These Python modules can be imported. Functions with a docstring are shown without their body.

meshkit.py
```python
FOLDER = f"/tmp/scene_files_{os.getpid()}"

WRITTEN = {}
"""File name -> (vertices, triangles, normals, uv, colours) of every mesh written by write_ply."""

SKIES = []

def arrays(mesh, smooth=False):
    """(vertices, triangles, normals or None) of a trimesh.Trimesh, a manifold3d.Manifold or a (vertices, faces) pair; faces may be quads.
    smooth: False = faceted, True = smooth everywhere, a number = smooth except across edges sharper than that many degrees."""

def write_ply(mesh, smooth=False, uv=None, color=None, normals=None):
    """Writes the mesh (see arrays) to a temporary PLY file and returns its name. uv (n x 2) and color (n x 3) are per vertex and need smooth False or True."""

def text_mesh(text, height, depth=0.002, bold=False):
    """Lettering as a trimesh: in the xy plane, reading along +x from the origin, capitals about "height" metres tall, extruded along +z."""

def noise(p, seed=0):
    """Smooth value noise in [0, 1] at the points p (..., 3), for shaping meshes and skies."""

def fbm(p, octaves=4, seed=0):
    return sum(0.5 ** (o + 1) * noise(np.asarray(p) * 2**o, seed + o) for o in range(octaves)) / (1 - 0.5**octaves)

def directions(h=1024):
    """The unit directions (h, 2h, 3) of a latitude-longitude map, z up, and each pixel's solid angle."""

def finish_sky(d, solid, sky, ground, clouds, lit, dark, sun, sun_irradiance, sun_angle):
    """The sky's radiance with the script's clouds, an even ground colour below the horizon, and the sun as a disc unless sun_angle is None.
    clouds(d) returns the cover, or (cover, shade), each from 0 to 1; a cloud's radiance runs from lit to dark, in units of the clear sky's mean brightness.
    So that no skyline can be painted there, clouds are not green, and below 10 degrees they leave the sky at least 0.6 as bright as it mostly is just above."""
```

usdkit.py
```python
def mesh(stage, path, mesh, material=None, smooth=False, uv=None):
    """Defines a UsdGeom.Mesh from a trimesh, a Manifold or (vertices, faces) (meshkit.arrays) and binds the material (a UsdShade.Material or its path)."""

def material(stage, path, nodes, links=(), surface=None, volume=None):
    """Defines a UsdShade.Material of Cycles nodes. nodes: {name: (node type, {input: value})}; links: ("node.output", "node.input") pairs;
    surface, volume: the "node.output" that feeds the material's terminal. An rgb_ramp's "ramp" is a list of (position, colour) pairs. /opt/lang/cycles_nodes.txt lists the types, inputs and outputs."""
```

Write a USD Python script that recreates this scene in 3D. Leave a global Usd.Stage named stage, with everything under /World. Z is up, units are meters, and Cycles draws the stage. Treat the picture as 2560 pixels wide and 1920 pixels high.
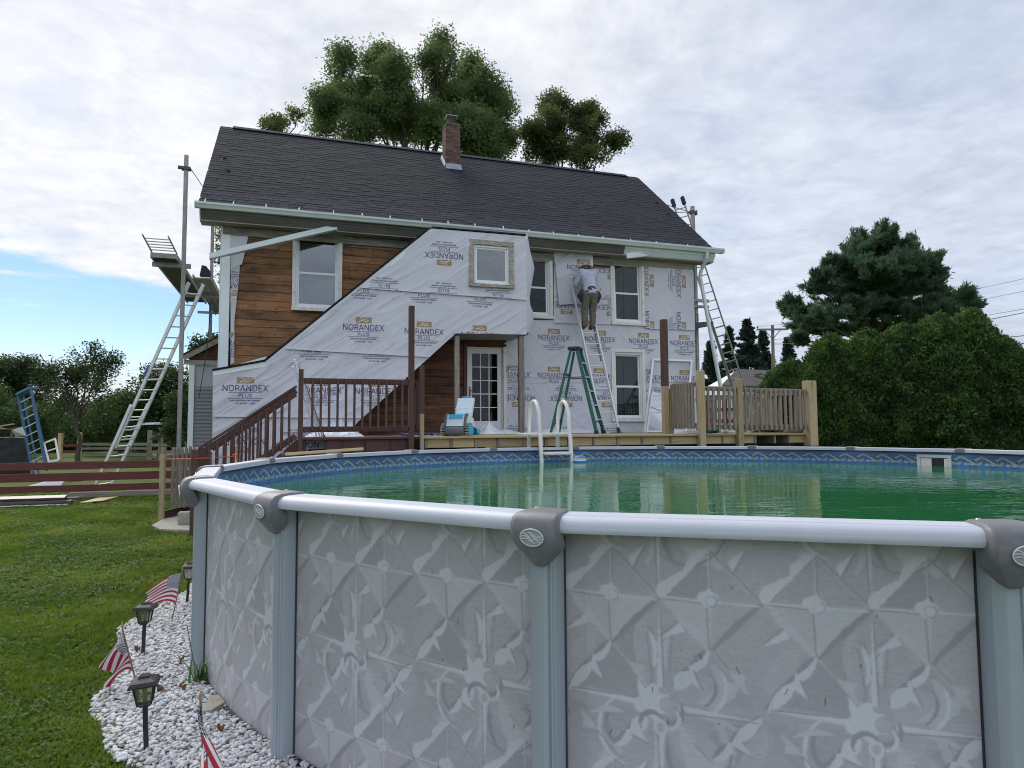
import math, random
import numpy as np, trimesh, usdkit, meshkit
from pxr import Usd, UsdGeom, UsdShade, UsdLux, Sdf, Gf, Vt

stage = Usd.Stage.CreateInMemory()
UsdGeom.SetStageUpAxis(stage, UsdGeom.Tokens.z)
UsdGeom.SetStageMetersPerUnit(stage, 1.0)
world = UsdGeom.Xform.Define(stage, '/World'); stage.SetDefaultPrim(world.GetPrim())
UsdGeom.Scope.Define(stage, '/World/Looks')
RNG = np.random.default_rng(7); random.seed(7)

# ------------------------------------------------------------------ camera
FPX, PITCH, ROLL, CAMZ = 1692.6, .06554, .00583, 1.524
_c, _s, _cr, _sr = math.cos(PITCH), math.sin(PITCH), math.cos(ROLL), math.sin(ROLL)
_R, _U, CF = np.array([1, 0, 0.]), np.array([0, -_s, _c]), np.array([0, _c, _s])
CX, CU = _cr * _R - _sr * _U, _sr * _R + _cr * _U
CAM = np.array([0, 0, CAMZ])
cam = UsdGeom.Camera.Define(stage, '/World/camera')
m = np.eye(4); m[0, :3], m[1, :3], m[2, :3], m[3, :3] = CX, CU, -CF, CAM
cam.AddTransformOp().Set(Gf.Matrix4d(*m.ravel().tolist()))
cam.CreateFocalLengthAttr(36 * FPX / 2560); cam.CreateHorizontalApertureAttr(36.0); cam.CreateVerticalApertureAttr(27.0)
cam.CreateClippingRangeAttr(Gf.Vec2f(.05, 2000))
cam.CreateExposureAttr(0.84)

# ------------------------------------------------------------------ sky and sun (bright overcast, sun behind thin cloud ahead on the left)
SUN = np.array([-.50, .62, .80]); SUN /= np.linalg.norm(SUN)
ELEV, ROT = math.asin(SUN[2]), math.atan2(SUN[0], SUN[1])
def sky_material():
    n, l = {}, []
    def N(k, t, **kw): n[k] = (t, kw)
    def L(a, b): l.append((a, b))
    N('tc', 'texture_coordinate')
    N('sky', 'sky_texture', sky_type='single_scattering', sun_disc=False, sun_elevation=ELEV, sun_rotation=ROT, air_density=1.0, aerosol_density=.6, ozone_density=2.0)
    N('skyh', 'hsv', saturation=1.25, value=.70); L('sky.color', 'skyh.color'); N('skyc', 'mix_color', blend_type='multiply', fac=1.0, b=(.88, .94, 1.05), use_clamp=False); L('skyh.color', 'skyc.a')
    N('sx', 'separate_xyz'); L('tc.generated', 'sx.vector')
    N('zc', 'math', math_type='maximum', value2=0.0); L('sx.z', 'zc.value1')
    N('zz', 'math', math_type='add', value2=.10); L('zc.value', 'zz.value1')
    N('px', 'math', math_type='divide'); L('sx.x', 'px.value1'); L('zz.value', 'px.value2')
    N('py', 'math', math_type='divide'); L('sx.y', 'py.value1'); L('zz.value', 'py.value2')
    N('pv', 'combine_xyz'); L('px.value', 'pv.x'); L('py.value', 'pv.y')
    # large cloud sheet: edge is a line in the sheet's plane, far out on the left
    N('n1', 'noise_texture', scale=1.15, detail=9.0, roughness=.60, distortion=.35); L('pv.vector', 'n1.vector')
    N('n2', 'noise_texture', scale=.32, detail=4.0, roughness=.5); L('pv.vector', 'n2.vector')
    N('n3', 'noise_texture', scale=3.4, detail=8.0, roughness=.66, distortion=.5); L('pv.vector', 'n3.vector')
    # distance past the edge: e = a*px + b*py + c  (positive = clear)
    N('ea', 'math', math_type='multiply', value2=EDGE[0]); L('px.value', 'ea.value1')
    N('eb', 'math', math_type='multiply_add', value2=EDGE[1]); L('py.value', 'eb.value1'); L('ea.value', 'eb.value3')
    N('en', 'math', math_type='multiply_add', value2=-1.5); L('n1.fac', 'en.value1'); L('eb.value', 'en.value3')
    N('cov', 'map_range', range_type='smoothstep', from_min=EDGE[2] - .75 - .17, from_max=EDGE[2] - .75 + .06, to_min=1.0, to_max=0.0, clamp=True); L('en.value', 'cov.value')
    # holes of blue in the sheet
    N('hol', 'map_range', range_type='smoothstep', from_min=.40, from_max=.54, to_min=.86, to_max=1.0, clamp=True); L('n1.fac', 'hol.value')
    N('h3', 'map_range', range_type='smoothstep', from_min=.36, from_max=.52, to_min=.94, to_max=1.0, clamp=True); L('n3.fac', 'h3.value')
    N('cv1', 'math', math_type='multiply'); L('cov.result', 'cv1.value1'); L('hol.result', 'cv1.value2')
    N('cv2', 'math', math_type='multiply'); L('cv1.value', 'cv2.value1'); L('h3.result', 'cv2.value2')
    # thin streaks low down, stretched along the horizon
    N('ms', 'mapping', scale=(2.2, 2.2, 26.0)); L('tc.generated', 'ms.vector')
    N('n4', 'noise_texture', scale=1.5, detail=6.0, roughness=.62); L('ms.vector', 'n4.vector')
    N('st', 'map_range', range_type='smoothstep', from_min=.55, from_max=.74, to_min=0.0, to_max=.85, clamp=True); L('n4.fac', 'st.value')
    N('low', 'map_range', range_type='smoothstep', from_min=.05, from_max=.115, to_min=.80, to_max=0.0, clamp=True); L('sx.z', 'low.value')
    N('mx', 'math', math_type='maximum'); L('cv2.value', 'mx.value1'); L('st.result', 'mx.value2')
    N('mx2', 'math', math_type='maximum'); L('mx.value', 'mx2.value1'); L('low.result', 'mx2.value2')
    # cloud tone
    N('sh', 'math', math_type='multiply_add', value2=.55); L('n3.fac', 'sh.value1'); L('n2.fac', 'sh.value3')
    N('n5', 'noise_texture', scale=9.0, detail=6.0, roughness=.62, distortion=.3); L('pv.vector', 'n5.vector')
    N('s5', 'math', math_type='multiply_add', value2=.42); L('n5.fac', 's5.value1'); L('sh.value', 's5.value3')
    N('s6', 'math', math_type='subtract', value2=.21); L('s5.value', 's6.value1')
    N('cr', 'rgb_ramp', ramp=[(0.55, CLOUD_D), (.78, CLOUD_M), (.98, CLOUD_L)]); L('s6.value', 'cr.fac')
    # the sheet is thicker and bluer away from the sun (right), whiter towards it
    N('sd', 'math', math_type='multiply', value2=float(SUN[0])); L('sx.x', 'sd.value1')
    N('sd2', 'math', math_type='multiply_add', value2=float(SUN[1])); L('sx.y', 'sd2.value1'); L('sd.value', 'sd2.value3')
    N('sd3', 'math', math_type='multiply_add', value2=float(SUN[2])); L('sx.z', 'sd3.value1'); L('sd2.value', 'sd3.value3')
    N('gl', 'map_range', range_type='smoothstep', from_min=.45, from_max=1.0, to_min=0.0, to_max=1.0, clamp=True); L('sd3.value', 'gl.value')
    N('tint', 'mix_color', blend_type='mix', a=TINT_FAR, b=TINT_SUN); L('gl.result', 'tint.fac')
    N('cc', 'mix_color', blend_type='multiply', fac=1.0, use_clamp=False); L('cr.color', 'cc.a'); L('tint.result', 'cc.b')
    N('mix', 'mix_color', blend_type='mix'); L('mx2.value', 'mix.fac'); L('skyc.result', 'mix.a'); L('cc.result', 'mix.b')
    N('bg', 'background_shader', strength=SKY_STRENGTH); L('mix.result', 'bg.color')
    return usdkit.material(stage, '/World/Looks/sky', n, l, surface='bg.background')
SKY_STRENGTH = .10
EDGE = (-.67, .74, 3.2)
CLOUD_D, CLOUD_M, CLOUD_L = (4.3, 4.42, 4.7), (5.4, 5.48, 5.65), (6.5, 6.5, 6.55)
TINT_FAR, TINT_SUN = (.70, .755, .86), (1.06, 1.05, 1.04)
dome = UsdLux.DomeLight.Define(stage, '/World/sky')
UsdShade.MaterialBindingAPI.Apply(dome.GetPrim()).Bind(sky_material())
dome.GetPrim().SetCustomDataByKey('label', 'bright sky of broken white cloud with clear blue low on the left')
dome.GetPrim().SetCustomDataByKey('kind', 'structure')
sun = UsdLux.DistantLight.Define(stage, '/World/sun')
sun.CreateIntensityAttr(.40); sun.CreateAngleAttr(40.0); sun.CreateNormalizeAttr(True); sun.CreateColorAttr(Gf.Vec3f(1, .97, .92))
_z = SUN; _x = np.cross([0, 0, 1], _z); _x /= np.linalg.norm(_x); _y = np.cross(_z, _x)
m = np.eye(4); m[0, :3], m[1, :3], m[2, :3] = _x, _y, _z
sun.AddTransformOp().Set(Gf.Matrix4d(*m.ravel().tolist()))

# ------------------------------------------------------------------ where a picture point lies in the place
def ray(px, py): return CF + CX * (px - 1280) / FPX + CU * (960 - py) / FPX
def at_z(px, py, z=0.0):
    d = ray(px, py); return CAM + d * (z - CAMZ) / d[2]
def at_y(px, py, y):
    d = ray(px, py); return CAM + d * y / d[1]
class Frame:
    """An upright frame: x along a wall, y away from the camera, z up."""
    def __init__(s, o, yaw):
        s.o = np.array([o[0], o[1], 0.]); s.yaw = yaw
        s.X = np.array([math.cos(yaw), math.sin(yaw), 0]); s.Y = np.array([-math.sin(yaw), math.cos(yaw), 0])
    def w(s, x, y, z): return s.o + s.X * x + s.Y * y + np.array([0, 0, z])
    def wm(s, mesh):
        v = np.asarray(mesh[0], float); return (s.o + v[:, :1] * s.X + v[:, 1:2] * s.Y + v[:, 2:3] * np.array([0, 0, 1.]), mesh[1])
    def inv(s, p):
        d = np.asarray(p, float) - s.o; return np.stack([d @ s.X, d @ s.Y, d[..., 2]], -1)
    def hit(s, px, py, y=0.):
        d = ray(px, py); t = (y - (CAM - s.o) @ s.Y) / (d @ s.Y); p = CAM + d * t - s.o
        return np.array([p @ s.X, p[2]])
    def hitx(s, px, py, x):
        d = ray(px, py); t = (x - (CAM - s.o) @ s.X) / (d @ s.X); p = CAM + d * t - s.o
        return np.array([p @ s.Y, p[2]])
YAW = math.radians(18.2)
_f = Frame(at_y(1205, 1000, 16.6), YAW)
HF = Frame(_f.w(_f.hit(555, 700, 0)[0], 0, 0), YAW)     # house frame: origin at the near left corner, y into the house
hp = HF.hit

# ------------------------------------------------------------------ names, things and parts
_used = {}
def numbered(parent, name):
    k = _used[(parent, name)] = _used.get((parent, name), -1) + 1
    return f'{parent}/{name}' + (f'_{k:03d}' if k else '')
def tag(prim, label=None, cat=None, group=None, kind=None):
    for k, v in (('label', label), ('category', cat), ('group', group), ('kind', kind)):
        if v: prim.SetCustomDataByKey(k, v)
class Thing:
    def __init__(s, name, label, cat, loc=(0, 0, 0), yaw=0., group=None, kind=None):
        s.path = numbered('/World', name); s.loc = np.array(loc, float); s.yaw = yaw
        x = UsdGeom.Xform.Define(stage, s.path)
        x.AddTranslateOp().Set(Gf.Vec3d(*map(float, loc))); x.AddRotateZOp().Set(math.degrees(yaw))
        s.prim = x.GetPrim(); tag(s.prim, label, cat, group, kind)
    def local(s, v):
        d = np.asarray(v, float) - s.loc; c, q = math.cos(s.yaw), math.sin(s.yaw)
        return np.stack([d[:, 0] * c + d[:, 1] * q, -d[:, 0] * q + d[:, 1] * c, d[:, 2]], 1)
    def part(s, name, mesh, mat, label=None, smooth=False, under=None, kind=None, paint=None):
        """A mesh in world coordinates becomes a part of this thing (or of its part UNDER)."""
        v, f = arr(mesh)
        path = numbered(under or s.path, name)
        put(path, s.local(v), f, mat, smooth, paint)
        tag(stage.GetPrimAtPath(path), label, kind=kind)
        return path
def arr(mesh):
    if hasattr(mesh, 'vertices'): return np.array(mesh.vertices), np.array(mesh.faces)
    return np.asarray(mesh[0], float), np.asarray(mesh[1], int)
def put(path, v, f, mat, smooth=False, paint=None):
    m = usdkit.mesh(stage, path, (v, f), M[mat] if isinstance(mat, str) else mat, smooth=smooth)
    if paint is not None:
        UsdGeom.PrimvarsAPI(m).CreatePrimvar('paint', Sdf.ValueTypeNames.Color3fArray, 'vertex').Set(Vt.Vec3fArray.FromNumpy(np.asarray(paint, np.float32)))
    return m
def solo(name, mesh, mat, label=None, cat=None, group=None, kind=None, smooth=False, paint=None):
    path = numbered('/World', name); v, f = arr(mesh)
    m = put(path, v, f, mat, smooth, paint); tag(m.GetPrim(), label, cat, group, kind)
    return path

# ------------------------------------------------------------------ mesh helpers: (vertices, triangles)
def cat(*ms):
    ms = [arr(x) for x in (ms[0] if len(ms) == 1 and isinstance(ms[0], list) else ms)]
    at = np.cumsum([0] + [len(x[0]) for x in ms])
    return np.vstack([x[0] for x in ms]), np.vstack([x[1] + a for x, a in zip(ms, at)])
def xf(mesh, t=(0, 0, 0), R=None, s=1.):
    v, f = arr(mesh); v = v * s
    if R is not None: v = v @ np.asarray(R).T
    return v + np.asarray(t, float), f
def rot(axis, a):
    return trimesh.transformations.rotation_matrix(a, axis)[:3, :3]
from scipy.spatial import ConvexHull
def hull(p):
    p = np.asarray(p, float); h = ConvexHull(p); f = h.simplices.copy(); c = p[h.vertices].mean(0)
    n = np.cross(p[f[:, 1]] - p[f[:, 0]], p[f[:, 2]] - p[f[:, 0]])
    flip = ((p[f[:, 0]] - c) * n).sum(1) < 0
    f[flip] = f[flip][:, ::-1]
    ids = np.unique(f); mp = np.zeros(len(p), int); mp[ids] = np.arange(len(ids))
    return p[ids], mp[f]
_sg = np.array([(a, b, c) for a in (-1, 1) for b in (-1, 1) for c in (-1, 1)], float)
def _cv(h, b):
    return np.vstack([np.stack([_sg[:, 0] * (h[0] - (b if k != 0 else 0)), _sg[:, 1] * (h[1] - (b if k != 1 else 0)), _sg[:, 2] * (h[2] - (b if k != 2 else 0))], 1) for k in range(3)])
_CF = None
def _cube_faces():
    global _CF
    if _CF is None:
        p = _cv(np.array([1., 1, 1]), .2); h = ConvexHull(p); f = h.simplices.copy()
        n = np.cross(p[f[:, 1]] - p[f[:, 0]], p[f[:, 2]] - p[f[:, 0]]); q = (p[f[:, 0]] * n).sum(1) < 0; f[q] = f[q][:, ::-1]
        _CF = f
    return _CF
_BF = np.array([(0, 1, 3), (0, 3, 2), (4, 6, 7), (4, 7, 5), (0, 4, 5), (0, 5, 1), (2, 3, 7), (2, 7, 6), (0, 2, 6), (0, 6, 4), (1, 5, 7), (1, 7, 3)])
def box(c, size, b=0.):
    h = np.asarray(size, float) / 2
    if b <= 0: return _sg * h + np.asarray(c, float), _BF.copy()
    return _cv(h, min(b, h.min() * .45)) + np.asarray(c, float), _cube_faces().copy()
def bx(x0, x1, y0, y1, z0, z1, b=0.):
    return box(((x0 + x1) / 2, (y0 + y1) / 2, (z0 + z1) / 2), (abs(x1 - x0), abs(y1 - y0), abs(z1 - z0)), b)
def beam(p, q, w, h, up=(0, 0, 1), b=.004):
    """A squared timber from p to q: w across, h along up."""
    p, q = np.asarray(p, float), np.asarray(q, float); d = q - p; L = np.linalg.norm(d); d = d / L
    x = np.cross(up, d); x /= np.linalg.norm(x); z = np.cross(d, x)
    v, f = box((0, 0, 0), (w, L, h), b)
    return v @ np.stack([x, d, z]) + (p + q) / 2, f
def tube(path, r, n=8, closed=False, caps=True):
    p = np.asarray(path, float); k = len(p)
    r = np.broadcast_to(np.asarray(r, float), (k,))
    t = np.gradient(p, axis=0) if not closed else np.roll(p, -1, 0) - np.roll(p, 1, 0)
    t /= np.maximum(np.linalg.norm(t, axis=1, keepdims=True), 1e-9)
    u = np.cross(t[0], [0, 0, 1.]);
    if np.linalg.norm(u) < .1: u = np.cross(t[0], [1., 0, 0])
    V = []
    for i in range(k):
        u = u - t[i] * (u @ t[i]); u /= np.linalg.norm(u); w = np.cross(t[i], u)
        a = np.arange(n) / n * 2 * np.pi
        V.append(p[i] + r[i] * (np.cos(a)[:, None] * u + np.sin(a)[:, None] * w))
    V = np.vstack(V); Fc = []
    for i in range(k if closed else k - 1):
        j = (i + 1) % k
        for a in range(n):
            b = (a + 1) % n
            Fc += [(i * n + a, i * n + b, j * n + b), (i * n + a, j * n + b, j * n + a)]
    if caps and not closed:
        V = np.vstack([V, p[:1], p[-1:]]); e = len(V)
        for a in range(n):
            b = (a + 1) % n
            Fc += [(e - 2, b, a), (e - 1, (k - 1) * n + a, (k - 1) * n + b)]
    return V, np.array(Fc)
def lathe(prof, n=24, c=(0, 0, 0)):
    prof = np.asarray(prof, float); a = np.arange(n) / n * 2 * np.pi; k = len(prof)
    V = np.stack([prof[:, None, 0] * np.cos(a), prof[:, None, 0] * np.sin(a), np.broadcast_to(prof[:, None, 1], (k, n))], -1).reshape(-1, 3) + np.asarray(c, float)
    Fc = []
    for i in range(k - 1):
        for q in range(n):
            b = (q + 1) % n
            Fc += [(i * n + q, i * n + b, (i + 1) * n + b), (i * n + q, (i + 1) * n + b, (i + 1) * n + q)]
    return V, np.array(Fc)
def grid(V):
    """Faces of an (a, b, 3) array of points."""
    a, b = V.shape[:2]; i = np.arange((a - 1) * b).reshape(a - 1, b)[:, :-1].ravel()
    f = np.vstack([np.stack([i, i + b, i + b + 1], 1), np.stack([i, i + b + 1, i + 1], 1)])
    return V.reshape(-1, 3), f
def loft(rings, caps=True):
    """Closed rings of equal counts joined in a row."""
    R = np.asarray(rings, float); k, n = R.shape[:2]; V = R.reshape(-1, 3); Fc = []
    for i in range(k - 1):
        for a in range(n):
            b = (a + 1) % n
            Fc += [(i * n + a, i * n + b, (i + 1) * n + b), (i * n + a, (i + 1) * n + b, (i + 1) * n + a)]
    if caps:
        V = np.vstack([V, R[0].mean(0)[None], R[-1].mean(0)[None]]); e = len(V)
        for a in range(n):
            b = (a + 1) % n
            Fc += [(e - 2, b, a), (e - 1, (k - 1) * n + a, (k - 1) * n + b)]
    return V, np.array(Fc)
import shapely.geometry as sg
from shapely import affinity
def extr(poly, t):
    """A shapely polygon extruded along +z by t."""
    ps = getattr(poly, 'geoms', [poly])
    return cat([arr(trimesh.creation.extrude_polygon(g, t, engine='earcut')) for g in ps if g.area > 1e-7])
def upright(mesh, y=0.):
    """x, y, z -> x, y - z, y: a plan drawing stood up facing the camera side (-y)."""
    v, f = arr(mesh); return np.stack([v[:, 0], y - v[:, 2], v[:, 1]], 1), f
def noise(p, seed=0): return meshkit.noise(p, seed)
def fbm(p, o=4, seed=0): return meshkit.fbm(p, o, seed)
# ------------------------------------------------------------------ materials
M = {}
def mat(name, col, col2=None, rough=.6, metal=0., scale=6., stretch=(1, 1, 1), bump=0., bscale=None, spec=.5, vary=0., coords='object', detail=6., lo=.3, hi=.7, island=False, third=None, extra=None):
    """Principled surface; col..col2 by stretched noise, brightness varied from object to object (or island to island)."""
    n = {'p': ('principled_bsdf', {'roughness': rough, 'metallic': metal, 'specular_ior_level': spec})}; l = []
    c = None
    n['tc'] = ('texture_coordinate', {}); n['geo'] = ('geometry', {}); n['oi'] = ('object_info', {})
    src = 'geo.position' if coords == 'world' else 'tc.object'
    n['mp'] = ('mapping', {'scale': stretch}); l.append((src, 'mp.vector'))
    rnd = 'geo.random_per_island' if island else 'oi.random'
    if vary:   # shift the grain from piece to piece
        n['off'] = ('math', {'math_type': 'multiply', 'value2': 37.}); l.append((rnd, 'off.value1'))
        n['offv'] = ('combine_xyz', {}); l += [('off.value', 'offv.x'), ('off.value', 'offv.y'), ('off.value', 'offv.z'), ('offv.vector', 'mp.location')]
    if col2 is not None:
        n['nz'] = ('noise_texture', {'scale': scale, 'detail': detail, 'roughness': .6, 'distortion': .4}); l.append(('mp.vector', 'nz.vector'))
        ramp = [(lo, col), (hi, col2)] if third is None else [(lo, col), ((lo + hi) / 2, col2), (hi, third)]
        n['rp'] = ('rgb_ramp', {'ramp': ramp}); l.append(('nz.fac', 'rp.fac')); c = 'rp.color'
    if vary:
        n['vr'] = ('map_range', {'from_min': 0., 'from_max': 1., 'to_min': 1 - vary, 'to_max': 1 + vary}); l.append((rnd, 'vr.value'))
        n['hs'] = ('hsv', {'color': col}); l.append(('vr.result', 'hs.value'))
        if c: l.append((c, 'hs.color'))
        c = 'hs.color'
    if c: l.append((c, 'p.base_color'))
    else: n['p'][1]['base_color'] = col
    if bump:
        n['bn'] = ('noise_texture', {'scale': bscale or scale * 2, 'detail': 5., 'roughness': .6}); l.append(('mp.vector', 'bn.vector'))
        n['bp'] = ('bump', {'strength': bump, 'distance': .01}); l += [('bn.fac', 'bp.height'), ('bp.normal', 'p.normal')]
    if extra: extra(n, l)
    M[name] = usdkit.material(stage, f'/World/Looks/{name}', n, l, surface='p.BSDF')
    return M[name]
def leaf(name, col, col2, trans=.35, vary=.35, third=None, spec=.3, rw=.55, nw=1., ns=.9):
    """Foliage: tone varies from leaf to leaf and in large clumps."""
    n = {'geo': ('geometry', {}), 'nz': ('noise_texture', {'scale': ns, 'detail': 3.}), 'ad': ('math', {'math_type': 'multiply_add', 'value2': rw}),
         'rp': ('rgb_ramp', {'ramp': [(.2, col), (.95, col2)] if third is None else [(.2, col), (.7, col2), (1., third)]}),
         'p': ('principled_bsdf', {'roughness': .6, 'specular_ior_level': spec}), 't': ('translucent_bsdf', {}), 'hs': ('hsv', {'value': 1.35, 'saturation': 1.1}), 'mx': ('mix_closure', {'fac': trans}), 'sub': ('math', {'math_type': 'multiply_add', 'value2': nw, 'value3': .28 - .5 * nw + (.275 - rw / 2)})}
    l = [('geo.position', 'nz.vector'), ('geo.random_per_island', 'ad.value1'), ('nz.fac', 'sub.value1'), ('sub.value', 'ad.value3'), ('ad.value', 'rp.fac'), ('rp.color', 'p.base_color'), ('rp.color', 'hs.color'), ('hs.color', 't.color'), ('p.BSDF', 'mx.closure1'), ('t.BSDF', 'mx.closure2')]
    M[name] = usdkit.material(stage, f'/World/Looks/{name}', n, l, surface='mx.closure')
def pane(name, tint=(.9, .95, .95), rough=.0, k=1.5, add=.06):
    n = {'t': ('transparent_bsdf', {'color': tint}), 'g': ('glossy_bsdf', {'color': (1, 1, 1), 'roughness': rough}), 'fr': ('fresnel', {'IOR': 1.6}), 'mx': ('mix_closure', {}), 'k': ('math', {'math_type': 'multiply_add', 'value2': k, 'value3': add})}
    l = [('fr.fac', 'k.value1'), ('k.value', 'mx.fac'), ('t.BSDF', 'mx.closure1'), ('g.BSDF', 'mx.closure2')]
    M[name] = usdkit.material(stage, f'/World/Looks/{name}', n, l, surface='mx.closure')
def painted(name, rough=.5, metal=0., weave=0., spec=.5, bumpd=.001):
    """A printed surface: its colour is the print carried by the mesh."""
    n = {'a': ('attribute', {'attribute': 'paint'}), 'p': ('principled_bsdf', {'roughness': rough, 'metallic': metal, 'specular_ior_level': spec}), 'geo': ('geometry', {}),
         'nz': ('noise_texture', {'scale': 160., 'detail': 3.}), 'mp': ('mapping', {'scale': (1, 1, .35)}), 'vr': ('map_range', {'to_min': .90, 'to_max': 1.10}), 'hs': ('hsv', {}),
         'n2': ('noise_texture', {'scale': 2.2, 'detail': 5.}), 'v2': ('map_range', {'from_min': .3, 'from_max': .7, 'to_min': .93, 'to_max': 1.05}), 'mu': ('math', {'math_type': 'multiply'})}
    l = [('geo.position', 'mp.vector'), ('mp.vector', 'nz.vector'), ('geo.position', 'n2.vector'), ('n2.fac', 'v2.value'), ('nz.fac', 'vr.value'), ('vr.result', 'mu.value1'), ('v2.result', 'mu.value2'), ('mu.value', 'hs.value'), ('a.color', 'hs.color'), ('hs.color', 'p.base_color')]
    if weave:
        n['bp'] = ('bump', {'strength': weave, 'distance': bumpd}); l += [('nz.fac', 'bp.height'), ('bp.normal', 'p.normal')]
    M[name] = usdkit.material(stage, f'/World/Looks/{name}', n, l, surface='p.BSDF')

# house
def knots(n, l):
    n['kv'] = ('voronoi_texture', {'scale': 1., 'feature': 'f1'}); n['km'] = ('mapping', {'scale': (4.5, 1., 8.)}); n['kr'] = ('map_range', {'from_min': .07, 'from_max': .17, 'to_min': .12, 'to_max': 1., 'clamp': True})
    n['sv'] = ('noise_texture', {'scale': 1.1, 'detail': 5., 'roughness': .7}); n['sm'] = ('mapping', {'scale': (1., 1., 2.6)}); n['sr'] = ('map_range', {'from_min': .34, 'from_max': .56, 'to_min': .32, 'to_max': 1.06, 'clamp': True}); n['kk'] = ('math', {'math_type': 'multiply'})
    n['kx'] = ('mix_color', {'blend_type': 'multiply', 'fac': 1.})
    l += [('tc.object', 'km.vector'), ('km.vector', 'kv.vector'), ('kv.distance', 'kr.value'), ('tc.object', 'sm.vector'), ('sm.vector', 'sv.vector'), ('sv.fac', 'sr.value'), ('kr.result', 'kk.value1'), ('sr.result', 'kk.value2'), ('hs.color', 'kx.a'), ('kk.value', 'kx.b')]
    l[:] = [q for q in l if q[1] != 'p.base_color'] + [('kx.result', 'p.base_color')]
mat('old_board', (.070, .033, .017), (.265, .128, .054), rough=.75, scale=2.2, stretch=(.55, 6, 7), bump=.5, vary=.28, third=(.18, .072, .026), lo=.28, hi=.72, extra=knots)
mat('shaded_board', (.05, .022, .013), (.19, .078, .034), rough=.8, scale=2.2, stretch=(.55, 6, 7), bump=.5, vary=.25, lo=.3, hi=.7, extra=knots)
mat('board_back', (.02, .012, .008), rough=.9)
mat('wrap', (.52, .525, .575), (.57, .575, .62), rough=.42, scale=1.5, bump=.05, bscale=30, spec=.4)
mat('ink', (.035, .033, .13), rough=.5)
mat('gold_ink', (.27, .19, .085), (.33, .235, .11), rough=.5, scale=12.)
mat('white_ink', (.68, .68, .72), rough=.5)
mat('white_trim', (.68, .74, .75), (.74, .79, .80), rough=.45, scale=2.)
mat('gutter_white', (.54, .61, .60), (.61, .67, .66), rough=.35, scale=3.)
mat('cream_paint', (.62, .60, .53), (.70, .69, .63), rough=.6, scale=9., third=(.42, .36, .26), lo=.25, hi=.8)
mat('vinyl', (.74, .77, .80), rough=.35)
mat('weathered_trim', (.13, .10, .075), (.46, .42, .36), rough=.8, scale=5., stretch=(2, 2, 9), bump=.4, lo=.3, hi=.65)
mat('frieze', (.11, .10, .085), (.34, .33, .29), rough=.8, scale=3., stretch=(1, 4, 7), bump=.3)
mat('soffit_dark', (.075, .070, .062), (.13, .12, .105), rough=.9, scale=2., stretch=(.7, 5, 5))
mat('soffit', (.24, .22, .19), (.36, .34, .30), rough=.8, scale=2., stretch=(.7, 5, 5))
mat('shingle', (.007, .0094, .017), (.0195, .0245, .042), rough=.9, scale=60., bump=.5, bscale=120., vary=.42)
mat('shingle_many', (.007, .0094, .017), (.0195, .0245, .042), rough=.9, scale=60., bump=.5, bscale=120., vary=.42, island=True)
mat('roof_felt', (.010, .010, .012), rough=.95)
mat('brick_red', (.065, .032, .027), (.135, .068, .052), rough=.85, scale=9., bump=.5, vary=.45, third=(.095, .055, .048))
mat('mortar', (.20, .18, .16), (.30, .28, .25), rough=.95, scale=20.)
mat('lead', (.20, .25, .32), (.33, .38, .44), rough=.5, metal=.3, scale=8.)
mat('galvanised', (.42, .44, .45), (.55, .56, .57), rough=.42, metal=.7, scale=7.)
pane('glass'); pane('glass_dim', (.85, .9, .9), .0, .45, .0)
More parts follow.
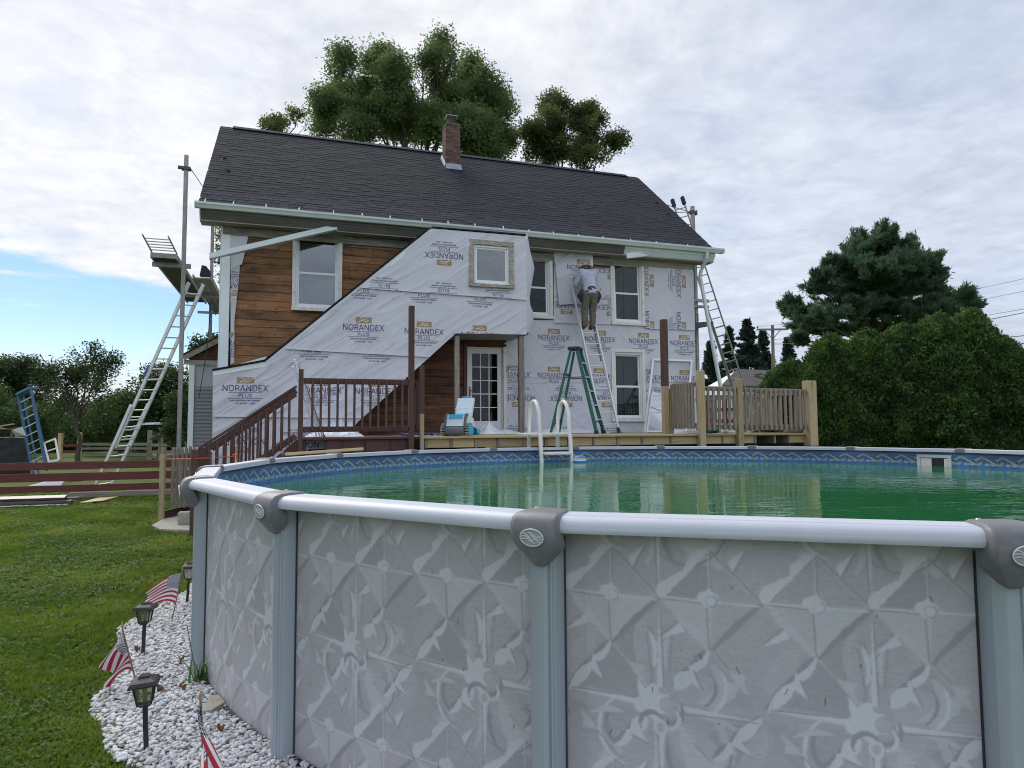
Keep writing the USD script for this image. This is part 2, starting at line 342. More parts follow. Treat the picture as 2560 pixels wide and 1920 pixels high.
mat('room_dark', (.012, .013, .014), rough=.9)
mat('curtain', (.05, .058, .056), (.10, .11, .105), rough=.9, scale=3., stretch=(12, 12, .6))
mat('door_white', (.66, .67, .68), (.70, .71, .72), rough=.4, scale=2.)
mat('bronze', (.05, .035, .02), rough=.4, metal=.6)
mat('grey_siding', (.20, .21, .215), (.24, .25, .255), rough=.55, scale=3., vary=.06)
mat('grey_sheath', (.36, .38, .40), (.42, .44, .46), rough=.7, scale=4.)
mat('white_siding', (.60, .61, .60), rough=.5)
# timber
mat('brown_paint', (.055, .022, .016), (.085, .036, .026), rough=.6, scale=4., stretch=(3, 3, 3), bump=.15, vary=.12)
mat('brown_dark', (.035, .016, .013), (.055, .025, .019), rough=.7, scale=4.)
mat('treated', (.22, .170, .090), (.37, .295, .170), rough=.7, scale=3., stretch=(5, 5, .8), bump=.2, vary=.14, third=(.31, .235, .115))
mat('treated_long', (.27, .19, .085), (.43, .335, .17), rough=.7, scale=2.4, stretch=(.6, 4, 9), bump=.2, vary=.16, third=(.36, .27, .13))
mat('grey_wood', (.15, .125, .10), (.29, .25, .205), rough=.85, scale=4., stretch=(6, 6, .8), bump=.4, vary=.16)
mat('grey_wood_long', (.15, .125, .10), (.29, .25, .205), rough=.85, scale=3., stretch=(.7, 6, 8), bump=.4, vary=.16)
mat('deck_board', (.30, .24, .14), (.42, .35, .22), rough=.75, scale=3., stretch=(.6, 6, 6), vary=.12)
mat('new_wood', (.50, .38, .20), (.60, .47, .27), rough=.7, scale=3., stretch=(.6, 6, 6))
mat('plywood', (.52, .37, .19), (.62, .46, .26), rough=.75, scale=2., stretch=(1, 5, 1))
mat('red_board', (.085, .018, .016), (.14, .032, .026), rough=.65, scale=4., stretch=(.8, 6, 6), bump=.2, vary=.1)
# metals and plastics
mat('aluminium', (.60, .61, .62), (.68, .69, .70), rough=.45, metal=.30, scale=6., bump=.05)
mat('alu_dull', (.24, .235, .22), (.36, .355, .34), rough=.6, metal=.35, scale=5., bump=.1)
mat('dark_metal', (.06, .06, .062), (.10, .10, .10), rough=.6, metal=.4, scale=8.)
mat('black_plastic', (.012, .012, .013), rough=.5)
mat('black_cloth', (.010, .010, .011), (.02, .02, .021), rough=.8, scale=5., bump=.3)
mat('green_fibre', (.008, .085, .062), (.012, .11, .08), rough=.45, scale=4.)
mat('blue_fibre', (.035, .10, .22), (.05, .13, .27), rough=.55, scale=4.)
mat('boot_blue', (.012, .02, .045), rough=.7)
mat('yellow_label', (.62, .55, .03), rough=.5)
mat('blue_label', (.03, .07, .35), rough=.5)
mat('orange_strap', (.62, .10, .02), rough=.6)
# pool
mat('rail_white', (.47, .50, .575), (.50, .53, .60), rough=.48, scale=7.  , detail=9.)
mat('rail_blue', (.38, .50, .55), (.43, .55, .60), rough=.4, scale=3.)
mat('upright_grey', (.285, .33, .375), (.325, .37, .415), rough=.38, metal=.15, scale=2.2, stretch=(3, 3, .4), bump=.02)
mat('cap_grey', (.125, .128, .140), (.165, .168, .180), rough=.48, scale=40., bump=.06, bscale=400.)
mat('cap_light', (.20, .21, .215), rough=.5)
mat('emblem', (.27, .29, .30), (.31, .33, .34), rough=.45, scale=30.); mat('emblem_light', (.56, .59, .61), rough=.4)
mat('pool_track', (.02, .022, .025), rough=.6)
painted('wall_print', rough=.42, weave=.35, spec=.4); painted('liner_print', rough=.35); painted('flag_print', rough=.8, weave=.1)
mat('skimmer', (.62, .63, .58), rough=.4)
mat('ladder_resin', (.68, .67, .62), (.73, .72, .67), rough=.45, scale=3.)
mat('cyan_plastic', (.02, .37, .60), rough=.4)
mat('pale_plastic', (.62, .72, .78), rough=.35)
mat('tread', (.35, .33, .20), rough=.7)
mat('grey_plastic', (.10, .11, .13), rough=.45)
mat('float_blue', (.02, .22, .62), rough=.4)
mat('cable_blue', (.015, .05, .30), rough=.5)
# ground
mat('gravel_bed', (.20, .19, .18), (.36, .36, .37), rough=.95, scale=45., coords='world', bump=.8, bscale=90.)
mat('pebble', (.42, .43, .45), (.68, .68, .69), rough=.7, scale=14., vary=.22, bump=.2)
mat('concrete', (.30, .28, .25), (.40, .375, .33), rough=.95, scale=9., bump=.4)
mat('flat_stone', (.26, .25, .20), (.38, .37, .30), rough=.9, scale=12., bump=.3)
mat('dry_leaf', (.12, .05, .02), (.24, .11, .04), rough=.8, scale=30.)
mat('bark', (.045, .034, .026), (.10, .082, .066), rough=.95, scale=5., stretch=(4, 4, .7), bump=.7)
mat('pole_wood', (.13, .115, .085), (.22, .20, .155), rough=.9, scale=3., stretch=(6, 6, .5))
mat('wire_black', (.015, .015, .016), rough=.6)
mat('far_roof', (.05, .048, .05), (.085, .08, .08), rough=.9, scale=3.)
mat('brown_coil', (.06, .042, .038), (.085, .06, .055), rough=.4, scale=3.)
mat('white_sheet', (.62, .65, .67), (.70, .72, .73), rough=.45, scale=2.)
mat('plastic_sheet', (.66, .68, .74), (.74, .75, .80), rough=.35, scale=3., spec=.5)
# person
mat('skin', (.36, .20, .14), rough=.6)
mat('shirt', (.36, .39, .50), (.46, .49, .60), rough=.9, scale=9., bump=.2)
mat('shirt_dark', (.17, .20, .24), rough=.9)
mat('trousers', (.095, .088, .070), (.145, .135, .105), rough=.9, scale=10., bump=.3)
mat('boot_tan', (.13, .068, .028), (.19, .10, .04), rough=.8, scale=12.)
mat('hat_tan', (.36, .29, .18), (.43, .35, .23), rough=.85, scale=14.)
mat('hat_band', (.02, .018, .018), rough=.8)
mat('leather_black', (.015, .014, .016), (.03, .028, .03), rough=.6, scale=10.)
mat('hammer_grip', (.52, .37, .10), rough=.6)
mat('flag_pole', (.18, .12, .07), rough=.6)
mat('gold', (.50, .36, .10), rough=.35, metal=.8)
mat('lamp_glass', (.75, .75, .70), rough=.15, spec=.6)
pane('lantern_glass', (.80, .80, .76), .08)
# foliage
leaf('grass_blade', (.10, .155, .020), (.42, .45, .10), trans=.4, spec=.12)
leaf('grass_dark', (.078, .14, .020), (.34, .395, .085), trans=.4, spec=.12)
leaf('weed', (.04, .11, .016), (.13, .24, .05))
leaf('oak_leaf', (.080, .122, .050), (.23, .305, .125), trans=.5, third=(.25, .31, .12), rw=.42, nw=1.4, ns=1.1)
leaf('olive_leaf', (.056, .078, .028), (.18, .215, .080), trans=.5, third=(.25, .26, .11), rw=.42, nw=1.4, ns=1.1)
leaf('yard_leaf', (.024, .048, .013), (.085, .118, .034), third=(.13, .16, .055))
leaf('hedge_leaf', (.034, .070, .020), (.12, .175, .052), trans=.4)
leaf('thuja', (.040, .082, .026), (.112, .190, .054), trans=.3, third=(.24, .225, .08), rw=.34, nw=1.9, ns=2.4)
leaf('pine_needle', (.045, .085, .050), (.150, .225, .125), trans=.35, rw=.38, nw=1.5, ns=1.3)
leaf('spruce_needle', (.030, .054, .040), (.085, .13, .09), trans=.2)
def lawn_ground():
    n = {'geo': ('geometry', {}), 'n1': ('noise_texture', {'scale': 55., 'detail': 6., 'roughness': .75}), 'n2': ('noise_texture', {'scale': .55, 'detail': 4.}), 'n3': ('noise_texture', {'scale': 6., 'detail': 4.}),
         'r1': ('rgb_ramp', {'ramp': [(.3, (.030, .052, .008)), (.52, (.085, .122, .020)), (.75, (.155, .195, .042))]}), 'r2': ('rgb_ramp', {'ramp': [(.36, (.72, .82, .55)), (.62, (1.15, 1.12, 1.1))]}),
         'r3': ('rgb_ramp', {'ramp': [(.30, (1.3, 1.1, .85)), (.55, (1, 1, 1))]}), 'm1': ('mix_color', {'blend_type': 'multiply', 'fac': 1.}), 'm2': ('mix_color', {'blend_type': 'multiply', 'fac': 1.}), 'p': ('principled_bsdf', {'roughness': .9, 'specular_ior_level': .2}),
         'bp': ('bump', {'strength': .9, 'distance': .04})}
    l = [('geo.position', f'n{i}.vector') for i in (1, 2, 3)] + [(f'n{i}.fac', f'r{i}.fac') for i in (1, 2, 3)] + [('r1.color', 'm1.a'), ('r2.color', 'm1.b'), ('m1.result', 'm2.a'), ('r3.color', 'm2.b'), ('m2.result', 'p.base_color'), ('n1.fac', 'bp.height'), ('bp.normal', 'p.normal')]
    M['lawn'] = usdkit.material(stage, '/World/Looks/lawn', n, l, surface='p.BSDF')
lawn_ground()
def water():
    n = {'geo': ('geometry', {}), 'm1': ('mapping', {'scale': (1.0, 2.6, 1.), 'rotation': (0, 0, .25)}), 'n1': ('noise_texture', {'scale': 2.6, 'detail': 3., 'roughness': .55, 'distortion': .6}), 'n2': ('noise_texture', {'scale': .8, 'detail': 2.}),
         'mm': ('math', {'math_type': 'multiply'}), 'rr': ('map_range', {'from_min': .42, 'from_max': .72, 'to_min': .25, 'to_max': 1., 'clamp': True}),
         'bp': ('bump', {'strength': .42, 'distance': .022}), 'p': ('principled_bsdf', {'base_color': (.011, .074, .027), 'roughness': .015, 'ior': 1.33, 'specular_ior_level': .5})}
    l = [('geo.position', 'm1.vector'), ('m1.vector', 'n1.vector'), ('geo.position', 'n2.vector'), ('n2.fac', 'rr.value'), ('n1.fac', 'mm.value1'), ('rr.result', 'mm.value2'), ('mm.value', 'bp.height'), ('bp.normal', 'p.normal')]
    M['water'] = usdkit.material(stage, '/World/Looks/water', n, l, surface='p.BSDF')
water()
# ------------------------------------------------------------------ ground, gravel
PC = np.array([.436506 * 4.5, 1.475646 * 4.5, 0.]); PH = -1.67375; NSEG = 20; RIM = 1.22
def disc_ground():
    r = np.concatenate([np.linspace(0, 30, 50), np.geomspace(32, 900, 26)]); a = np.linspace(0, 2 * np.pi, 73)
    V = np.array([[(q * math.cos(t), q * math.sin(t) + 6, 0) for t in a] for q in r]); f = fbm(np.stack([V[..., 0] * .25, V[..., 1] * .25, 0 * V[..., 0]], -1), 3, 5) - .5
    V[..., 2] = -.012 + .05 * f * np.clip((np.hypot(V[..., 0] - PC[0], V[..., 1] - PC[1]) - 5.6) / 3, 0, 1)
    return grid(V)
solo('lawn', disc_ground(), 'lawn', 'mown lawn of short grass and clover round the pool', 'lawn', kind='structure', smooth=True)
a = np.linspace(math.pi * .82, math.pi * 1.9, 130); rr = np.linspace(4.45, 5.08, 7)
gv = np.array([[(PC[0] + (q if q < 5 else q + .05 * math.sin(t * 17) + .03 * math.sin(t * 41)) * math.cos(t), PC[1] + (q if q < 5 else q + .05 * math.sin(t * 17) + .03 * math.sin(t * 41)) * math.sin(t), .006 if q > 5 else .012) for t in a] for q in rr])
solo('gravel_bed', grid(gv[::-1]), 'gravel_bed', 'bed of earth under the white gravel along the pool', 'gravel bed', kind='structure')
def stone_protos(parent, mats, n, build):
    out = []
    for i in range(n):
        p = f'{parent}/kinds/{build.__name__}_{i}'; v, f = build(i); put(p, v, f, mats[i % len(mats)], True if build.__name__ == 'pebble' else False); out.append(p)
    return out
def scatter(name, label, cat_, mats, build, n, pos, rots, scales, kind='stuff'):
    path = numbered('/World', name); pi = UsdGeom.PointInstancer.Define(stage, path)
    UsdGeom.Scope.Define(stage, path + '/kinds')
    ps = stone_protos(path, mats, n, build)
    pi.CreatePrototypesRel().SetTargets([Sdf.Path(p) for p in ps])
    k = len(pos); pi.CreateProtoIndicesAttr(Vt.IntArray.FromNumpy(RNG.integers(0, n, k).astype(np.int32)))
    pi.CreatePositionsAttr(Vt.Vec3fArray.FromNumpy(np.asarray(pos, np.float32)))
    q = np.asarray(rots, np.float32)
    pi.CreateOrientationsAttr(Vt.QuathArray([Gf.Quath(float(a), float(b), float(c), float(d)) for a, b, c, d in q]))
    pi.CreateScalesAttr(Vt.Vec3fArray.FromNumpy(np.asarray(scales, np.float32)))
    tag(pi.GetPrim(), label, cat_, kind=kind)
def quat_z(a, tilt=0., ta=0.):
    a = np.asarray(a); q = np.stack([np.cos(a / 2), 0 * a, 0 * a, np.sin(a / 2)], -1)
    if np.any(tilt):
        t = np.broadcast_to(tilt, a.shape); b = np.broadcast_to(ta, a.shape)
        w, x, y = np.cos(t / 2), np.sin(t / 2) * np.cos(b), np.sin(t / 2) * np.sin(b)
        w2, z2 = q[:, 0], q[:, 3]
        q = np.stack([w * w2, x * w2 + y * z2, y * w2 - x * z2, w * z2], -1)
    return q
def pebble(i):
    r = np.random.default_rng(100 + i); m = trimesh.creation.icosphere(1); v = np.array(m.vertices)
    v *= (1 + .35 * (noise(v * 1.7 + i * 9, i)[:, None] - .5)) * np.array([1.25, .9, .55]) * .5
    v[:, 2] += .15; return v, np.array(m.faces)
def gravel_points():
    n = 46000; t = RNG.uniform(math.pi * .86, math.pi * 1.86, n); e = 5.08 + .05 * np.sin(t * 17) + .03 * np.sin(t * 41); r = np.sqrt(RNG.uniform(4.54 ** 2, e ** 2))
    x, y = PC[0] + r * np.cos(t), PC[1] + r * np.sin(t)
    # keep what the place shows: the near-left arc
    ok = (x < -.35)
    return np.stack([x, y, RNG.uniform(.004, .030, n)], -1)[ok]
gp_ = gravel_points(); k = len(gp_)
scatter('white_gravel', 'white and pale grey stones filling the border between lawn and pool', 'gravel', ['pebble'], pebble, 8, gp_, quat_z(RNG.uniform(0, 6.28, k), RNG.uniform(0, .7, k), RNG.uniform(0, 6.28, k)), RNG.uniform(.011, .029, (k, 1)) * np.ones((1, 3)))
def grass_tuft(i):
    r = np.random.default_rng(300 + i); V, Fc = [], []
    for b in range(9):
        a = r.uniform(0, 6.28); h = r.uniform(.5, 1.) * (.75 if i % 3 else 1.); w = r.uniform(.05, .10); lean = r.uniform(.2, .9); o = r.normal(0, .35, 2); d = np.array([math.cos(a), math.sin(a)]); s = np.array([-d[1], d[0]])
        k = len(V); mid = o + d * lean * .3; tip = o + d * lean * .85
        V += [(*(o - s * w), 0), (*(o + s * w), 0), (*(mid - s * w * .9), h * .62), (*(mid + s * w * .9), h * .62), (*tip, h * .95)]
        Fc += [(k, k + 1, k + 3), (k, k + 3, k + 2), (k + 2, k + 3, k + 4)]
    return np.array(V, float), np.array(Fc)
def clover(i):
    r = np.random.default_rng(400 + i); V, Fc = [], []
    for b in range(14):
        c = np.r_[r.normal(0, .5, 2), r.uniform(.35, .75)]; a = r.uniform(0, 6.28); s = r.uniform(.16, .26); t = r.uniform(-.5, .5, 2)
        k = len(V); q = [c + s * np.array([math.cos(a + j * 1.2566), math.sin(a + j * 1.2566), 0]) for j in range(5)]
        for p in q: p[2] += (p[:2] - c[:2]) @ t
        V += [tuple(p) for p in q]; Fc += [(k, k + 1, k + 2), (k, k + 2, k + 3), (k, k + 3, k + 4)]
    return np.array(V, float), np.array(Fc)
def lawn_points(n, y0, y1, seed):
    r = np.random.default_rng(seed); y = y0 + (y1 - y0) * r.random(n) ** 1.5; x = -y * .22 - r.random(n) * (y * .85 + 1.2)
    d = np.hypot(x - PC[0], y - PC[1]); t = np.arctan2(y - PC[1], x - PC[0]) % (2 * np.pi)
    ok = d > 5.07 + .05 * np.sin(t * 17) + .03 * np.sin(t * 41)
    return np.stack([x, y, -.012 + 0 * x], -1)[ok]
for nm, lab, build, n, sc, seed in (('grass', 'short green grass blades covering the lawn', grass_tuft, 135000, (.024, .050), 1), ('clover', 'low clover leaves mixed through the lawn', clover, 24000, (.022, .040), 2)):
    p = lawn_points(n, 2.6, 17.5, seed)
    if seed == 1:
        r_ = np.random.default_rng(77); t_ = r_.uniform(math.pi * .86, math.pi * 1.4, 3200); q_ = 5.05 + .05 * np.sin(t_ * 17) + .03 * np.sin(t_ * 41) + r_.exponential(.05, 3200) - .02; p = np.vstack([p, np.stack([PC[0] + q_ * np.cos(t_), PC[1] + q_ * np.sin(t_), -.008 + 0 * t_], -1)])
    k = len(p)
    den = fbm(p * np.array([.9, .9, 0]) + seed, 3, 8); keep = RNG.random(k) < np.clip((den - .28) * 3.2, .25, 1); p = p[keep]; k = len(p)
    scatter(nm, lab, 'grass', ['grass_blade', 'grass_dark'] if build is grass_tuft else ['grass_dark', 'weed'], build, 6, p, quat_z(RNG.uniform(0, 6.28, k)), RNG.uniform(sc[0], sc[1], (k, 1)) * (1 + .10 * p[:, 1:2].clip(0, 12) * .5) * np.ones((1, 3)))
# ------------------------------------------------------------------ the house
HL, RY, RZ, EY, EZ = 11.98, 3.88, 9.95, -.35, 6.38
SL = (RZ - EZ) / (RY - EY); XL, XR = -.47, 12.48
def roof_z(y): return EZ + SL * (y - EY) if y <= RY else RZ - SL * (y - RY)
house = Thing('house', 'two-storey house stripped to brown boards and white house wrap under a dark shingle roof', 'house', HF.o, YAW)
def hpart(name, mesh, mat, **kw): return house.part(name, HF.wm(arr(mesh)), mat, **kw)
def px_poly(pts, y=0.): return sg.Polygon([hp(a, b, y) for a, b in pts])
def rect(x0, z0, x1, z1): return sg.box(min(x0, x1), min(z0, z1), max(x0, x1), max(z0, z1))
def px_rect(a0, b0, a1, b1, y=0.):
    p, q = hp(a0, (b0 + b1) / 2, y)[0], hp(a1, (b0 + b1) / 2, y)[0]; am = (a0 + a1) / 2
    return rect(p, hp(am, b1, y)[1], q, hp(am, b0, y)[1])
BY = -1.10                                            # front of the stair enclosure
W1, W3, W4, W5 = px_rect(738, 592, 848, 770), px_rect(1292, 643, 1373, 788), px_rect(1533, 657, 1603, 806), px_rect(1535, 882, 1605, 1046)
DOOR = px_rect(1168, 868, 1257, 1081)
W2 = px_rect(1182, 617, 1270, 712, BY)
OPEN = W1.union(W3).union(W4).union(W5).union(DOOR)
wall = sg.Polygon([(.02, 0), (HL - .02, 0), (HL - .02, 6.45), (.02, 6.45)]).difference(OPEN)
hpart('front_wall', upright(extr(wall, .10), .125), 'board_back')
gable = sg.Polygon([(.14, 0), (2 * RY, 0), (2 * RY, 6.45), (RY, RZ - .25), (.14, 6.45)])
for x in (.02, HL - .12):
    v, f = arr(extr(gable, .10)); hpart('gable_wall', (np.stack([x + v[:, 2], v[:, 0], v[:, 1]], 1), f[:, ::-1]), 'wrap')
hpart('rear_wall', bx(.13, HL - .13, 2 * RY + .01, 2 * RY + .1, 0, 6.4), 'wrap')
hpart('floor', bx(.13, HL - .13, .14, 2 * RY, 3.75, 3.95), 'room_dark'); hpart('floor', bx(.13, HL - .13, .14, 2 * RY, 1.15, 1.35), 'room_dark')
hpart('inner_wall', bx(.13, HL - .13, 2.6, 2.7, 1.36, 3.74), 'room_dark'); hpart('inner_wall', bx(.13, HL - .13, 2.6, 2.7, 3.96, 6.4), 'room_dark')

# sheathing boards, each its own piece
def spans(z0, z1, x0, x1, poly):
    g = sg.box(x0, z0, x1, z1).difference(poly.buffer(.02, join_style=2)); out = []
    for q in getattr(g, 'geoms', [g]):
        if q.area > .004: b = q.bounds; out.append((b[0], b[1], b[2], b[3]))
    return out
def pieces(z0, z1, x0, x1, poly):
    """Board lengths left by the openings, split where an opening starts or ends inside the row."""
    cuts = sorted({x0, x1} | {c for q in getattr(poly, 'geoms', [poly]) for c in (q.bounds[0] - .02, q.bounds[2] + .02) if x0 < c < x1 and q.bounds[1] < z1 and q.bounds[3] > z0}); out = []
    for a, b in zip(cuts[:-1], cuts[1:]):
        for s in spans(z0, z1, a, b, poly): out.append(s)
    return out
zs = [1.30]
while zs[-1] < 5.95: zs.append(zs[-1] + float(RNG.choice([.17, .205, .22, .25])))
for k in range(len(zs) - 1):
    z0, z1 = zs[k] + .004, zs[k + 1] - .004
    rows = [(.20, 6.55)] if z0 < 4.9 else [(.20, 5.4), (8.45, 9.5)]
    for a, b in rows:
        cut = 3.2 + RNG.uniform(-.1, .1) if z0 < 4.05 else a + (b - a) * RNG.uniform(.35, .65)
        for p in pieces(z0, z1, a, b, OPEN):
            for q0, q1 in (((p[0], cut - .002), (cut + .002, p[2])) if p[0] < cut - .2 and p[2] > cut + .2 else ((p[0], p[2]),)):
                jit = RNG.uniform(-.003, .003)
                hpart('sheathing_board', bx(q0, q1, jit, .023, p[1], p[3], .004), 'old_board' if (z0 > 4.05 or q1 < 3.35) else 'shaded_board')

# ---- print on the house wrap
def flat_text(s, h, width=None, bold=False):
    t = meshkit.text_mesh(s, h, .01, bold=bold); v, f = np.array(t.vertices), np.array(t.faces)
    n = np.cross(v[f[:, 1]] - v[f[:, 0]], v[f[:, 2]] - v[f[:, 0]]); f = f[n[:, 2] > 1e-12]
    v = v[:, :2].copy(); f2 = np.unique(f, return_inverse=True); v = v[f2[0]]; f = f2[1].reshape(-1, 3)
    v[:, 0] -= v[:, 0].mean() * 0 + (v[:, 0].min() + v[:, 0].max()) / 2; v[:, 1] -= h / 2
    if width: v[:, 0] *= width / np.ptp(v[:, 0])
    return v, f
def flat_rect(x0, x1, y0, y1): return np.array([(x0, y0), (x1, y0), (x1, y1), (x0, y1)], float), np.array([(0, 1, 2), (0, 2, 3)])
def flat_line(pts, w):
    g = sg.LineString(pts).buffer(w / 2, cap_style=2, join_style=2); v, f = trimesh.creation.triangulate_polygon(g, engine='earcut'); return np.asarray(v), np.asarray(f)
def cat2(*ms):
    at = np.cumsum([0] + [len(x[0]) for x in ms]); return np.vstack([x[0] for x in ms]), np.vstack([x[1] + a for x, a in zip(ms, at)])
def mv(m, x, y): return m[0] + np.array([x, y]), m[1]
def fine(m, edge=.06):
    v, f = trimesh.remesh.subdivide_to_size(np.c_[m[0], np.zeros(len(m[0]))], m[1], edge); return v[:, :2], f
LOGO = {'name': fine(cat2(flat_text('NORANDEX', .125, .87), mv(flat_text('TM', .018, .03), .455, .055)), .08),
        'plus': fine(cat2(flat_rect(-.33, .33, -.093, -.085), mv(flat_text('PLUS', .075, .255), 0, -.150), flat_rect(-.33, .33, -.212, -.204)), .08),
        'small': fine(cat2(mv(flat_text('WEATHER RESISTANT BARRIER', .028, .56, True), 0, -.252), mv(flat_text('ICC ES ESR - 1000', .028, .37, True), 0, -.31)), .2),
        'badge': fine(flat_rect(-.167, .167, .098, .222), .09), 'zig': cat2(flat_line([(-.115, .112), (-.055, .150), (.055, .128), (.105, .165)], .016), flat_line([(-.075, .205), (.0, .165), (.075, .195)], .010))}
def folds(kind):
    def bump(x, z):
        a, b = x * math.cos(.62) + z * math.sin(.62), -x * math.sin(.62) + z * math.cos(.62)
        P = lambda s, t, k: np.stack([b * s + 1.3 * noise(np.stack([a * .8, b * .8, 0 * a + k], -1), 3), a * t, 0 * a + k], -1)
        r1 = 1 - np.abs(2 * noise(P(5.5, .7, 0), 1) - 1); r2 = 1 - np.abs(2 * noise(P(13, 1.5, 5), 2) - 1)
        amp = .35 + .9 * noise(np.stack([x * .7, z * .7, 0 * x], -1), 9)
        return .030 * amp * r1 ** 2 + .012 * amp * r2 ** 2 + .018 * noise(np.stack([x * 1.1, z * 1.1, 0 * x + 3], -1), 4)
    def flat(x, z):
        a, b = x * .8 + z * .6, -x * .6 + z * .8
        r1 = 1 - np.abs(2 * noise(np.stack([b * 3.2, a * .9, 0 * a], -1), 11) - 1); r2 = 1 - np.abs(2 * noise(np.stack([a * 4 + 2 * noise(np.stack([x, z, 0 * x], -1), 1), b * .8, 0 * a], -1), 12) - 1)
        return .022 * r1 ** 3 * noise(np.stack([x * .8, z * .8, 0 * x], -1), 14) + .011 * r2 ** 3 + .012 * noise(np.stack([x * 1.3, z * 1.3, 0 * x], -1), 13)
    return bump if kind == 'bump' else flat
class Sheet:
    def __init__(s, poly, y, kind, label, lip=None, hole=None, amp=1.):
        s.poly = poly if hole is None else poly.difference(hole); s.y = y; s.f = folds(kind); s.lip = lip; s.amp = amp
        v, f = [], []
        V, Fc = None, None
        parts_ = []
        for g in getattr(s.poly, 'geoms', [s.poly]):
            a, b = trimesh.creation.triangulate_polygon(g, engine='earcut'); a = np.asarray(a); b = np.asarray(b)
            a, b = trimesh.remesh.subdivide_to_size(np.c_[a, 0 * a[:, 0]], b, .045); parts_.append((a[:, :2], b))
        v, f = cat2(*parts_)
        v = np.round(v, 5); u, inv = np.unique(v, axis=0, return_inverse=True); v, f = u, inv.reshape(-1)[f]
        s.path = hpart('house_wrap', s.surf(v, f), 'wrap', smooth=True, label=label)
    def d(s, x, z):
        o = s.amp * s.f(x, z)
        if s.lip is not None: o = o + .016 * np.exp(-np.abs(z - s.lip(x)) / .035)
        return o
    def surf(s, v, f, off=0.):
        P = np.stack([v[:, 0], s.y - s.d(v[:, 0], v[:, 1]) - off, v[:, 1]], 1)
        n = np.cross(P[f[:, 1]] - P[f[:, 0]], P[f[:, 2]] - P[f[:, 0]]); fl = n[:, 1] > 0; f = f.copy(); f[fl] = f[fl][:, ::-1]
        return P, f
    def logo(s, px, py, turn=0, what=('name', 'plus', 'small', 'badge'), scale=1.):
        c = hp(px, py, s.y); a = math.radians(turn); R = np.array([[math.cos(a), -math.sin(a)], [math.sin(a), math.cos(a)]])
        from shapely import contains_xy
        def lay(names, mat, off, nm, under):
            m = cat2(*[LOGO[k] for k in names]); v = m[0] * scale @ R.T + c; f = m[1]
            ok = contains_xy(s.poly, *v[f].mean(1).T); f = f[ok]
            if not len(f): return None
            u, inv = np.unique(f, return_inverse=True)
            return hpart(nm, s.surf(v[u], inv.reshape(-1, 3), off), mat, under=under)
        ink = [k for k in what if k in ('name', 'plus', 'small')]
        if ink: lay(ink, 'ink', .004, 'printed_lettering', s.path)
        if 'badge' in what:
            lay(['badge'], 'gold_ink', .004, 'printed_badge', s.path); lay(['zig'], 'white_ink', .0065, 'printed_emblem', s.path)
def line_px(a, b, y):
    (x0, z0), (x1, z1) = hp(*a, y), hp(*b, y); return lambda x: z0 + (z1 - z0) * (x - x0) / (x1 - x0)

# ---- stair enclosure
by = BY
top = [(533, 934), (665.6, 910), (1078.4, 577), (1313, 596)]
outline = [hp(*p, by) for p in top] + [hp(1312, 837, by), hp(1138, 834, by), hp(893, 1056, by)]
xr_ = outline[3][0]; outline[4][0] = xr_
ENC = sg.Polygon([tuple(p) for p in outline] + [(outline[-1][0] - .16, 1.40), (outline[-1][0] - .2, .0), (outline[0][0] + .03, .0)])
hpart('stair_enclosure', upright(extr(ENC.difference(W2), 1.06), -.03), 'soffit')
hpart('enclosure_back', bx(W2.bounds[0] - .1, W2.bounds[2] + .1, -.4, -.35, W2.bounds[1] - .1, W2.bounds[3] + .1), 'room_dark')
s1 = line_px((534, 1042), (742, 1044), by); s2 = line_px((719, 874), (1000, 890), by); s3 = line_px((900, 722), (1312, 752), by)
def below(f, x0=-3, x1=8): return sg.Polygon([(x0, -1), (x1, -1), (x1, f(x1)), (x0, f(x0))])
xm = hp(735, 900, by)[0]
low = sg.Polygon([(-3, -1), (8, -1), (8, s2(8)), (xm, s2(xm)), (xm, s1(xm)), (-3, s1(-3))])
E0 = ENC.intersection(below(s1).buffer(.08)); E1 = ENC.intersection(below(s2).buffer(.10)).difference(below(lambda x: s1(x) if True else 0)); E2 = ENC.intersection(below(s3).buffer(.10)).difference(below(s2)); E3 = ENC.difference(below(s3))
sh0 = Sheet(E0, by - .006, 'bump', 'lowest strip of house wrap on the stair enclosure')
sh1 = Sheet(E1, by - .022, 'bump', 'second strip of house wrap on the stair enclosure', lip=s1)
sh2 = Sheet(E2, by - .040, 'bump', 'wide middle strip of house wrap on the stair enclosure', lip=s2, hole=W2.buffer(.02))
sh3 = Sheet(E3, by - .058, 'bump', 'top strip of house wrap round the small square window', lip=s3, hole=W2.buffer(.02))
sh1.logo(614, 970.6); sh1.logo(801, 976); sh1.logo(939, 978); sh1.logo(774, 842, 0, ('small',)); sh1.logo(786, 862, 0); sh1.logo(943, 868, 0)
sh0.logo(606, 1104, 180); sh0.logo(742, 1112, 180)
for p in ((909, 819), (1060, 829), (1199, 838)): sh2.logo(*p)
for p in ((908, 711), (1059, 722), (1200, 733)): sh2.logo(*p, 0, ('name', 'plus', 'small'))
sh3.logo(1110, 640, 180)
for p in ((960, 731), (1108, 743), (1244, 754)): sh3.logo(*p, 180)
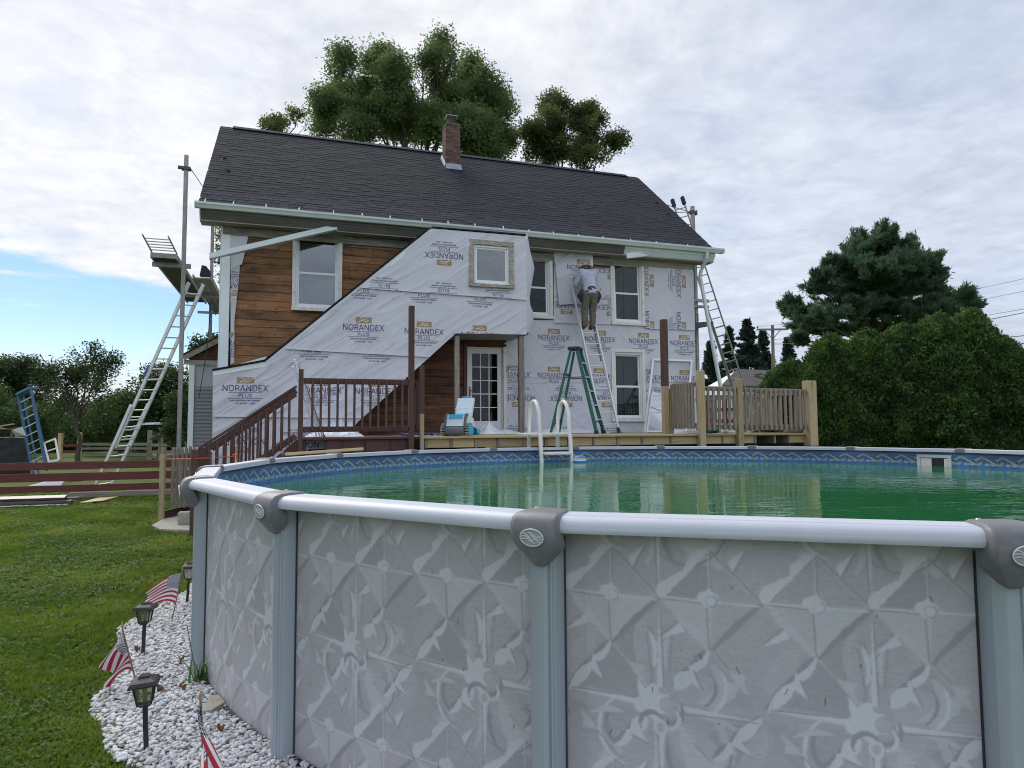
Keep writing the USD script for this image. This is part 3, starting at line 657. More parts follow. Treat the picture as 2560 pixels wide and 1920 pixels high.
# roof edge of the enclosure: white rake trim with dark shingles above
for k, (a, b) in enumerate(zip(top[:-1], top[1:])):
    p, q = hp(*a, by - .05), hp(*b, by - .05)
    hpart('rake_trim', beam((p[0], by - .055, p[1]), (q[0] + .03 * (k == 2), by - .055, q[1]), .03, .10, up=(0, 0, 1)), 'white_trim')
    d = (q - p) / np.linalg.norm(q - p); n = np.array([-d[1], d[0]]); o = .062
    A, B = p + n * o, q + n * o
    V = [(A[0], by - .10, A[1]), (B[0], by - .10, B[1]), (B[0], -.02, B[1]), (A[0], -.02, A[1])]
    V = np.array(V + [(x + n[0] * .03, y, z + n[1] * .03) for x, y, z in V])
    hpart('enclosure_roof', hull(V), 'roof_felt')
hpart('flashing', beam((*hp(590, 922, -.02)[:1], -.04, hp(590, 919, -.02)[1]), (hp(668, 900, -.02)[0], -.04, hp(668, 896, -.02)[1]), .02, .10), 'white_trim')
# loose wrap on the right side of the enclosure
def flap(prof, y0, y1, seed):
    """prof: (picture point) outer edge of the billow at several heights."""
    zz = np.linspace(0, 1, 40); rows = []
    pts = np.array([hp(*p, -.62) for p in prof]); zi = np.interp(zz, np.linspace(0, 1, len(pts)), pts[:, 1]); xi = np.interp(zz, np.linspace(0, 1, len(pts)), pts[:, 0])
    for t in np.linspace(0, 1, 14):
        b = math.sin(math.pi * t) ** .8; y = y0 + (y1 - y0) * t
        rows.append(np.stack([xr_ + .012 + (xi - xr_).clip(0) * b + .02 * (noise(np.stack([zi * 5, 0 * zi + t * 3, 0 * zi], -1), seed) - .5) * b, 0 * zi + y, zi], -1))
    return grid(np.array(rows))
hpart('loose_wrap', flap([(1314, 596), (1324, 640), (1334, 672), (1326, 715), (1320, 752), (1322, 768), (1333, 790), (1328, 812), (1316, 838)], by - .03, -.04, 3), 'wrap', smooth=True, label='billowing flap of house wrap beside the stair enclosure')
# porch posts under the enclosure
for a0, a1 in ((1137, 1149), (1298, 1311)):
    x0, x1 = hp(a0, 900, by + .01)[0], hp(a1, 900, by + .01)[0]
    hpart('porch_post', bx(x0, x1, by + .01, by + .12, 1.405, hp((a0 + a1) / 2, 838, by)[1] - .01, .006), 'grey_wood')

# ---- wrap on the main wall
RX = HL + .02
u1 = line_px((1384, 808), (1527, 812), 0); u2 = line_px((1608, 822), (1731, 826), 0); l1 = line_px((1312, 942), (1529, 949), 0)
mid_top = hp(1500, 800, 0)[1]
holes = W3.union(W4).union(W5).union(DOOR).buffer(.088, join_style=2)
x262 = hp(1263, 950)[0]; xw3 = hp(1383, 700)[0]; x300 = hp(1318, 700)[0]
base = sg.Polygon([(x262, 1.30), (RX, 1.30), (RX, 3.2), (x262, 3.2)])
sw0 = Sheet(base.intersection(below(l1, 5, 13).buffer(.08)), -.008, 'flat', 'lowest strip of house wrap on the main wall', hole=holes)
mid = sg.Polygon([hp(1262, 958), (RX, l1(RX)), (RX, hp(1733, 818)[1]), hp(1612, 806), hp(1384, 800), hp(1316, 800), hp(1259, 860), hp(1268, 940)])
sw1 = Sheet(mid, -.016, 'flat', 'middle strip of house wrap on the main wall', lip=l1, hole=holes)
upl = sg.Polygon([hp(1375, 636), hp(1383, 660), hp(1383, 815), hp(1384, 808), hp(1527, 812), hp(1527, 672), hp(1440, 672), hp(1440, 640)]).buffer(0)
sw2 = Sheet(upl, -.024, 'flat', 'house wrap between the two upper windows', lip=u1, hole=holes)
upr = sg.Polygon([hp(1609, 645), hp(1610, 822), (RX, u2(RX)), (RX, 5.80), hp(1700, 657)])
sw3 = Sheet(upr, -.030, 'flat', 'house wrap run upright at the right corner', lip=u2, hole=holes)
for p in ((1384, 844), (1500, 848), (1608, 853), (1710, 858)): sw1.logo(*p)
for p in ((1283, 936), (1384, 938.5), (1498, 942), (1616, 944), (1712, 946)): sw1.logo(*p)
for p in ((1296, 995), (1415, 996), (1518, 997), (1636, 999)): sw0.logo(*p, 180)
for p in ((1290, 1097), (1410, 1100), (1530, 1101)): sw0.logo(*p, 180, ('name', 'plus', 'small'))
sw2.logo(1416, 764, 180); sw2.logo(1530, 770, 180); sw2.logo(1532, 679, 180)
sw3.logo(1615, 701, -90); sw3.logo(1696, 704, -90); sw3.logo(1617, 818, -90); sw3.logo(1697, 820, -90)
# the hanging flap by the worker
fl = [hp(1383, 624, -.05), hp(1473, 633, -.05), hp(1476, 700, -.05), hp(1448, 759, -.05), hp(1396, 763, -.05)]
sw4 = Sheet(sg.Polygon([tuple(p) for p in fl]), -.05, 'flat', 'loose flap of house wrap hanging behind the worker', amp=4.)
sw4.logo(1455, 671, 0, ('name', 'plus', 'badge'))
hpart('batten', bx(hp(1473, 640)[0], hp(1478, 640)[0], -.11, -.085, hp(1475, 668)[1], hp(1475, 633)[1]), 'white_trim')
# left strip beside the corner board
ls = px_poly([(577, 569), (624.6, 575), (605, 663), (600.5, 663), (593, 743), (586, 803), (586, 907), (576.5, 912)])
sw5 = Sheet(ls, -.010, 'flat', 'torn strip of house wrap beside the left corner board', amp=1.4)
sw5.logo(583, 715, 180); sw5.logo(594, 857, 0)
hpart('corner_board', bx(-.02, hp(575, 700)[0], -.045, -.002, hp(552, 921)[1], 6.03, .004), 'white_trim')
hpart('corner_board', bx(-.045, -.021, -.045, .16, hp(552, 921)[1], 6.03, .004), 'white_trim')
hpart('loose_wrap', grid(np.array([[(RX + .012 + .12 * math.sin(t * 3.1) * max(0, math.sin((z - 1.4) * 1.45)) ** 2 * (.5 + noise(np.array([[z * 2, t, 0]]))[0]), t * .8 - .03, z) for z in np.linspace(1.4, 4.4, 40)] for t in np.linspace(0, 1, 10)])), 'wrap', smooth=True, label='bulging edge of house wrap round the right corner')

# ---- windows
def window(box_, y, casing='cream_paint', cw=.085, sash=True, curtain=True, glass='glass_dim'):
    x0, z0, x1, z1 = box_.bounds; fr = .045
    win = hpart('window', cat(bx(x0, x0 + fr, y - .012, y + .11, z0, z1), bx(x1 - fr, x1, y - .012, y + .11, z0, z1), bx(x0 + fr, x1 - fr, y - .012, y + .11, z1 - fr, z1), bx(x0 + fr, x1 - fr, y - .012, y + .11, z0, z0 + fr)), 'vinyl')
    U = dict(under=win)
    for a, b, c, d in ((x0 - cw, x0 + .008, z0 - .005, z1 + .005), (x1 - .008, x1 + cw, z0 - .005, z1 + .005), (x0 - cw - .004, x1 + cw + .004, z1 + .007, z1 + .007 + cw)):
        hpart('casing', bx(a, b, y - .048, y - .014, c, d, .004), casing, **U)
    hpart('sill', bx(x0 - cw - .01, x1 + cw + .01, y - .085, y - .01, z0 - .085, z0 - .008, .006), casing, **U)
    a0, a1, zm = x0 + fr, x1 - fr, z0 + (z1 - z0) * .485
    panes = [(z0 + fr, zm + .015, y + .03), (zm - .015, z1 - fr, y + .065)] if sash else [(z0 + fr, z1 - fr, y + .03)]
    for c, d, yy in panes:
        w = .042
        hpart('sash', cat(bx(a0 + .002, a0 + w, yy - .014, yy + .014, c, d), bx(a1 - w, a1 - .002, yy - .014, yy + .014, c, d), bx(a0 + w, a1 - w, yy - .014, yy + .014, c, c + w), bx(a0 + w, a1 - w, yy - .014, yy + .014, d - w, d)), 'vinyl', **U)
        hpart('pane', bx(a0 + w - .005, a1 - w + .005, yy - .003, yy + .003, c + w - .005, d - w + .005), glass, **U)
    if curtain:
        xm_ = (x0 + x1) / 2 + RNG.uniform(-.03, .03)
        for p, q in ((x0 - .03, xm_ - .015), (xm_ + .015, x1 + .03)):
            t = np.linspace(0, 1, 40); zz = np.linspace(z0 - .1, z1 + .03, 6)
            hpart('curtain', grid(np.array([[(p + (q - p) * u, y + .24 + .018 * math.sin(u * 38 + 2 * math.sin(u * 7)), z) for u in t] for z in zz])), 'curtain', smooth=True, **U)
    return win
window(W1, .0, 'cream_paint', .065, curtain=False, glass='glass')
window(W3, .0, 'cream_paint', curtain=False, glass='glass_dim'); window(W4, .0, 'cream_paint'); window(W5, .0, 'cream_paint')
window(W2, BY - .065, 'weathered_trim', .11, sash=False, curtain=False, glass='glass')

# ---- door
x0, z0, x1, z1 = DOOR.bounds; st, ra, rb = .10, .13, .26
door = hpart('door', cat(bx(x0 + .03, x0 + .03 + st, .02, .065, z0 + .02, z1 - .03), bx(x1 - .03 - st, x1 - .03, .02, .065, z0 + .02, z1 - .03), bx(x0 + .03 + st, x1 - .03 - st, .02, .065, z1 - .03 - ra, z1 - .03), bx(x0 + .03 + st, x1 - .03 - st, .02, .065, z0 + .02, z0 + .02 + rb)), 'door_white')
g0, g1, h0, h1 = x0 + .03 + st, x1 - .03 - st, z0 + .02 + rb, z1 - .03 - ra
for i in (1, 2): hpart('glazing_bar', bx(g0 + (g1 - g0) * i / 3 - .011, g0 + (g1 - g0) * i / 3 + .011, .026, .056, h0, h1), 'door_white', under=door)
for i in range(1, 5):
    for c in range(3): hpart('glazing_bar', bx(g0 + (g1 - g0) * c / 3 + .0115, g0 + (g1 - g0) * (c + 1) / 3 - .0115, .027, .055, h0 + (h1 - h0) * i / 5 - .011, h0 + (h1 - h0) * i / 5 + .011), 'door_white', under=door)
for c in range(3):
    for i in range(5): hpart('pane', bx(g0 + (g1 - g0) * c / 3 + .008, g0 + (g1 - g0) * (c + 1) / 3 - .008, .038, .043, h0 + (h1 - h0) * i / 5 + .008, h0 + (h1 - h0) * (i + 1) / 5 - .008), 'glass_dim', under=door)
hpart('handle', cat(bx(x0 + .055, x0 + .085, .005, .02, z0 + .86, z0 + 1.12, .004), tube([HF.w(0, 0, 0) * 0 + (x0 + .07, -.02, z0 + 1.02), (x0 + .17, -.025, z0 + 1.02)], .009)), 'bronze', under=door)
hpart('door_jamb', cat(bx(x0, x0 + .027, .0, .10, z0, z1), bx(x1 - .027, x1, .0, .10, z0, z1), bx(x0 + .027, x1 - .027, .0, .10, z1 - .027, z1)), 'cream_paint')
hpart('door_casing', bx(x1 + .006, x1 + .085, -.045, -.004, 1.40, z1 + .02, .004), 'cream_paint')
hpart('door_casing', bx(x0 - .09, x0 - .006, -.03, -.004, 1.40, z1 + .06, .004), 'brown_paint')
hpart('doorstep', bx(x0 - .02, x1 + .02, -.10, .02, z0 - .06, z0 + .005, .01), 'weathered_trim')

# ---- eaves
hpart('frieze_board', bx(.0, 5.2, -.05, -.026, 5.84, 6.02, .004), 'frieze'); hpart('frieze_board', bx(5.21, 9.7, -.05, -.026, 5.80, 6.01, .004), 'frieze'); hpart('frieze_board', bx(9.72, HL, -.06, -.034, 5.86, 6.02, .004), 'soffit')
hpart('soffit', bx(XL + .03, XR - .03, -.33, .05, 6.03, 6.05), 'soffit')
ev = np.array([(-.33, 6.055), (-.33, 6.06), (-.42, 6.20), (-.42, 6.30), (-.33, 6.36), (.12, 6.64), (.12, 6.055)])
for xa, xb, mt in ((XL + .03, XL + .06, 'weathered_trim'), (XR - .06, XR - .03, 'white_trim')): hpart('eave_return', loft([np.c_[np.full(7, xa), ev], np.c_[np.full(7, xb), ev]]), mt)
XS = 9.7
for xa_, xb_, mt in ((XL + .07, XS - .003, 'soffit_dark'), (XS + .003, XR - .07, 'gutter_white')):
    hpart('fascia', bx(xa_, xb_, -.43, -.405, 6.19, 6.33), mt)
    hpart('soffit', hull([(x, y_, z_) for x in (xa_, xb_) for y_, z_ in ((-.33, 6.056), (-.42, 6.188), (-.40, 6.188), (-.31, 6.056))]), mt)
gp = np.array([(-.435, 6.375), (-.435, 6.255), (-.51, 6.255), (-.53, 6.275), (-.545, 6.31), (-.575, 6.335), (-.58, 6.375), (-.568, 6.378), (-.562, 6.345), (-.53, 6.318), (-.515, 6.285), (-.50, 6.27), (-.447, 6.27), (-.447, 6.375)])
gut = hpart('gutter', loft([np.c_[np.full(len(gp), XL - .05), gp], np.c_[np.full(len(gp), XR + .17), gp]]), 'gutter_white', smooth=40)
for xg in (XL - .052, XR + .155): hpart('end_cap', bx(xg, xg + .012, -.575, -.436, 6.258, 6.376), 'gutter_white', under=gut)
for px in (511, 582, 664, 747, 833, 905, 975, 1055, 1120, 1187, 1258, 1322, 1383, 1446, 1507, 1576, 1640, 1718):
    x = hp(px, 540, -.5)[0]; hpart('gutter_strap', beam((x, -.535, 6.365), (x + .01, -.46, 6.44 + .03 * (px < 1260)), .022, .010), 'vinyl', under=gut)
# downspout at the right end, swung loose
dp = [HF.w(hp(1764, 632, -.45)[0], -.50, 6.26), HF.w(hp(1763, 648, -.4)[0], -.46, 6.06), HF.w(hp(1752, 668, -.2)[0], -.24, 5.86), HF.w(hp(1750, 690, -.2)[0], -.20, 5.66), HF.w(hp(1757, 740, -.2)[0], -.24, 5.1), HF.w(hp(1802, 976, -.6)[0], -.62, hp(1802, 976, -.6)[1])]
house.part('downspout', cat([beam(a, b, .075, .095, up=HF.Y, b=.012) for a, b in zip(dp[:-1], dp[1:])]), 'gutter_white')
# loose trim pieces hanging from the eave
def angle_strip(p, q, h=.15, w=.14):
    p, q = np.array(p), np.array(q); return cat(beam(p, q, .008, h, b=0), beam(p + (0, -w / 2, -h / 2), q + (0, -w / 2, -h / 2), w, .008, b=0), beam(p + (0, -w, -h / 2 + .02), q + (0, -w, -h / 2 + .02), .008, .04, b=0))
hpart('loose_eave_trim', angle_strip((hp(524, 643, -.55)[0], -.50, hp(524, 640, -.55)[1]), (hp(842, 562, -.40)[0], -.36, 6.12)), 'gutter_white', label='long strip of eave trim hanging down at its left end')
hpart('loose_eave_trim', angle_strip((hp(1567, 648, -.75)[0], -.75, hp(1567, 640, -.75)[1]), (hp(1612, 628, -.4)[0], -.36, 6.10)), 'gutter_white', label='short bent end of eave trim above the upper right window')

# ---- roof
L_ = math.hypot(RY - EY, RZ - EZ); ca, sa = (RY - EY) / L_, (RZ - EZ) / L_
def slope(x, s, n): return np.stack([x, EY + s * ca - n * sa, EZ + s * sa + n * ca], -1)
def slab(x0, x1, s0, s1, n0, n1): return hull(np.array([slope(x, s, n) for x in (x0, x1) for s in (s0, s1) for n in (n0, n1)]))
roof = hpart('roof', slab(XL, XR, 0, L_, -.10, 0), 'roof_felt')
back = arr(slab(XL, XR, -.1, L_ - .02, -.10, 0)); hpart('roof', (back[0] * (1, -1, 1) + (0, 2 * RY, 0), back[1][:, ::-1]), 'roof_felt')
def shingle(x0, x1, s0, t):
    e = .165; q = [(x0, s0, t), (x1, s0, t), (x1, s0 + e, .004), (x0, s0 + e, .004), (x0, s0, .0005), (x1, s0, .0005), (x1, s0 + e, .0005), (x0, s0 + e, .0005)]
    return np.array([slope(*p) for p in q])
_SF = np.array([(0, 1, 2), (0, 2, 3), (0, 4, 5), (0, 5, 1), (1, 5, 6), (1, 6, 2), (0, 3, 7), (0, 7, 4), (3, 2, 6), (3, 6, 7), (4, 7, 6), (4, 6, 5)])
allsh = []
for r in range(int(L_ / .143)):
    s0 = r * .143; x = XL - .01 - RNG.uniform(0, .2)
    while x < XR:
        w = float(RNG.choice([.16, .22, .28, .34])); a, b = max(x, XL - .012), min(x + w - .006, XR + .012)
        if b - a > .03: allsh.append(shingle(a, b, s0, float(RNG.choice([.008, .011, .014]))))
        x += w
for q in allsh[:300]: hpart('shingle', (q, _SF), 'shingle', under=roof)
V = np.vstack(allsh[300:]); Fc = np.vstack([_SF + 8 * i for i in range(len(allsh) - 300)])
hpart('shingles', (V, Fc), 'shingle_many', under=roof, kind='stuff')
for k in range(40):
    x = XL + .32 + k * .305; hpart('ridge_cap', hull([(x, RY + dy, RZ + .035 - abs(dy) * SL * .9 + dz) for x in (x, x + .298) for dy in (-.15, 0, .15) for dz in (0, .012)]), 'shingle', under=roof)
hpart('rake_board', slab(XL + .006, XL + .04, .05, L_, -.26, -.10), 'weathered_trim'); hpart('rake_board', slab(XR - .04, XR - .006, .05, L_, -.26, -.10), 'white_trim')
# snow-guard like staples where the scaffold stays are fixed
def on_roof(px, py):
    d = ray(px, py); n = HF.X * 0 + (HF.Y * -sa + np.array([0, 0, ca])); p0 = HF.w(0, EY, EZ); t = ((p0 - CAM) @ n) / (d @ n); return CAM + d * t
# ---- chimney
bp_ = HF.inv(on_roof(1133, 421)); cw, cd = .44, .50
cx0, cy0 = bp_[0] - cw / 2, bp_[1]; ct = HF.hit(1133, 308, cy0)[1]
chim = hpart('chimney', bx(cx0 + .012, cx0 + cw - .012, cy0 + .012, cy0 + cd - .012, roof_z(cy0) - .3, ct - .02), 'mortar')
H = .0675; n_ = int((ct - roof_z(cy0) - .10) / H)
for r in range(n_ + 1):
    z1 = ct - r * H; z0 = z1 - H + .010; e = .014 if r in (0,) else 0.
    off = .5 if r % 2 else 0.
    def brick_row(L, place, zmin):
        x = -off * .21
        while x < L - .02:
            a, b = max(x, 0), min(x + .205, L)
            if b - a > .03 and z0 > zmin: place(a, b)
            x += .215
    brick_row(cw, lambda a, b: hpart('brick', bx(cx0 + a, cx0 + b, cy0 - e, cy0 + .10, z0, z1, .004), 'brick_red', under=chim), roof_z(cy0) + .10)
    brick_row(cd - .11, lambda a, b: hpart('brick', bx(cx0 - e, cx0 + .09, cy0 + .105 + a, cy0 + .105 + b - .004, z0, z1, .004), 'brick_red', under=chim), roof_z(cy0 + cd / 2))
    brick_row(cd - .11, lambda a, b: hpart('brick', bx(cx0 + cw - .09, cx0 + cw + e, cy0 + .105 + a, cy0 + .105 + b - .004, z0, z1, .004), 'brick_red', under=chim), roof_z(cy0 + cd / 2))
zb = roof_z(cy0)
hpart('flashing', cat(hull([(cx0 - .012, cy0 - .012, zb + .14), (cx0 + cw + .012, cy0 - .012, zb + .14), (cx0 - .02, cy0 - .10, zb - .06), (cx0 + cw + .03, cy0 - .10, zb - .06), (cx0 - .012, cy0 + .05, zb), (cx0 + cw + .012, cy0 + .05, zb)]),
      hull([(cx0 - .014, cy0 - .01, zb + .15), (cx0 - .014, cy0 + cd, roof_z(cy0 + cd) + .16), (cx0 - .05, cy0 - .02, zb + .01), (cx0 - .05, cy0 + cd, roof_z(cy0 + cd) + .01), (cx0 + .01, cy0, zb + .1), (cx0 + .01, cy0 + cd, roof_z(cy0 + cd) + .1)])), 'lead', under=chim)
kx, ky = cx0 + cw / 2, cy0 + cd / 2
hpart('cap_base', bx(kx - .14, kx + .14, ky - .14, ky + .14, ct - .02, ct + .055, .006), 'galvanised', under=chim); hpart('cap_lid', bx(kx - .17, kx + .17, ky - .17, ky + .17, ct + .27, ct + .285, .004), 'galvanised', under=chim)
hpart('spark_screen', cat([tube([(kx + sx * .11 + dx, ky + sy * .11 + dy, ct + .05), (kx + sx * .11 + dx, ky + sy * .11 + dy, ct + .27)], .005, 5) for sx, sy, ux, uy in ((-1, -1, 1, 0), (-1, 1, 1, 0), (-1, -1, 0, 1), (1, -1, 0, 1)) for dx, dy in ((ux * q * .022, uy * q * .022) for q in range(11))] + [bx(kx - .115, kx + .115, ky - .115, ky + .115, ct + .055, ct + .07)]), 'dark_metal', under=chim)

# ---- grey-sided wing seen past the left corner
WY = 5.2
wing = Thing('side_building', 'low grey-sided building with dark gable behind the left corner of the house', 'building', HF.w(-2.2, WY, 0), YAW)
def wp(px, py): return HF.hit(px, py, WY)
def wpart(name, mesh, mat, **kw): return wing.part(name, HF.wm(arr(mesh)), mat, **kw)
x0, x1 = wp(472, 1000)[0], .6
zt = wp(500, 912)[1]
wpart('wall', bx(x0, x1, WY + .02, WY + .2, 0, zt), 'grey_sheath'); wpart('wall', bx(x0 + .01, x0 + .15, WY + .21, WY + 4, 0, zt), 'grey_sheath')
z = .05; zc = wp(500, 966)[1]
while z < zc:
    wpart('siding_board', hull([(a, WY + .018, z + .11) for a in (x0 + .14, x1)] + [(a, WY - .012, z) for a in (x0 + .14, x1)] + [(a, WY + .018, z) for a in (x0 + .14, x1)]), 'grey_siding'); z += .105
wpart('corner_board', bx(x0 - .01, x0 + .135, WY - .03, WY + .015, 0, zt, .004), 'white_trim')
wpart('base_board', bx(x0 - .1, x1, WY - .06, WY - .02, wp(480, 1122)[1] - .1, wp(480, 1118)[1]), 'white_trim')
r0, r1 = wp(459, 893), wp(553, 845)
wpart('frieze_board', bx(x0 - .15, x1, WY - .05, WY - .005, zt - .0, zt + .13), 'soffit')
wpart('gable_boards', upright(extr(sg.Polygon([(x0 + .15, zt + .13), (x1, zt + .13), (x1, r1[1] + .3), (r1[0], r1[1] - .06), (x0, zt + .2)]).buffer(0), .08), WY + .1), 'shaded_board')
d = np.array([r1[0] - r0[0], r1[1] - r0[1]]); e = r0 + d * 1.8
wpart('rake_board', beam((r0[0], WY - .1, r0[1] - .03), (e[0], WY - .1, e[1] - .03), .03, .16), 'weathered_trim')
wpart('roof', hull([(r0[0], WY - .14, r0[1] + .05), (e[0], WY - .14, e[1] + .05), (r0[0], WY + 4, r0[1] + .05), (e[0], WY + 4, e[1] + .05), (r0[0], WY - .14, r0[1] + .09), (e[0], WY - .14, e[1] + .09), (r0[0], WY + 4, r0[1] + .09), (e[0], WY + 4, e[1] + .09)]), 'roof_felt')
# ------------------------------------------------------------------ the pool
pool = Thing('swimming_pool', 'round above-ground pool with embossed grey wall and white top rails', 'pool', PC, 0)
def pol(r, th, z): return np.array([PC[0] + r * math.cos(th), PC[1] + r * math.sin(th), z])
TH = [PH - k * 2 * math.pi / NSEG for k in range(NSEG)]
from PIL import Image, ImageDraw, ImageFilter
def wall_tile():
    """The wall's printed panel design, one repeat: .66 m wide, .72 m high, drawn at 1 mm."""
    W, H, S = 660, 720, 2
    img = Image.new('F', (W * S * 3, H * S * 3), .47); D = ImageDraw.Draw(img); r = np.random.default_rng(5)
    Lt, Dk, Md, L2 = .95, .12, .33, .70
    def rough(pts, a=4, step=12):
        out = []
        for (x0, y0), (x1, y1) in zip(pts, pts[1:] + pts[:1]):
            n = max(1, int(math.hypot(x1 - x0, y1 - y0) / step))
            for i in range(n): out.append((x0 + (x1 - x0) * i / n + r.normal(0, a * .35), y0 + (y1 - y0) * i / n + r.normal(0, a * .35)))
        return out
    def scene_(layer):
        for ox in range(3):
            for oy in range(3):
                cx, cy = (ox + .5) * W, (oy + .5) * H
                P = lambda pts: [((cx + x) * S, (cy - y) * S) for x, y in pts]
                def poly(pts, t, a=3): D.polygon(P(rough([tuple(map(float, p)) for p in pts], a)), fill=t)
                def line(pts, t, w): D.line(P(pts), fill=t, width=int(w * S), joint='curve')
                def leaf_(p, q, w, t, bend=0., a=2):
                    p, q = np.array(p, float), np.array(q, float); d = q - p; n = np.array([-d[1], d[0]]) / np.hypot(*d); s = np.linspace(0, 1, 12)[:, None]
                    m = p + d * s + n * bend * np.sin(math.pi * s); k = w * np.sin(math.pi * s) ** .8
                    poly([tuple(x) for x in np.vstack([m + n * k, (m - n * k)[::-1]])], t, a)
                def arc_(c, rad, a0, a1, w0, t, sq=1., rot_=0., a=2):
                    th = np.radians(np.linspace(a0, a1, 26)); k = w0 * np.sin(np.linspace(0, math.pi, 26)) ** .7; ca, sa = math.cos(math.radians(rot_)), math.sin(math.radians(rot_))
                    f = lambda R: [(c[0] + (R_ * math.cos(q)) * ca - (R_ * math.sin(q) * sq) * sa, c[1] + (R_ * math.cos(q)) * sa + (R_ * math.sin(q) * sq) * ca) for R_, q in zip(R, th)]
                    poly(f(rad + k / 2) + f(rad - k / 2)[::-1], t, a)
                V = [(-330, 0), (-165, 190), (0, 0), (165, 190)]
                if layer == 0:
                    # dark plain fields
                    poly([(-22, 26), (-120, 150), (-165, 185), (-235, 110), (-300, 40), (-60, 18)], .30, 2); poly([(-22, 60), (-18, 250), (-110, 290), (-150, 200), (-60, 90)], .33, 2)
                    poly([(308, 18), (200, 150), (165, 180), (110, 120), (60, 30)], .42, 2); poly([(190, -30), (320, -30), (300, -140), (200, -170), (150, -90)], .36, 2)
                    poly([(-320, -20), (-170, -40), (-190, -160), (-300, -110)], .40, 2); poly([(20, -60), (10, -330), (120, -300), (160, -200), (90, -80)], .44, 2)
                    for i, dx in enumerate((-165, 165)):
                        c = np.array([dx, 360.]); hw, hh = 160, 162; k = lambda x, y: tuple(c + (x, y))
                        poly([k(-hw, 0), k(0, hh), k(0, 0)], .30 if i else .41); poly([k(0, hh), k(hw, 0), k(0, 0)], .45); poly([k(-hw, 0), k(0, -hh), k(0, 0)], .60 if i == 0 else .66); poly([k(0, -hh), k(hw, 0), k(0, 0)], L2 if i == 0 else .50)
                if layer == 1:
                    # petals: rounded loops with brushed ends
                    leaf_((30, -60), (205, -250), 66, .54, 10, 7); leaf_((60, -110), (215, -255), 40, .68, -6, 12); leaf_((50, 30), (235, 70), 48, .52, 14, 7); leaf_((120, 20), (270, 110), 26, .66, -10, 10)
                    leaf_((-60, -30), (-250, -150), 60, .40, -10, 5); leaf_((-120, -120), (-215, -205), 26, .62, 8, 8); leaf_((-40, 60), (-60, 300), 30, .52, 10, 6); leaf_((330, -40), (230, -230), 34, .55, 10, 8); leaf_((-330, 60), (-210, 240), 34, .53, 8, 8)
                    arc_((-95, -95), 105, 95, 250, 34, .40, 1, 0); arc_((-95, -95), 118, 100, 265, 12, Lt, 1, 0); arc_((-110, -80), 78, 130, 260, 14, Dk)
                    arc_((95, -115), 120, -70, 60, 46, .62, 1, 0, 7); arc_((100, -120), 96, -95, 10, 26, L2, 1, 0, 8); arc_((95, -115), 132, -150, 40, 8, Dk)
                    arc_((105, 80), 92, -60, 50, 44, .62, 1, 0, 7); arc_((105, 80), 108, -80, 30, 12, Lt, 1, 0, 5); arc_((110, 75), 70, -70, 40, 10, Dk)
                    arc_((-40, 160), 52, -60, 80, 18, .60); arc_((52, 170), 60, 120, 250, 22, L2, 1, 0, 4); arc_((60, 170), 66, 115, 240, 7, Dk)
                    for s in (1, -1): leaf_((s * 22, 120), (s * 34, 245), 9, Lt if s < 0 else L2, s * 12); line([(s * 30, 110), (s * 44, 240)], Dk, 4)
                    leaf_((-20, -90), (-44, -260), 13, L2, 20); leaf_((22, -100), (58, -250), 9, Dk, -16); leaf_((-120, -40), (-250, -58), 11, L2, -14); leaf_((130, -24), (262, -70), 9, .66, 16)
                    # chains of leaves along one diagonal, thin ridges along the other
                    for a, b in (((-330, 0), (-165, 200)), ((0, 0), (165, 200)), ((0, 0), (-165, -160)), ((330, 0), (165, -160))):
                        a, b = np.array(a, float), np.array(b, float); d = b - a; n = np.array([-d[1], d[0]]) / np.hypot(*d); n = n if n[0] < 0 else -n
                        first = .28 if np.allclose(a, 0) else .04
                        leaf_(a + d * first + n * 12, a + d * .66 + n * 14, 11, Dk); leaf_(a + d * first, a + d * .62, 25 if np.allclose(a, 0) else 20, Lt, 0, 3); leaf_(a + d * .56, a + d * .99, 20, Lt, 0, 4); leaf_(a + d * .66 + n * 15, a + d * .98 + n * 6, 9, Dk)
                        sp = a + d * .62; poly([tuple(sp - n * 6), tuple(sp - n * 64 - d * .10), tuple(sp - n * 10 - d * .12)], Lt, 2); line([tuple(sp - n * 4 + d * .03), tuple(sp - n * 66 - d * .09)], Dk, 4)
                    for a, b in (((-165, 200), (0, 0)), ((165, 200), (330, 0)), ((-165, -160), (-330, 0)), ((165, -160), (0, 0))):
                        a, b = np.array(a, float), np.array(b, float); m_ = a * .68 + b * .32; d = b - a; n = np.array([-d[1], d[0]]) / np.hypot(*d)
                        line([tuple(a), tuple(m_)], L2, 4); line([tuple(a + n * 5), tuple(m_ + n * 5)], Dk, 4); poly([tuple(m_), tuple(m_ + n * 40 + d * .18), tuple(m_ + d * .26)], L2, 3); leaf_(m_ + d * .05, m_ + d * .38, 9, .66, 6)
                    for i, dx in enumerate((-165, 165)):
                        c = np.array([dx, 360.]); hw, hh = 160, 162; k = lambda x, y: tuple(c + (x, y))
                        poly([k(-hw - 4, -4), k(-hw - 14, 22), k(-hw + 2, 52), k(-hw * .66, hh * .50), k(-hw * .50, hh * .58), k(-hw * .44, hh * .80), k(-hw * .18, hh * 1.02), k(0, hh + 4), k(0, hh - 8), k(-hw * .5, hh * .42), k(-hw + 14, 4)], Lt, 5)
                        line([k(-hw * .02, hh * .94), k(-hw + 18, 2)], Dk, 3)
                        line([k(0, hh), k(hw, 0)], L2, 4); line([k(7, hh), k(hw + 7, 0)], Dk, 5)
                        poly([k(hw, 2), k(hw + 12, -4), k(hw * .56, -hh * .56), k(6, -hh - 6), k(0, -hh), k(hw * .46, -hh * .46)], Dk)
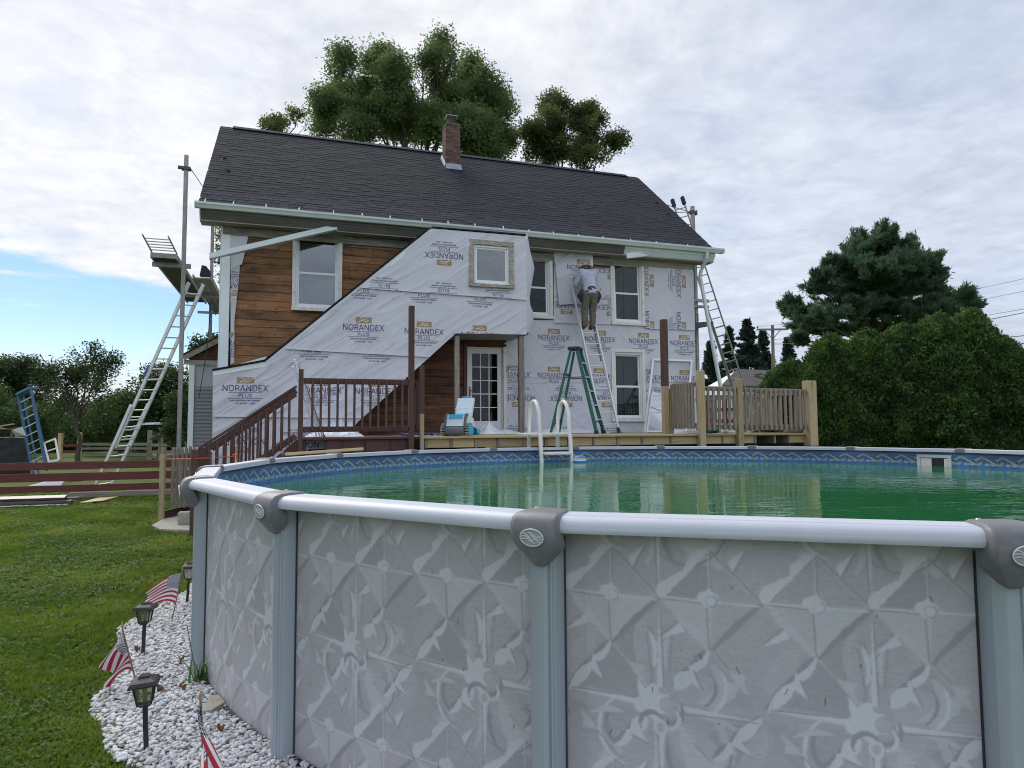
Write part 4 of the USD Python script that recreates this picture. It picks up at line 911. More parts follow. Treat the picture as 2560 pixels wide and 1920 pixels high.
                        poly([k(-hw, 0), k(-hw + 22, -6), k(-hw * .36, -hh * .50), k(2, -hh), k(-12, -hh - 4), k(-hw * .64, -hh * .46)], L2, 7)
                        line([k(0, hh), k(0, 30)], L2, 5); line([k(6, hh - 4), k(6, 30)], Dk, 3); line([k(-hw, 4), k(-20, -3), k(hw, -10)], Lt, 6); line([k(-hw + 10, -5), k(-20, -11), k(-10, -13)], Dk, 4)
                        poly([k(-8, -20), k(12, -20), k(0, -hh)], L2); line([k(-9, -20), k(-3, -hh)], Dk, 5)
                        poly([k(-42, 4), k(-32, 26), k(-10, 30), k(2, 42), k(8, 28), k(28, 16), k(32, -10), k(14, -28), k(-10, -24), k(-22, -10)], Lt, 3)
                        D.ellipse([*P([(c[0] - 12, c[1] + 16)])[0], *P([(c[0] + 26, c[1] - 22)])[0]], outline=.40 if i else L2, width=4 * S); D.arc([*P([(c[0] - 14, c[1] + 18)])[0], *P([(c[0] + 28, c[1] - 24)])[0]], 300, 100, fill=Dk, width=3 * S)
                        poly([k(hw * .48, hh * .60), k(hw * .74, hh * 1.06), k(hw * .40, hh * .80)], Lt, 2); line([k(hw * .51, hh * .57), k(hw * .76, hh * 1.04)], Dk, 4)
                        poly([k(-hw * 1.02, -hh * .86), k(-hw * .60, -hh * .50), k(-hw * .50, -hh * .66)], Lt, 2); line([k(-hw * 1.04, -hh * .80), k(-hw * .62, -hh * .46)], Dk, 4)
                    # star ridges from the flower and the joints between flowers
                    for d, L in (((0, 1), 330), ((1, -.06), 330), ((0, -1), 330), ((-1, .06), 330)):
                        n = (-d[1], d[0]); poly([(d[0] * 60 + n[0] * 11, d[1] * 60 + n[1] * 11), (d[0] * L, d[1] * L), (d[0] * 60 - n[0] * 9, d[1] * 60 - n[1] * 9)], Lt, 2); line([(d[0] * 60 - n[0] * 13, d[1] * 60 - n[1] * 13), (d[0] * L * .95 - n[0] * 4, d[1] * L * .95 - n[1] * 4)], Dk, 4)
                    poly([(-92, 6), (-70, 26), (-80, 84), (-48, 52), (-14, 66), (0, 40), (26, 34), (22, 0), (34, -26), (4, -26), (-14, -58), (-44, -40), (-84, -24)], Lt, 7)
                    D.ellipse([*P([(-4, 30)])[0], *P([(46, -22)])[0]], fill=.55, outline=.42, width=3 * S); arc_((28, -10), 44, -130, 40, 18, Dk); arc_((-30, -66), 40, 20, 210, 18, Dk); D.ellipse([*P([(-24, -46)])[0], *P([(22, -98)])[0]], fill=.52, outline=Lt, width=9 * S); arc_((26, -40), 34, -100, 60, 14, Lt)
    scene_(0); scene_(1)
    a = np.asarray(img)[H * S:2 * H * S, W * S:2 * W * S].reshape(H, S, W, S).mean((1, 3))
    gx = np.stack(np.meshgrid(np.arange(W) / 9., np.arange(H) / 5., indexing='xy'), -1); nz = noise(np.c_[gx.reshape(-1, 2), np.zeros(W * H)], 3).reshape(H, W) * .6 + r.random((H, W)) * .4
    sh = ((nz - .5) * 7).astype(int); yy, xx = np.mgrid[:H, :W]; a = a[(yy + sh // 2) % H, (xx + sh) % W]
    im_ = Image.fromarray((np.tile(a, (3, 3)) * 255).astype(np.uint8)).filter(ImageFilter.GaussianBlur(7)); sf = np.asarray(im_, float)[H:2 * H, W:2 * W] / 255; im_ = Image.fromarray((np.tile(a, (3, 3)) * 255).astype(np.uint8)).filter(ImageFilter.GaussianBlur(.9)); a = .80 * np.asarray(im_, float)[H:2 * H, W:2 * W] / 255 + .20 * sf
    a = np.clip((a - .47) * 1.12 + .49, 0, 1); br = noise(np.c_[(gx * np.array([.45, 2.2])).reshape(-1, 2), np.ones(W * H)], 8).reshape(H, W)
    return np.clip(a + (br - .5) * .16 * (np.abs(a - .47) < .28), 0, 1)
TILE = wall_tile()
RAMP = np.array([(0, .265, .262, .284), (.16, .288, .285, .307), (.34, .328, .323, .347), (.47, .366, .360, .385), (.7, .432, .437, .466), (.95, .490, .505, .540), (1, .50, .515, .55)])
def ramp(t, R): return np.stack([np.interp(t, R[:, 0], R[:, i]) for i in (1, 2, 3)], -1)
RW = 4.53
def cyl_hit(px, py, r):
    d = ray(px, py); o = CAM - PC; a = d[0] ** 2 + d[1] ** 2; b = o[0] * d[0] + o[1] * d[1]; c = o[0] ** 2 + o[1] ** 2 - r * r
    t = (-b - math.sqrt(b * b - a * c)) / a; p = CAM + d * t; return math.atan2(p[1] - PC[1], p[0] - PC[0]), p[2]
fth, fz = cyl_hit(2190, 1815, RW)
def wall_paint(th, z):
    u = (((th - fth) * RW) / .66 + .5) % 1.; v = (.5 - (z - fz) / .72) % 1.
    c = ramp(TILE[(v * 720).astype(int) % 720, (u * 660).astype(int) % 660], RAMP)
    # a few specks of dirt and stuck grass
    r = np.random.default_rng(int(abs(th.flat[0]) * 1000)); h, w = th.shape
    for _ in range(0 if min(h, w) < 30 else 26 if h > 150 else 6):
        i, j, n, sl = r.integers(0, h - 8), r.integers(4, w - 8), r.integers(1, 7), r.integers(-1, 2)
        for q in range(n): c[i + q, j + sl * (q // 2)] *= .35
    return c
for k in range(-1, NSEG - 1):
    t0, t1 = PH - k * 2 * math.pi / NSEG, PH - (k + 1) * 2 * math.pi / NSEG
    step = {-1: .012, 0: .0038, 1: .0038, 2: .005, 3: .007, 4: .02}.get(k, .15)
    nu, nv = max(6, int(1.445 / step)), max(5, int(1.12 / step)); th = np.linspace(t0, t1, nu); z = np.linspace(1.172, .0, nv)
    T, Z = np.meshgrid(th, z); V = np.stack([PC[0] + RW * np.cos(T), PC[1] + RW * np.sin(T), Z], -1)
    v, f = grid(V); pool.part('wall_panel', (v, f[:, ::-1]), 'wall_print', smooth=True, paint=wall_paint(T, Z).reshape(-1, 3))
pool.part('bottom_track', grid(np.array([[pol(r, t, z) for t in np.linspace(0, 2 * math.pi, 160)] for r, z in ((4.536, .03), (4.556, .03), (4.556, .0))])[::-1]), 'pool_track')
RP = [(4.500, 1.176), (4.500, 1.214), (4.506, 1.220), (4.612, 1.220), (4.616, 1.2165), (4.620, 1.2165), (4.624, 1.2185), (4.641, 1.214), (4.654, 1.203), (4.661, 1.188), (4.660, 1.173), (4.652, 1.162), (4.620, 1.160), (4.620, 1.172), (4.520, 1.176)]
CAPS = [(4.492, 1.170, .060, 4.50, 1.170, .060), (4.487, 1.205, .066, 4.50, 1.20, .066), (4.497, 1.228, .068, 4.503, 1.215, .069), (4.52, 1.232, .071, 4.52, 1.214, .072), (4.57, 1.233, .077, 4.57, 1.214, .078), (4.625, 1.231, .083, 4.61, 1.208, .084), (4.655, 1.222, .086, 4.62, 1.195, .087), (4.674, 1.203, .087, 4.62, 1.175, .088), (4.684, 1.172, .087, 4.615, 1.150, .090), (4.683, 1.138, .082, 4.605, 1.125, .091), (4.672, 1.110, .067, 4.595, 1.105, .087), (4.655, 1.086, .049, 4.59, 1.088, .071), (4.640, 1.065, .035, 4.585, 1.072, .052), (4.630, 1.050, .027, 4.585, 1.055, .040), (4.618, 1.040, .016, 4.585, 1.046, .03)]
def wave_lines():
    out = []
    for j, (dy, x0, x1) in enumerate(((.013, -.012, .038), (.004, -.006, .040), (-.006, .004, .040))):
        x = np.linspace(x0, x1, 14); t = (x - x0) / (x1 - x0); y = dy + .006 * np.cos(t * 4.6) - .006 * t
        out.append(np.c_[x, y]); out.append(np.c_[-x, -y])
    return out
UP = [(-.062, 4.533), (-.060, 4.560), (-.048, 4.588), (-.020, 4.603), (.010, 4.605), (.022, 4.601), (.025, 4.594), (.029, 4.594), (.032, 4.598), (.037, 4.596), (.039, 4.589), (.043, 4.588), (.048, 4.583), (.058, 4.560), (.062, 4.533)]
for k in range(NSEG):
    t, t2 = TH[k], TH[(k + 1) % NSEG]; seen = k <= 5 or k >= 18
    pool.part('top_rail', loft([[pol(r, t, z) for r, z in RP], [pol(r, t2, z) for r, z in RP]], caps=False), 'rail_white', smooth=35)
    er, et = np.array([math.cos(t), math.sin(t), 0]), np.array([-math.sin(t), math.cos(t), 0])
    at = lambda r, s, z: PC + er * r + et * s + np.array([0, 0, z])
    rings = []
    for rf, zf, wf, rb, zb, wb in CAPS:
        e = min(.010, (rf - rb) * .4) if zf < 1.2 else 0.; ez = .006 if zf > 1.2 else 0.
        rings.append([at(rb, -wb, zb), at(rf - e, -wf, zf - ez), at(rf, -wf * .82, zf), at(rf + .004 * (zf < 1.21), 0, zf + .001), at(rf, wf * .82, zf), at(rf - e, wf, zf - ez), at(rb, wb, zb)])
    cp = pool.part('rail_cap', loft(rings), 'cap_grey', smooth=48)
    pool.part('upright', loft([[at(r, s, .0) for s, r in UP], [at(r, s, 1.16) for s, r in UP]], caps=False), 'upright_grey', smooth=32)
    for s in (-.064, .064): pool.part('wall_seam', box(at(4.534, s, .57), (.006, .006, 1.13)), 'pool_track')
    if seen:
        pool.part('screw', lathe([(0, .004), (.006, .003), (.008, 0)], 10, at(4.53, -.045, 1.2325)), 'galvanised', under=cp)
        n_ = np.array([.985 * er[0], .985 * er[1], -.17]); up_ = np.array([.17 * er[0], .17 * er[1], .985]); o = at(4.6868, 0, 1.150)
        B = np.stack([et, up_, n_], 1)
        el = affinity.scale(sg.Point(0, 0).buffer(1, 24), .0435, .0315)
        em = pool.part('emblem', xf(extr(el, .004), o, B), 'emblem', under=cp)
        rim_ = np.array([(.042 * math.cos(a), .030 * math.sin(a), .0045) for a in np.linspace(0, 2 * math.pi, 36, endpoint=False)])
        # raised rim and the swirl of six wave lines
        ribs = [xf(tube(rim_, .0022, 5, closed=True), o, B)] + [xf(tube(np.c_[w, np.full(len(w), .0045)], .0023, 5), o, B) for w in wave_lines()]
        pool.part('raised_wave_mark', cat(ribs), 'emblem_light', under=cp, smooth=True)
# liner band
def liner_tile():
    W, H, S = 272, 190, 3; img = Image.new('RGB', (W * S * 3, H * S), (62, 105, 165)); D = ImageDraw.Draw(img); P = lambda pts: [((x + W) * S, y * S) for x, y in pts]
    for ox in (-W, 0, W, -2 * W, 2 * W):
        D.rectangle([*P([(ox, 0)])[0], *P([(ox + W, 26)])[0]], fill=(38, 52, 84))
        for i in range(0, W, 17): D.line(P([(ox + i, 0), (ox + i, 26)]), fill=(60, 78, 112), width=S)
        for c in (68, 204):
            for r, col in ((62, (22, 44, 104)), (52, (70, 125, 190)), (44, (20, 40, 100)), (34, (66, 118, 182)), (24, (24, 48, 112))): D.ellipse([*P([(ox + c - r * 1.05, 112 - r)])[0], *P([(ox + c + r * 1.05, 112 + r)])[0]], fill=col)
            for q in (-44, 0, 44): D.polygon(P([(ox + c + q, 118), (ox + c + q + 24, 142), (ox + c + q, 168), (ox + c + q - 24, 142)]), fill=(92, 150, 205), outline=(24, 50, 110)); D.ellipse([*P([(ox + c + q - 9, 134)])[0], *P([(ox + c + q + 9, 152)])[0]], fill=(165, 200, 215))
        def strap(a, b, w=17, col=(160, 172, 140)):
            d = np.array(b, float) - a; n = np.array([-d[1], d[0]]) / np.linalg.norm(d) * w / 2
            D.polygon(P([tuple(np.array(a) + n * 1.35), tuple(np.array(b) + n * 1.35), tuple(np.array(b) - n * 1.35), tuple(np.array(a) - n * 1.35)]), fill=(40, 58, 84)); D.polygon(P([tuple(np.array(a) + n), tuple(np.array(b) + n), tuple(np.array(b) - n), tuple(np.array(a) - n)]), fill=col)
        for c in (0, 136):
            strap((ox + c - 8, 44), (ox + c + 96, 150)); strap((ox + c - 4, 46), (ox + c - 50, 92)); strap((ox + c + 96, 152), (ox + c + 132, 116)); strap((ox + c + 30, 158), (ox + c + 62, 126), 13)
    a = np.asarray(img).reshape(H, S, W * 3, S, 3).mean((1, 3))[:, W:2 * W] / 255.
    a = a ** 2.2; return a * .78 + np.array([.16, .27, .36]) * .22
LT = liner_tile(); RL = 4.514
for k in range(NSEG):
    t0, t1 = PH - k * 2 * math.pi / NSEG, PH - (k + 1) * 2 * math.pi / NSEG; fine_ = 3 <= k <= 15
    T, Z = np.meshgrid(np.linspace(t0, t1, 260 if fine_ else 20), np.linspace(1.171, .93, 44 if fine_ else 5)); V = np.stack([PC[0] + RL * np.cos(T), PC[1] + RL * np.sin(T), Z], -1)
    u = ((-T * RL / .50) % 1.) * 272; v_ = ((1.171 - Z) / .19 * 190).clip(0, 189)
    v, f = grid(V); pool.part('liner', (v, f), 'liner_print', smooth=True, paint=(LT[v_.astype(int), u.astype(int) % 272] * 1.0).reshape(-1, 3))
WZ = .985
solo('water', cat((np.vstack([[PC + (0, 0, WZ)], [pol(4.512, a, WZ) for a in np.linspace(0, 2 * math.pi, 200, endpoint=False)]]), np.array([(0, i + 1, (i + 1) % 200 + 1) for i in range(200)]))), 'water', 'green murky pool water with small ripples', 'water', kind='structure')
# skimmer
sth, sz = None, None
def on_liner(px, py, r=RL - .01):
    d = ray(px, py); o = CAM - PC; a = d[0] ** 2 + d[1] ** 2; b = o[0] * d[0] + o[1] * d[1]; c = o[0] ** 2 + o[1] ** 2 - r * r
    p = CAM + d * ((-b + math.sqrt(b * b - a * c)) / a); return p
p = on_liner(2335, 1155); t = math.atan2(p[1] - PC[1], p[0] - PC[0]); er, et = np.array([math.cos(t), math.sin(t), 0]), np.array([math.sin(t), -math.cos(t), 0])
zt = on_liner(2335, 1137)[2]; w = .215; B = np.stack([et, er, np.array([0, 0, 1])], 1); o = PC + er * (RL - .02)
def skb(x0, x1, z0, z1, d0=0., d1=.025): return xf(bx(x0, x1, d0, d1, z0, z1, .003), o, B)
pool.part('skimmer_frame', cat(skb(-w, w, zt - .04, zt), skb(-w, -w + .045, WZ - .1, zt - .041), skb(w - .045, w, WZ - .1, zt - .041)), 'skimmer')
pool.part('skimmer_mouth', cat(skb(-w + .05, -.03, WZ - .1, zt - .05, .005, .02), skb(w - .09, w - .05, WZ - .1, zt - .05, .005, .02)), 'ladder_resin')
pool.part('skimmer_throat', skb(-.03, w - .09, WZ - .1, zt - .05, .012, .018), 'black_plastic')

# ---- ladder in and out of the pool
lp = on_liner(1385, 1128, 4.60); t = math.atan2(lp[1] - PC[1], lp[0] - PC[0]); er = np.array([math.cos(t), math.sin(t), 0]); et = np.array([math.sin(t), -math.cos(t), 0])
lad = Thing('pool_ladder', 'white resin pool ladder with two hoop handrails over the far rim', 'ladder', PC + er * 4.6, t)
def Lp(s, r, z): return PC + er * r + et * s + np.array([0, 0, z])
def at_rz(px, py, r):
    p = on_liner(px, py, r); return (p - PC) @ et, p[2]
sL, sR = at_rz(1350, 1100, 4.42)[0], at_rz(1424, 1100, 4.42)[0]; hs = (sR - sL) / 2; sc = (sL + sR) / 2
zh = at_rz(1385, 1003, 4.7)[1]
for s in (-1, 1):
    x = sc + s * hs
    hoop = [Lp(x + s * .00, 4.42, 1.40)] + [Lp(x - .035 * 0 + s * .0, 4.70 - .26 * math.cos(a), 1.62 + (zh - 1.62) * math.sin(a)) for a in np.linspace(.05, math.pi - .05, 16)] + [Lp(x, 4.98, 1.40)]
    lad.part('handrail', tube(hoop, .030, 10), 'ladder_resin', smooth=50)
    lad.part('side_rail', beam(Lp(x, 4.40, 1.43), Lp(x, 4.28, .55), .060, .055, up=er, b=.012), 'ladder_resin')
    lad.part('outer_leg', beam(Lp(x, 4.98, 1.43), Lp(x, 5.02, .02), .055, .055, up=er, b=.012), 'ladder_resin')
lad.part('platform', cat(xf(bx(sc - hs - .22, sc + hs + .04, -.02, .46, 1.415, 1.450, .012), PC + er * 4.46, np.stack([et, er, [0, 0, 1]], 1))), 'ladder_resin')
for z in (1.125, .88): lad.part('step', beam(Lp(sc - hs + .03, 4.345, z), Lp(sc + hs - .03, 4.345, z), .13, .05, b=.012), 'ladder_resin')
# ---- floating dispenser
fp = at_z(1449, 1156, WZ)
fl_ = Thing('chlorine_float', 'small blue and white striped chlorine float on the water beside the pool ladder', 'float', (fp[0], fp[1], WZ))
for nm, pr, mt in (('lower_body', [(0, -.05), (.085, -.04), (.10, -.01), (.10, .022)], 'float_blue'), ('white_band', [(.102, .022), (.106, .026), (.106, .046), (.102, .05)], 'vinyl'), ('yellow_band', [(.102, .05), (.105, .053), (.105, .064), (.10, .067)], 'yellow_label'), ('lid', [(.10, .067), (.085, .095), (.05, .11), (0, .112)], 'float_blue')):
    fl_.part(nm, lathe(pr, 24, (fp[0], fp[1], WZ)), mt, smooth=40)
# ------------------------------------------------------------------ the deck
DZ = 1.40
_p = HF.inv(at_z(1062, 1091.5, DZ)); DY = _p[1]; DX = _p[0]          # front edge, and where the new part starts
xa, xd = hp(757, 1080, DY)[0], hp(2030, 1080, DY)[0]
deck = Thing('deck', 'raised timber deck, old brown paint on the left and new yellow boards on the right', 'deck', HF.w(xa, DY, 0), YAW)
def dpart(name, mesh, mat, **kw): return deck.part(name, HF.wm(arr(mesh)), mat, **kw)
y = DY - .03; row = 0
while y < -.12:
    w = .142; xs = [xa, DX] if row % 2 else [xa, DX]
    ys1 = min(y + w, -.10)
    for a, b, mt in ((xa - .02, DX - .06, 'brown_paint'), (DX - .055, DX + 3.1 + .4 * (row % 3), 'treated_long'), (DX + 3.105 + .4 * (row % 3), xd + .03, 'treated_long')):
        if y > BY - .04 and a < 6: a = max(a, xr_ + .03); 
        if a < b - .05: dpart('deck_board', bx(a, b, y, ys1, DZ - .035, DZ, .004), 'deck_board' if mt == 'treated_long' and row else mt)
    y += .146; row += 1
# rim: blocking between the joist ends
div = [1065, 1129, 1191, 1245, 1312, 1366, 1423, 1485, 1546, 1607, 1679, 1752, 1809, 1847, 1890]
xs = [hp(p, 1100, DY)[0] for p in div]
for a, b in zip(xs[:-1], xs[1:]): dpart('rim_board', bx(a + .024, b - .024, DY + .028, DY + .066, DZ - .185, DZ - .037, .004), 'treated_long')
for a in xs + [hp(p, 1100, DY)[0] for p in (1939, 1975, 2026)]: dpart('joist', bx(a - .02, a + .02, DY + .012, -.2, DZ - .19, DZ - .037), 'grey_wood')
dpart('rim_board', bx(hp(1977, 1100, DY)[0], xd, DY + .028, DY + .066, DZ - .185, DZ - .037, .004), 'treated_long')
dpart('beam', bx(xa + .1, xd - .1, DY + .55, DY + .64, DZ - .42, DZ - .195), 'brown_dark')
bxs = [hp(p, 1100, DY)[0] for p in (813, 857, 913, 976, 1030)]
dpart('skirt_board', bx(xa, xd - .0, DY + .35, DY + .37, .0, DZ - .43), 'brown_dark')
for a, b in zip(bxs[:-1], bxs[1:]): dpart('rim_board', bx(a + .012, b - .012, DY + .02, DY + .055, DZ - .235, DZ - .037, .004), 'brown_paint')
for a in bxs[:-1]: dpart('batten', bx(a - .011, a + .011, DY + .01, DY + .06, DZ - .235, DZ - .037), 'brown_dark')
dpart('rim_board', bx(xa, hp(765, 1100, DY)[0], DY + .02, DY + .055, DZ - .235, DZ - .037, .004), 'brown_paint')
dpart('lower_board', bx(xa, DX - .1, DY - .01, DY + .03, DZ - .30, DZ - .24, .004), 'brown_paint'); dpart('lower_board', bx(hp(850, 1120, DY)[0], DX - .1, DY - .005, DY + .03, DZ - .52, DZ - .305, .004), 'red_board')
dpart('hook_plate', bx(hp(969, 1122, DY)[0], hp(994, 1122, DY)[0], DY - .014, DY - .006, DZ - .29, DZ - .25), 'galvanised')
dpart('post', bx(xa + .3, xa + .39, DY + .5, DY + .59, 0, DZ - .43), 'brown_dark')
# posts that carry the rails
def post(name_px, z_top_px, wpx, z0, mat, y=None, label=None, thing=deck, mat2=None, zs=None):
    y = DY - .05 if y is None else y; x = hp(name_px, 1000, y)[0]; w = .82 * (hp(name_px + wpx / 2, 1000, y)[0] - hp(name_px - wpx / 2, 1000, y)[0]); zt = hp(name_px, z_top_px, y)[1]
    if mat2:
        dpart('post', bx(x - w / 2, x + w / 2, y - w / 2, y + w / 2, zs, zt, .006), mat); dpart('post', bx(x - w / 2 + .004, x + w / 2 - .004, y - w / 2 + .004, y + w / 2 - .004, z0, zs - .001, .004), mat2)
    else: dpart('post', bx(x - w / 2, x + w / 2, y - w / 2, y + w / 2, z0, zt, .006), mat, label=label)
    return x, y, zt, w
def baluster_row(thing, p, q, n, zt0, zt1, zb, mat, w=.036, d=.036, skip=()):
    """Upright balusters between two plan points (HF x, y)."""
    for i in range(n):
        t = (i + .5) / n; x, y_ = p[0] + (q[0] - p[0]) * t, p[1] + (q[1] - p[1]) * t; zt = zt0 + (zt1 - zt0) * t; zbt = zb if np.isscalar(zb) else zb[0] + (zb[1] - zb[0]) * t
        thing.part('baluster', HF.wm(bx(x - w / 2, x + w / 2, y_ - d / 2, y_ + d / 2, zbt, zt + RNG.uniform(-.004, .004), .004)), mat)
def bal_at(thing, pxs, y, z0, z1, mat, w=.036, d=.036):
    for p in pxs:
        x = hp(p, 1010, y)[0]; thing.part('baluster', HF.wm(bx(x - w / 2, x + w / 2, y - d / 2, y + d / 2, z0 + RNG.uniform(-.004, .004), z1 + RNG.uniform(-.004, .004), .004)), mat)
YF = DY - .05
T1 = post(752, 923, 15, DZ - .30, 'brown_paint', YF); T2 = post(1028, 765, 17, DZ - .30, 'brown_paint', YF, 'tall brown post rising above the deck rail'); T3 = post(1055, 914, 13, DZ - .25, 'brown_paint', YF, mat2='treated', zs=hp(1055, 1034, YF)[1])
rail1 = Thing('deck_railing', 'brown painted railing along the left part of the deck between two posts', 'railing', HF.w(T1[0], YF, DZ), YAW, 'railing sections')
zt, zb = hp(890, 947, YF)[1], hp(890, 1066, YF)[1]
rail1.part('top_rail', HF.wm(bx(T1[0] + T1[3] / 2 + .003, T2[0] - T2[3] / 2 - .003, YF - .02, YF + .02, zt - .09, zt, .005)), 'brown_paint')
rail1.part('bottom_rail', HF.wm(bx(T1[0] + T1[3] / 2 + .003, T2[0] - T2[3] / 2 - .003, YF - .02, YF + .02, zb - .085, zb, .005)), 'brown_paint')
bal_at(rail1, [781, 802, 823, 844, 865, 886, 906, 926, 946, 966, 987, 1006], YF - .04, zb - .06, zt - .012, 'brown_paint')
gate1 = Thing('deck_gate', 'narrow brown gate folded back beside the tall brown deck post', 'gate', HF.w(T2[0], YF, DZ), YAW)
g0, g1 = (T2[0] + .05, YF + .07), (T2[0] + .24, YF + .72)
for z0, z1 in ((zt - .12, zt - .03), (zb - .06, zb + .03)): gate1.part('rail', beam(HF.w(*g0, (z0 + z1) / 2), HF.w(*g1, (z0 + z1) / 2), .035, z1 - z0), 'brown_paint')
baluster_row(gate1, (g0[0] + .04, g0[1]), (g1[0] + .04, g1[1]), 6, zt - .02, zt - .02, zb - .05, 'brown_paint')
# stair with two sloped rails
stair = Thing('deck_stair', 'brown painted stair with sloped rails going down from the deck to the lawn', 'stair', HF.w(0, YF, 0), YAW)
def spart(name, mesh, mat, **kw): return stair.part(name, HF.wm(arr(mesh)), mat, **kw)
xt, ztop = hp(742, 966, YF); xl, zlow = hp(500, 1122, YF)
x_b = xl - .06; slp = (ztop - zlow) / (xt - xl); ns = 7
for i in range(ns):
    z = DZ - (i + 1) * DZ / (ns + 1); x = xa - (i + 1) * (xa - x_b - .1) / (ns + 1)
    spart('tread', bx(x - .02, x + (xa - x_b - .1) / (ns + 1) + .02, YF + .03, YF + 1.0, z - .04, z, .005), 'brown_paint')
for yy in (YF + .01, YF + 1.02): spart('stringer', beam((x_b + .12, yy, .06), (xa, yy, DZ - .12), .04, .22), 'brown_dark')
for yy, m_ in ((YF, 'rail'), (YF + 1.05, 'rail')):
    dz = 0
    spart('top_rail', beam((xl - .02, yy, zlow + dz - .0), (xt - .005, yy, ztop + dz), .10, .035, up=(0, 0, 1)), 'brown_paint')
    spart('side_rail', beam((xl + .06, yy - .01, zlow + .06 * slp - .075), (xt - .005, yy - .01, ztop - .065), .035, .085, up=(0, 0, 1)), 'brown_paint')
    zb0 = hp(742, 1091, YF)[1]
    spart('bottom_rail', beam((xl + .05, yy, zb0 - slp * (xt - xl - .05)), (xt - .005, yy, zb0), .035, .085, up=(0, 0, 1)), 'brown_paint')
    for k in range(11):
        t = (k + .3) / 11; x = xt - .07 - t * (xt - xl - .12); zz = ztop - slp * (xt - x)
        spart('baluster', bx(x - .018, x + .018, yy - .055 if yy == YF else yy - .05, yy - .019 if yy == YF else yy - .016, zz - (ztop - zb0) - .07, zz - .055, .004), 'brown_paint')
    spart('newel', bx(xl - .11, xl + .0, yy - .05, yy + .05, 0, zlow - .005, .006), 'brown_paint')
strap_a, strap_b = at_y(412, 1148, 11.55), HF.w(hp(588, 1140, YF)[0], YF - .08, hp(588, 1140, YF)[1])
strap_m = HF.w(xl - .05, YF - .06, hp(500, 1146, YF)[1])
solo('orange_strap', cat([tube([strap_a, strap_m], .009, 6), tube([strap_m, (strap_m + strap_b) / 2 + (0, 0, -.005), strap_b], .007, 6), tube([strap_b + (-.03, 0, .02), strap_b + (.03, -.02, .02), strap_b + (.04, 0, -.06)], .012, 6)]), 'orange_strap', 'orange strap tied from the picket gate to the stair balusters', 'strap')
# right-hand rails
YA = DY + 1.15
A = post(1663, 799, 16, DZ - .0 + .002, 'brown_paint', YA, mat2='treated', zs=hp(1663, 965, YA)[1]); YB = DY - .05
B = post(1752, 927, 17, DZ - .30, 'treated', YB); C = post(1847, 946, 15, DZ - .32, 'treated', YB); D_ = post(2024, 952, 24, DZ - .25, 'treated', YB)
dpart('post', bx(A[0] + .075, A[0] + .165, YA - .045, YA + .045, DZ + .002, hp(1675, 972, YA)[1], .005), 'treated')
def section(name, label, p, q, pz, qz, zb, n, mat_rail='grey_wood_long', top_h=.085, pick=(.035, .09)):
    """Picket section between two plan points p, q in the house frame; pz, qz top heights."""
    r = Thing(name, label, 'railing', HF.w(p[0], p[1], DZ), YAW, 'railing sections'); d = np.array(q) - p; L = np.linalg.norm(d); d /= L; nrm = np.array([d[1], -d[0]])
    r.part('top_rail', beam(HF.w(p[0], p[1], pz - top_h / 2), HF.w(q[0], q[1], qz - top_h / 2), .04, top_h), mat_rail)
    r.part('bottom_rail', beam(HF.w(p[0], p[1], zb), HF.w(q[0], q[1], zb), .04, .085), mat_rail)
    for i in range(n):
        t = (i + .5) / n; c = np.array(p) + (np.array(q) - p) * t + nrm * .042; z1 = pz + (qz - pz) * t - .012
        o = HF.w(c[0], c[1], 0); dw = HF.X * d[0] + HF.Y * d[1]; nw = HF.X * nrm[0] + HF.Y * nrm[1]
        v, f = box((0, 0, (zb - .06 + z1) / 2), (pick[1], pick[0], z1 - zb + .06), .004)
        top_ = v[:, 2] > z1 - .03; v[top_, 2] -= (v[top_, 1] < 0) * .018
        r.part('picket', (v @ np.stack([dw, nw, np.array([0, 0, 1.])]) + o, f), 'grey_wood')
    return r
zt2 = hp(1752, 954, YB)[1]; zb2 = hp(1800, 1068, YB)[1]
section('deck_railing', 'short weathered grey railing with wide slats between the tall brown post and the deck edge', (A[0] + .17, YA), (B[0] - .06, YB + .05), hp(1670, 960, YA)[1], zt2, DZ + .16, 8, pick=(.03, .085))
section('deck_railing', 'weathered grey picket gate section between the two treated front posts of the deck', (B[0] + B[3] / 2 + .01, YB), (C[0] - C[3] / 2 - .01, YB), hp(1800, 966, YB)[1], hp(1800, 966, YB)[1], zb2, 6, pick=(.036, .046))
section('deck_railing', 'weathered grey picket railing at the right front end of the deck', (C[0] + C[3] / 2 + .01, YB), (D_[0] - D_[3] / 2 - .01, YB), hp(1860, 969, YB)[1], hp(2010, 973, YB)[1], zb2, 13, pick=(.036, .046))
section('deck_railing', 'weathered grey picket railing running back along the right side of the deck', (D_[0], YB + .15), (D_[0] - .0, -1.2), hp(2010, 973, YB)[1], hp(2010, 973, YB)[1], zb2 - .02, 22, pick=(.036, .046))
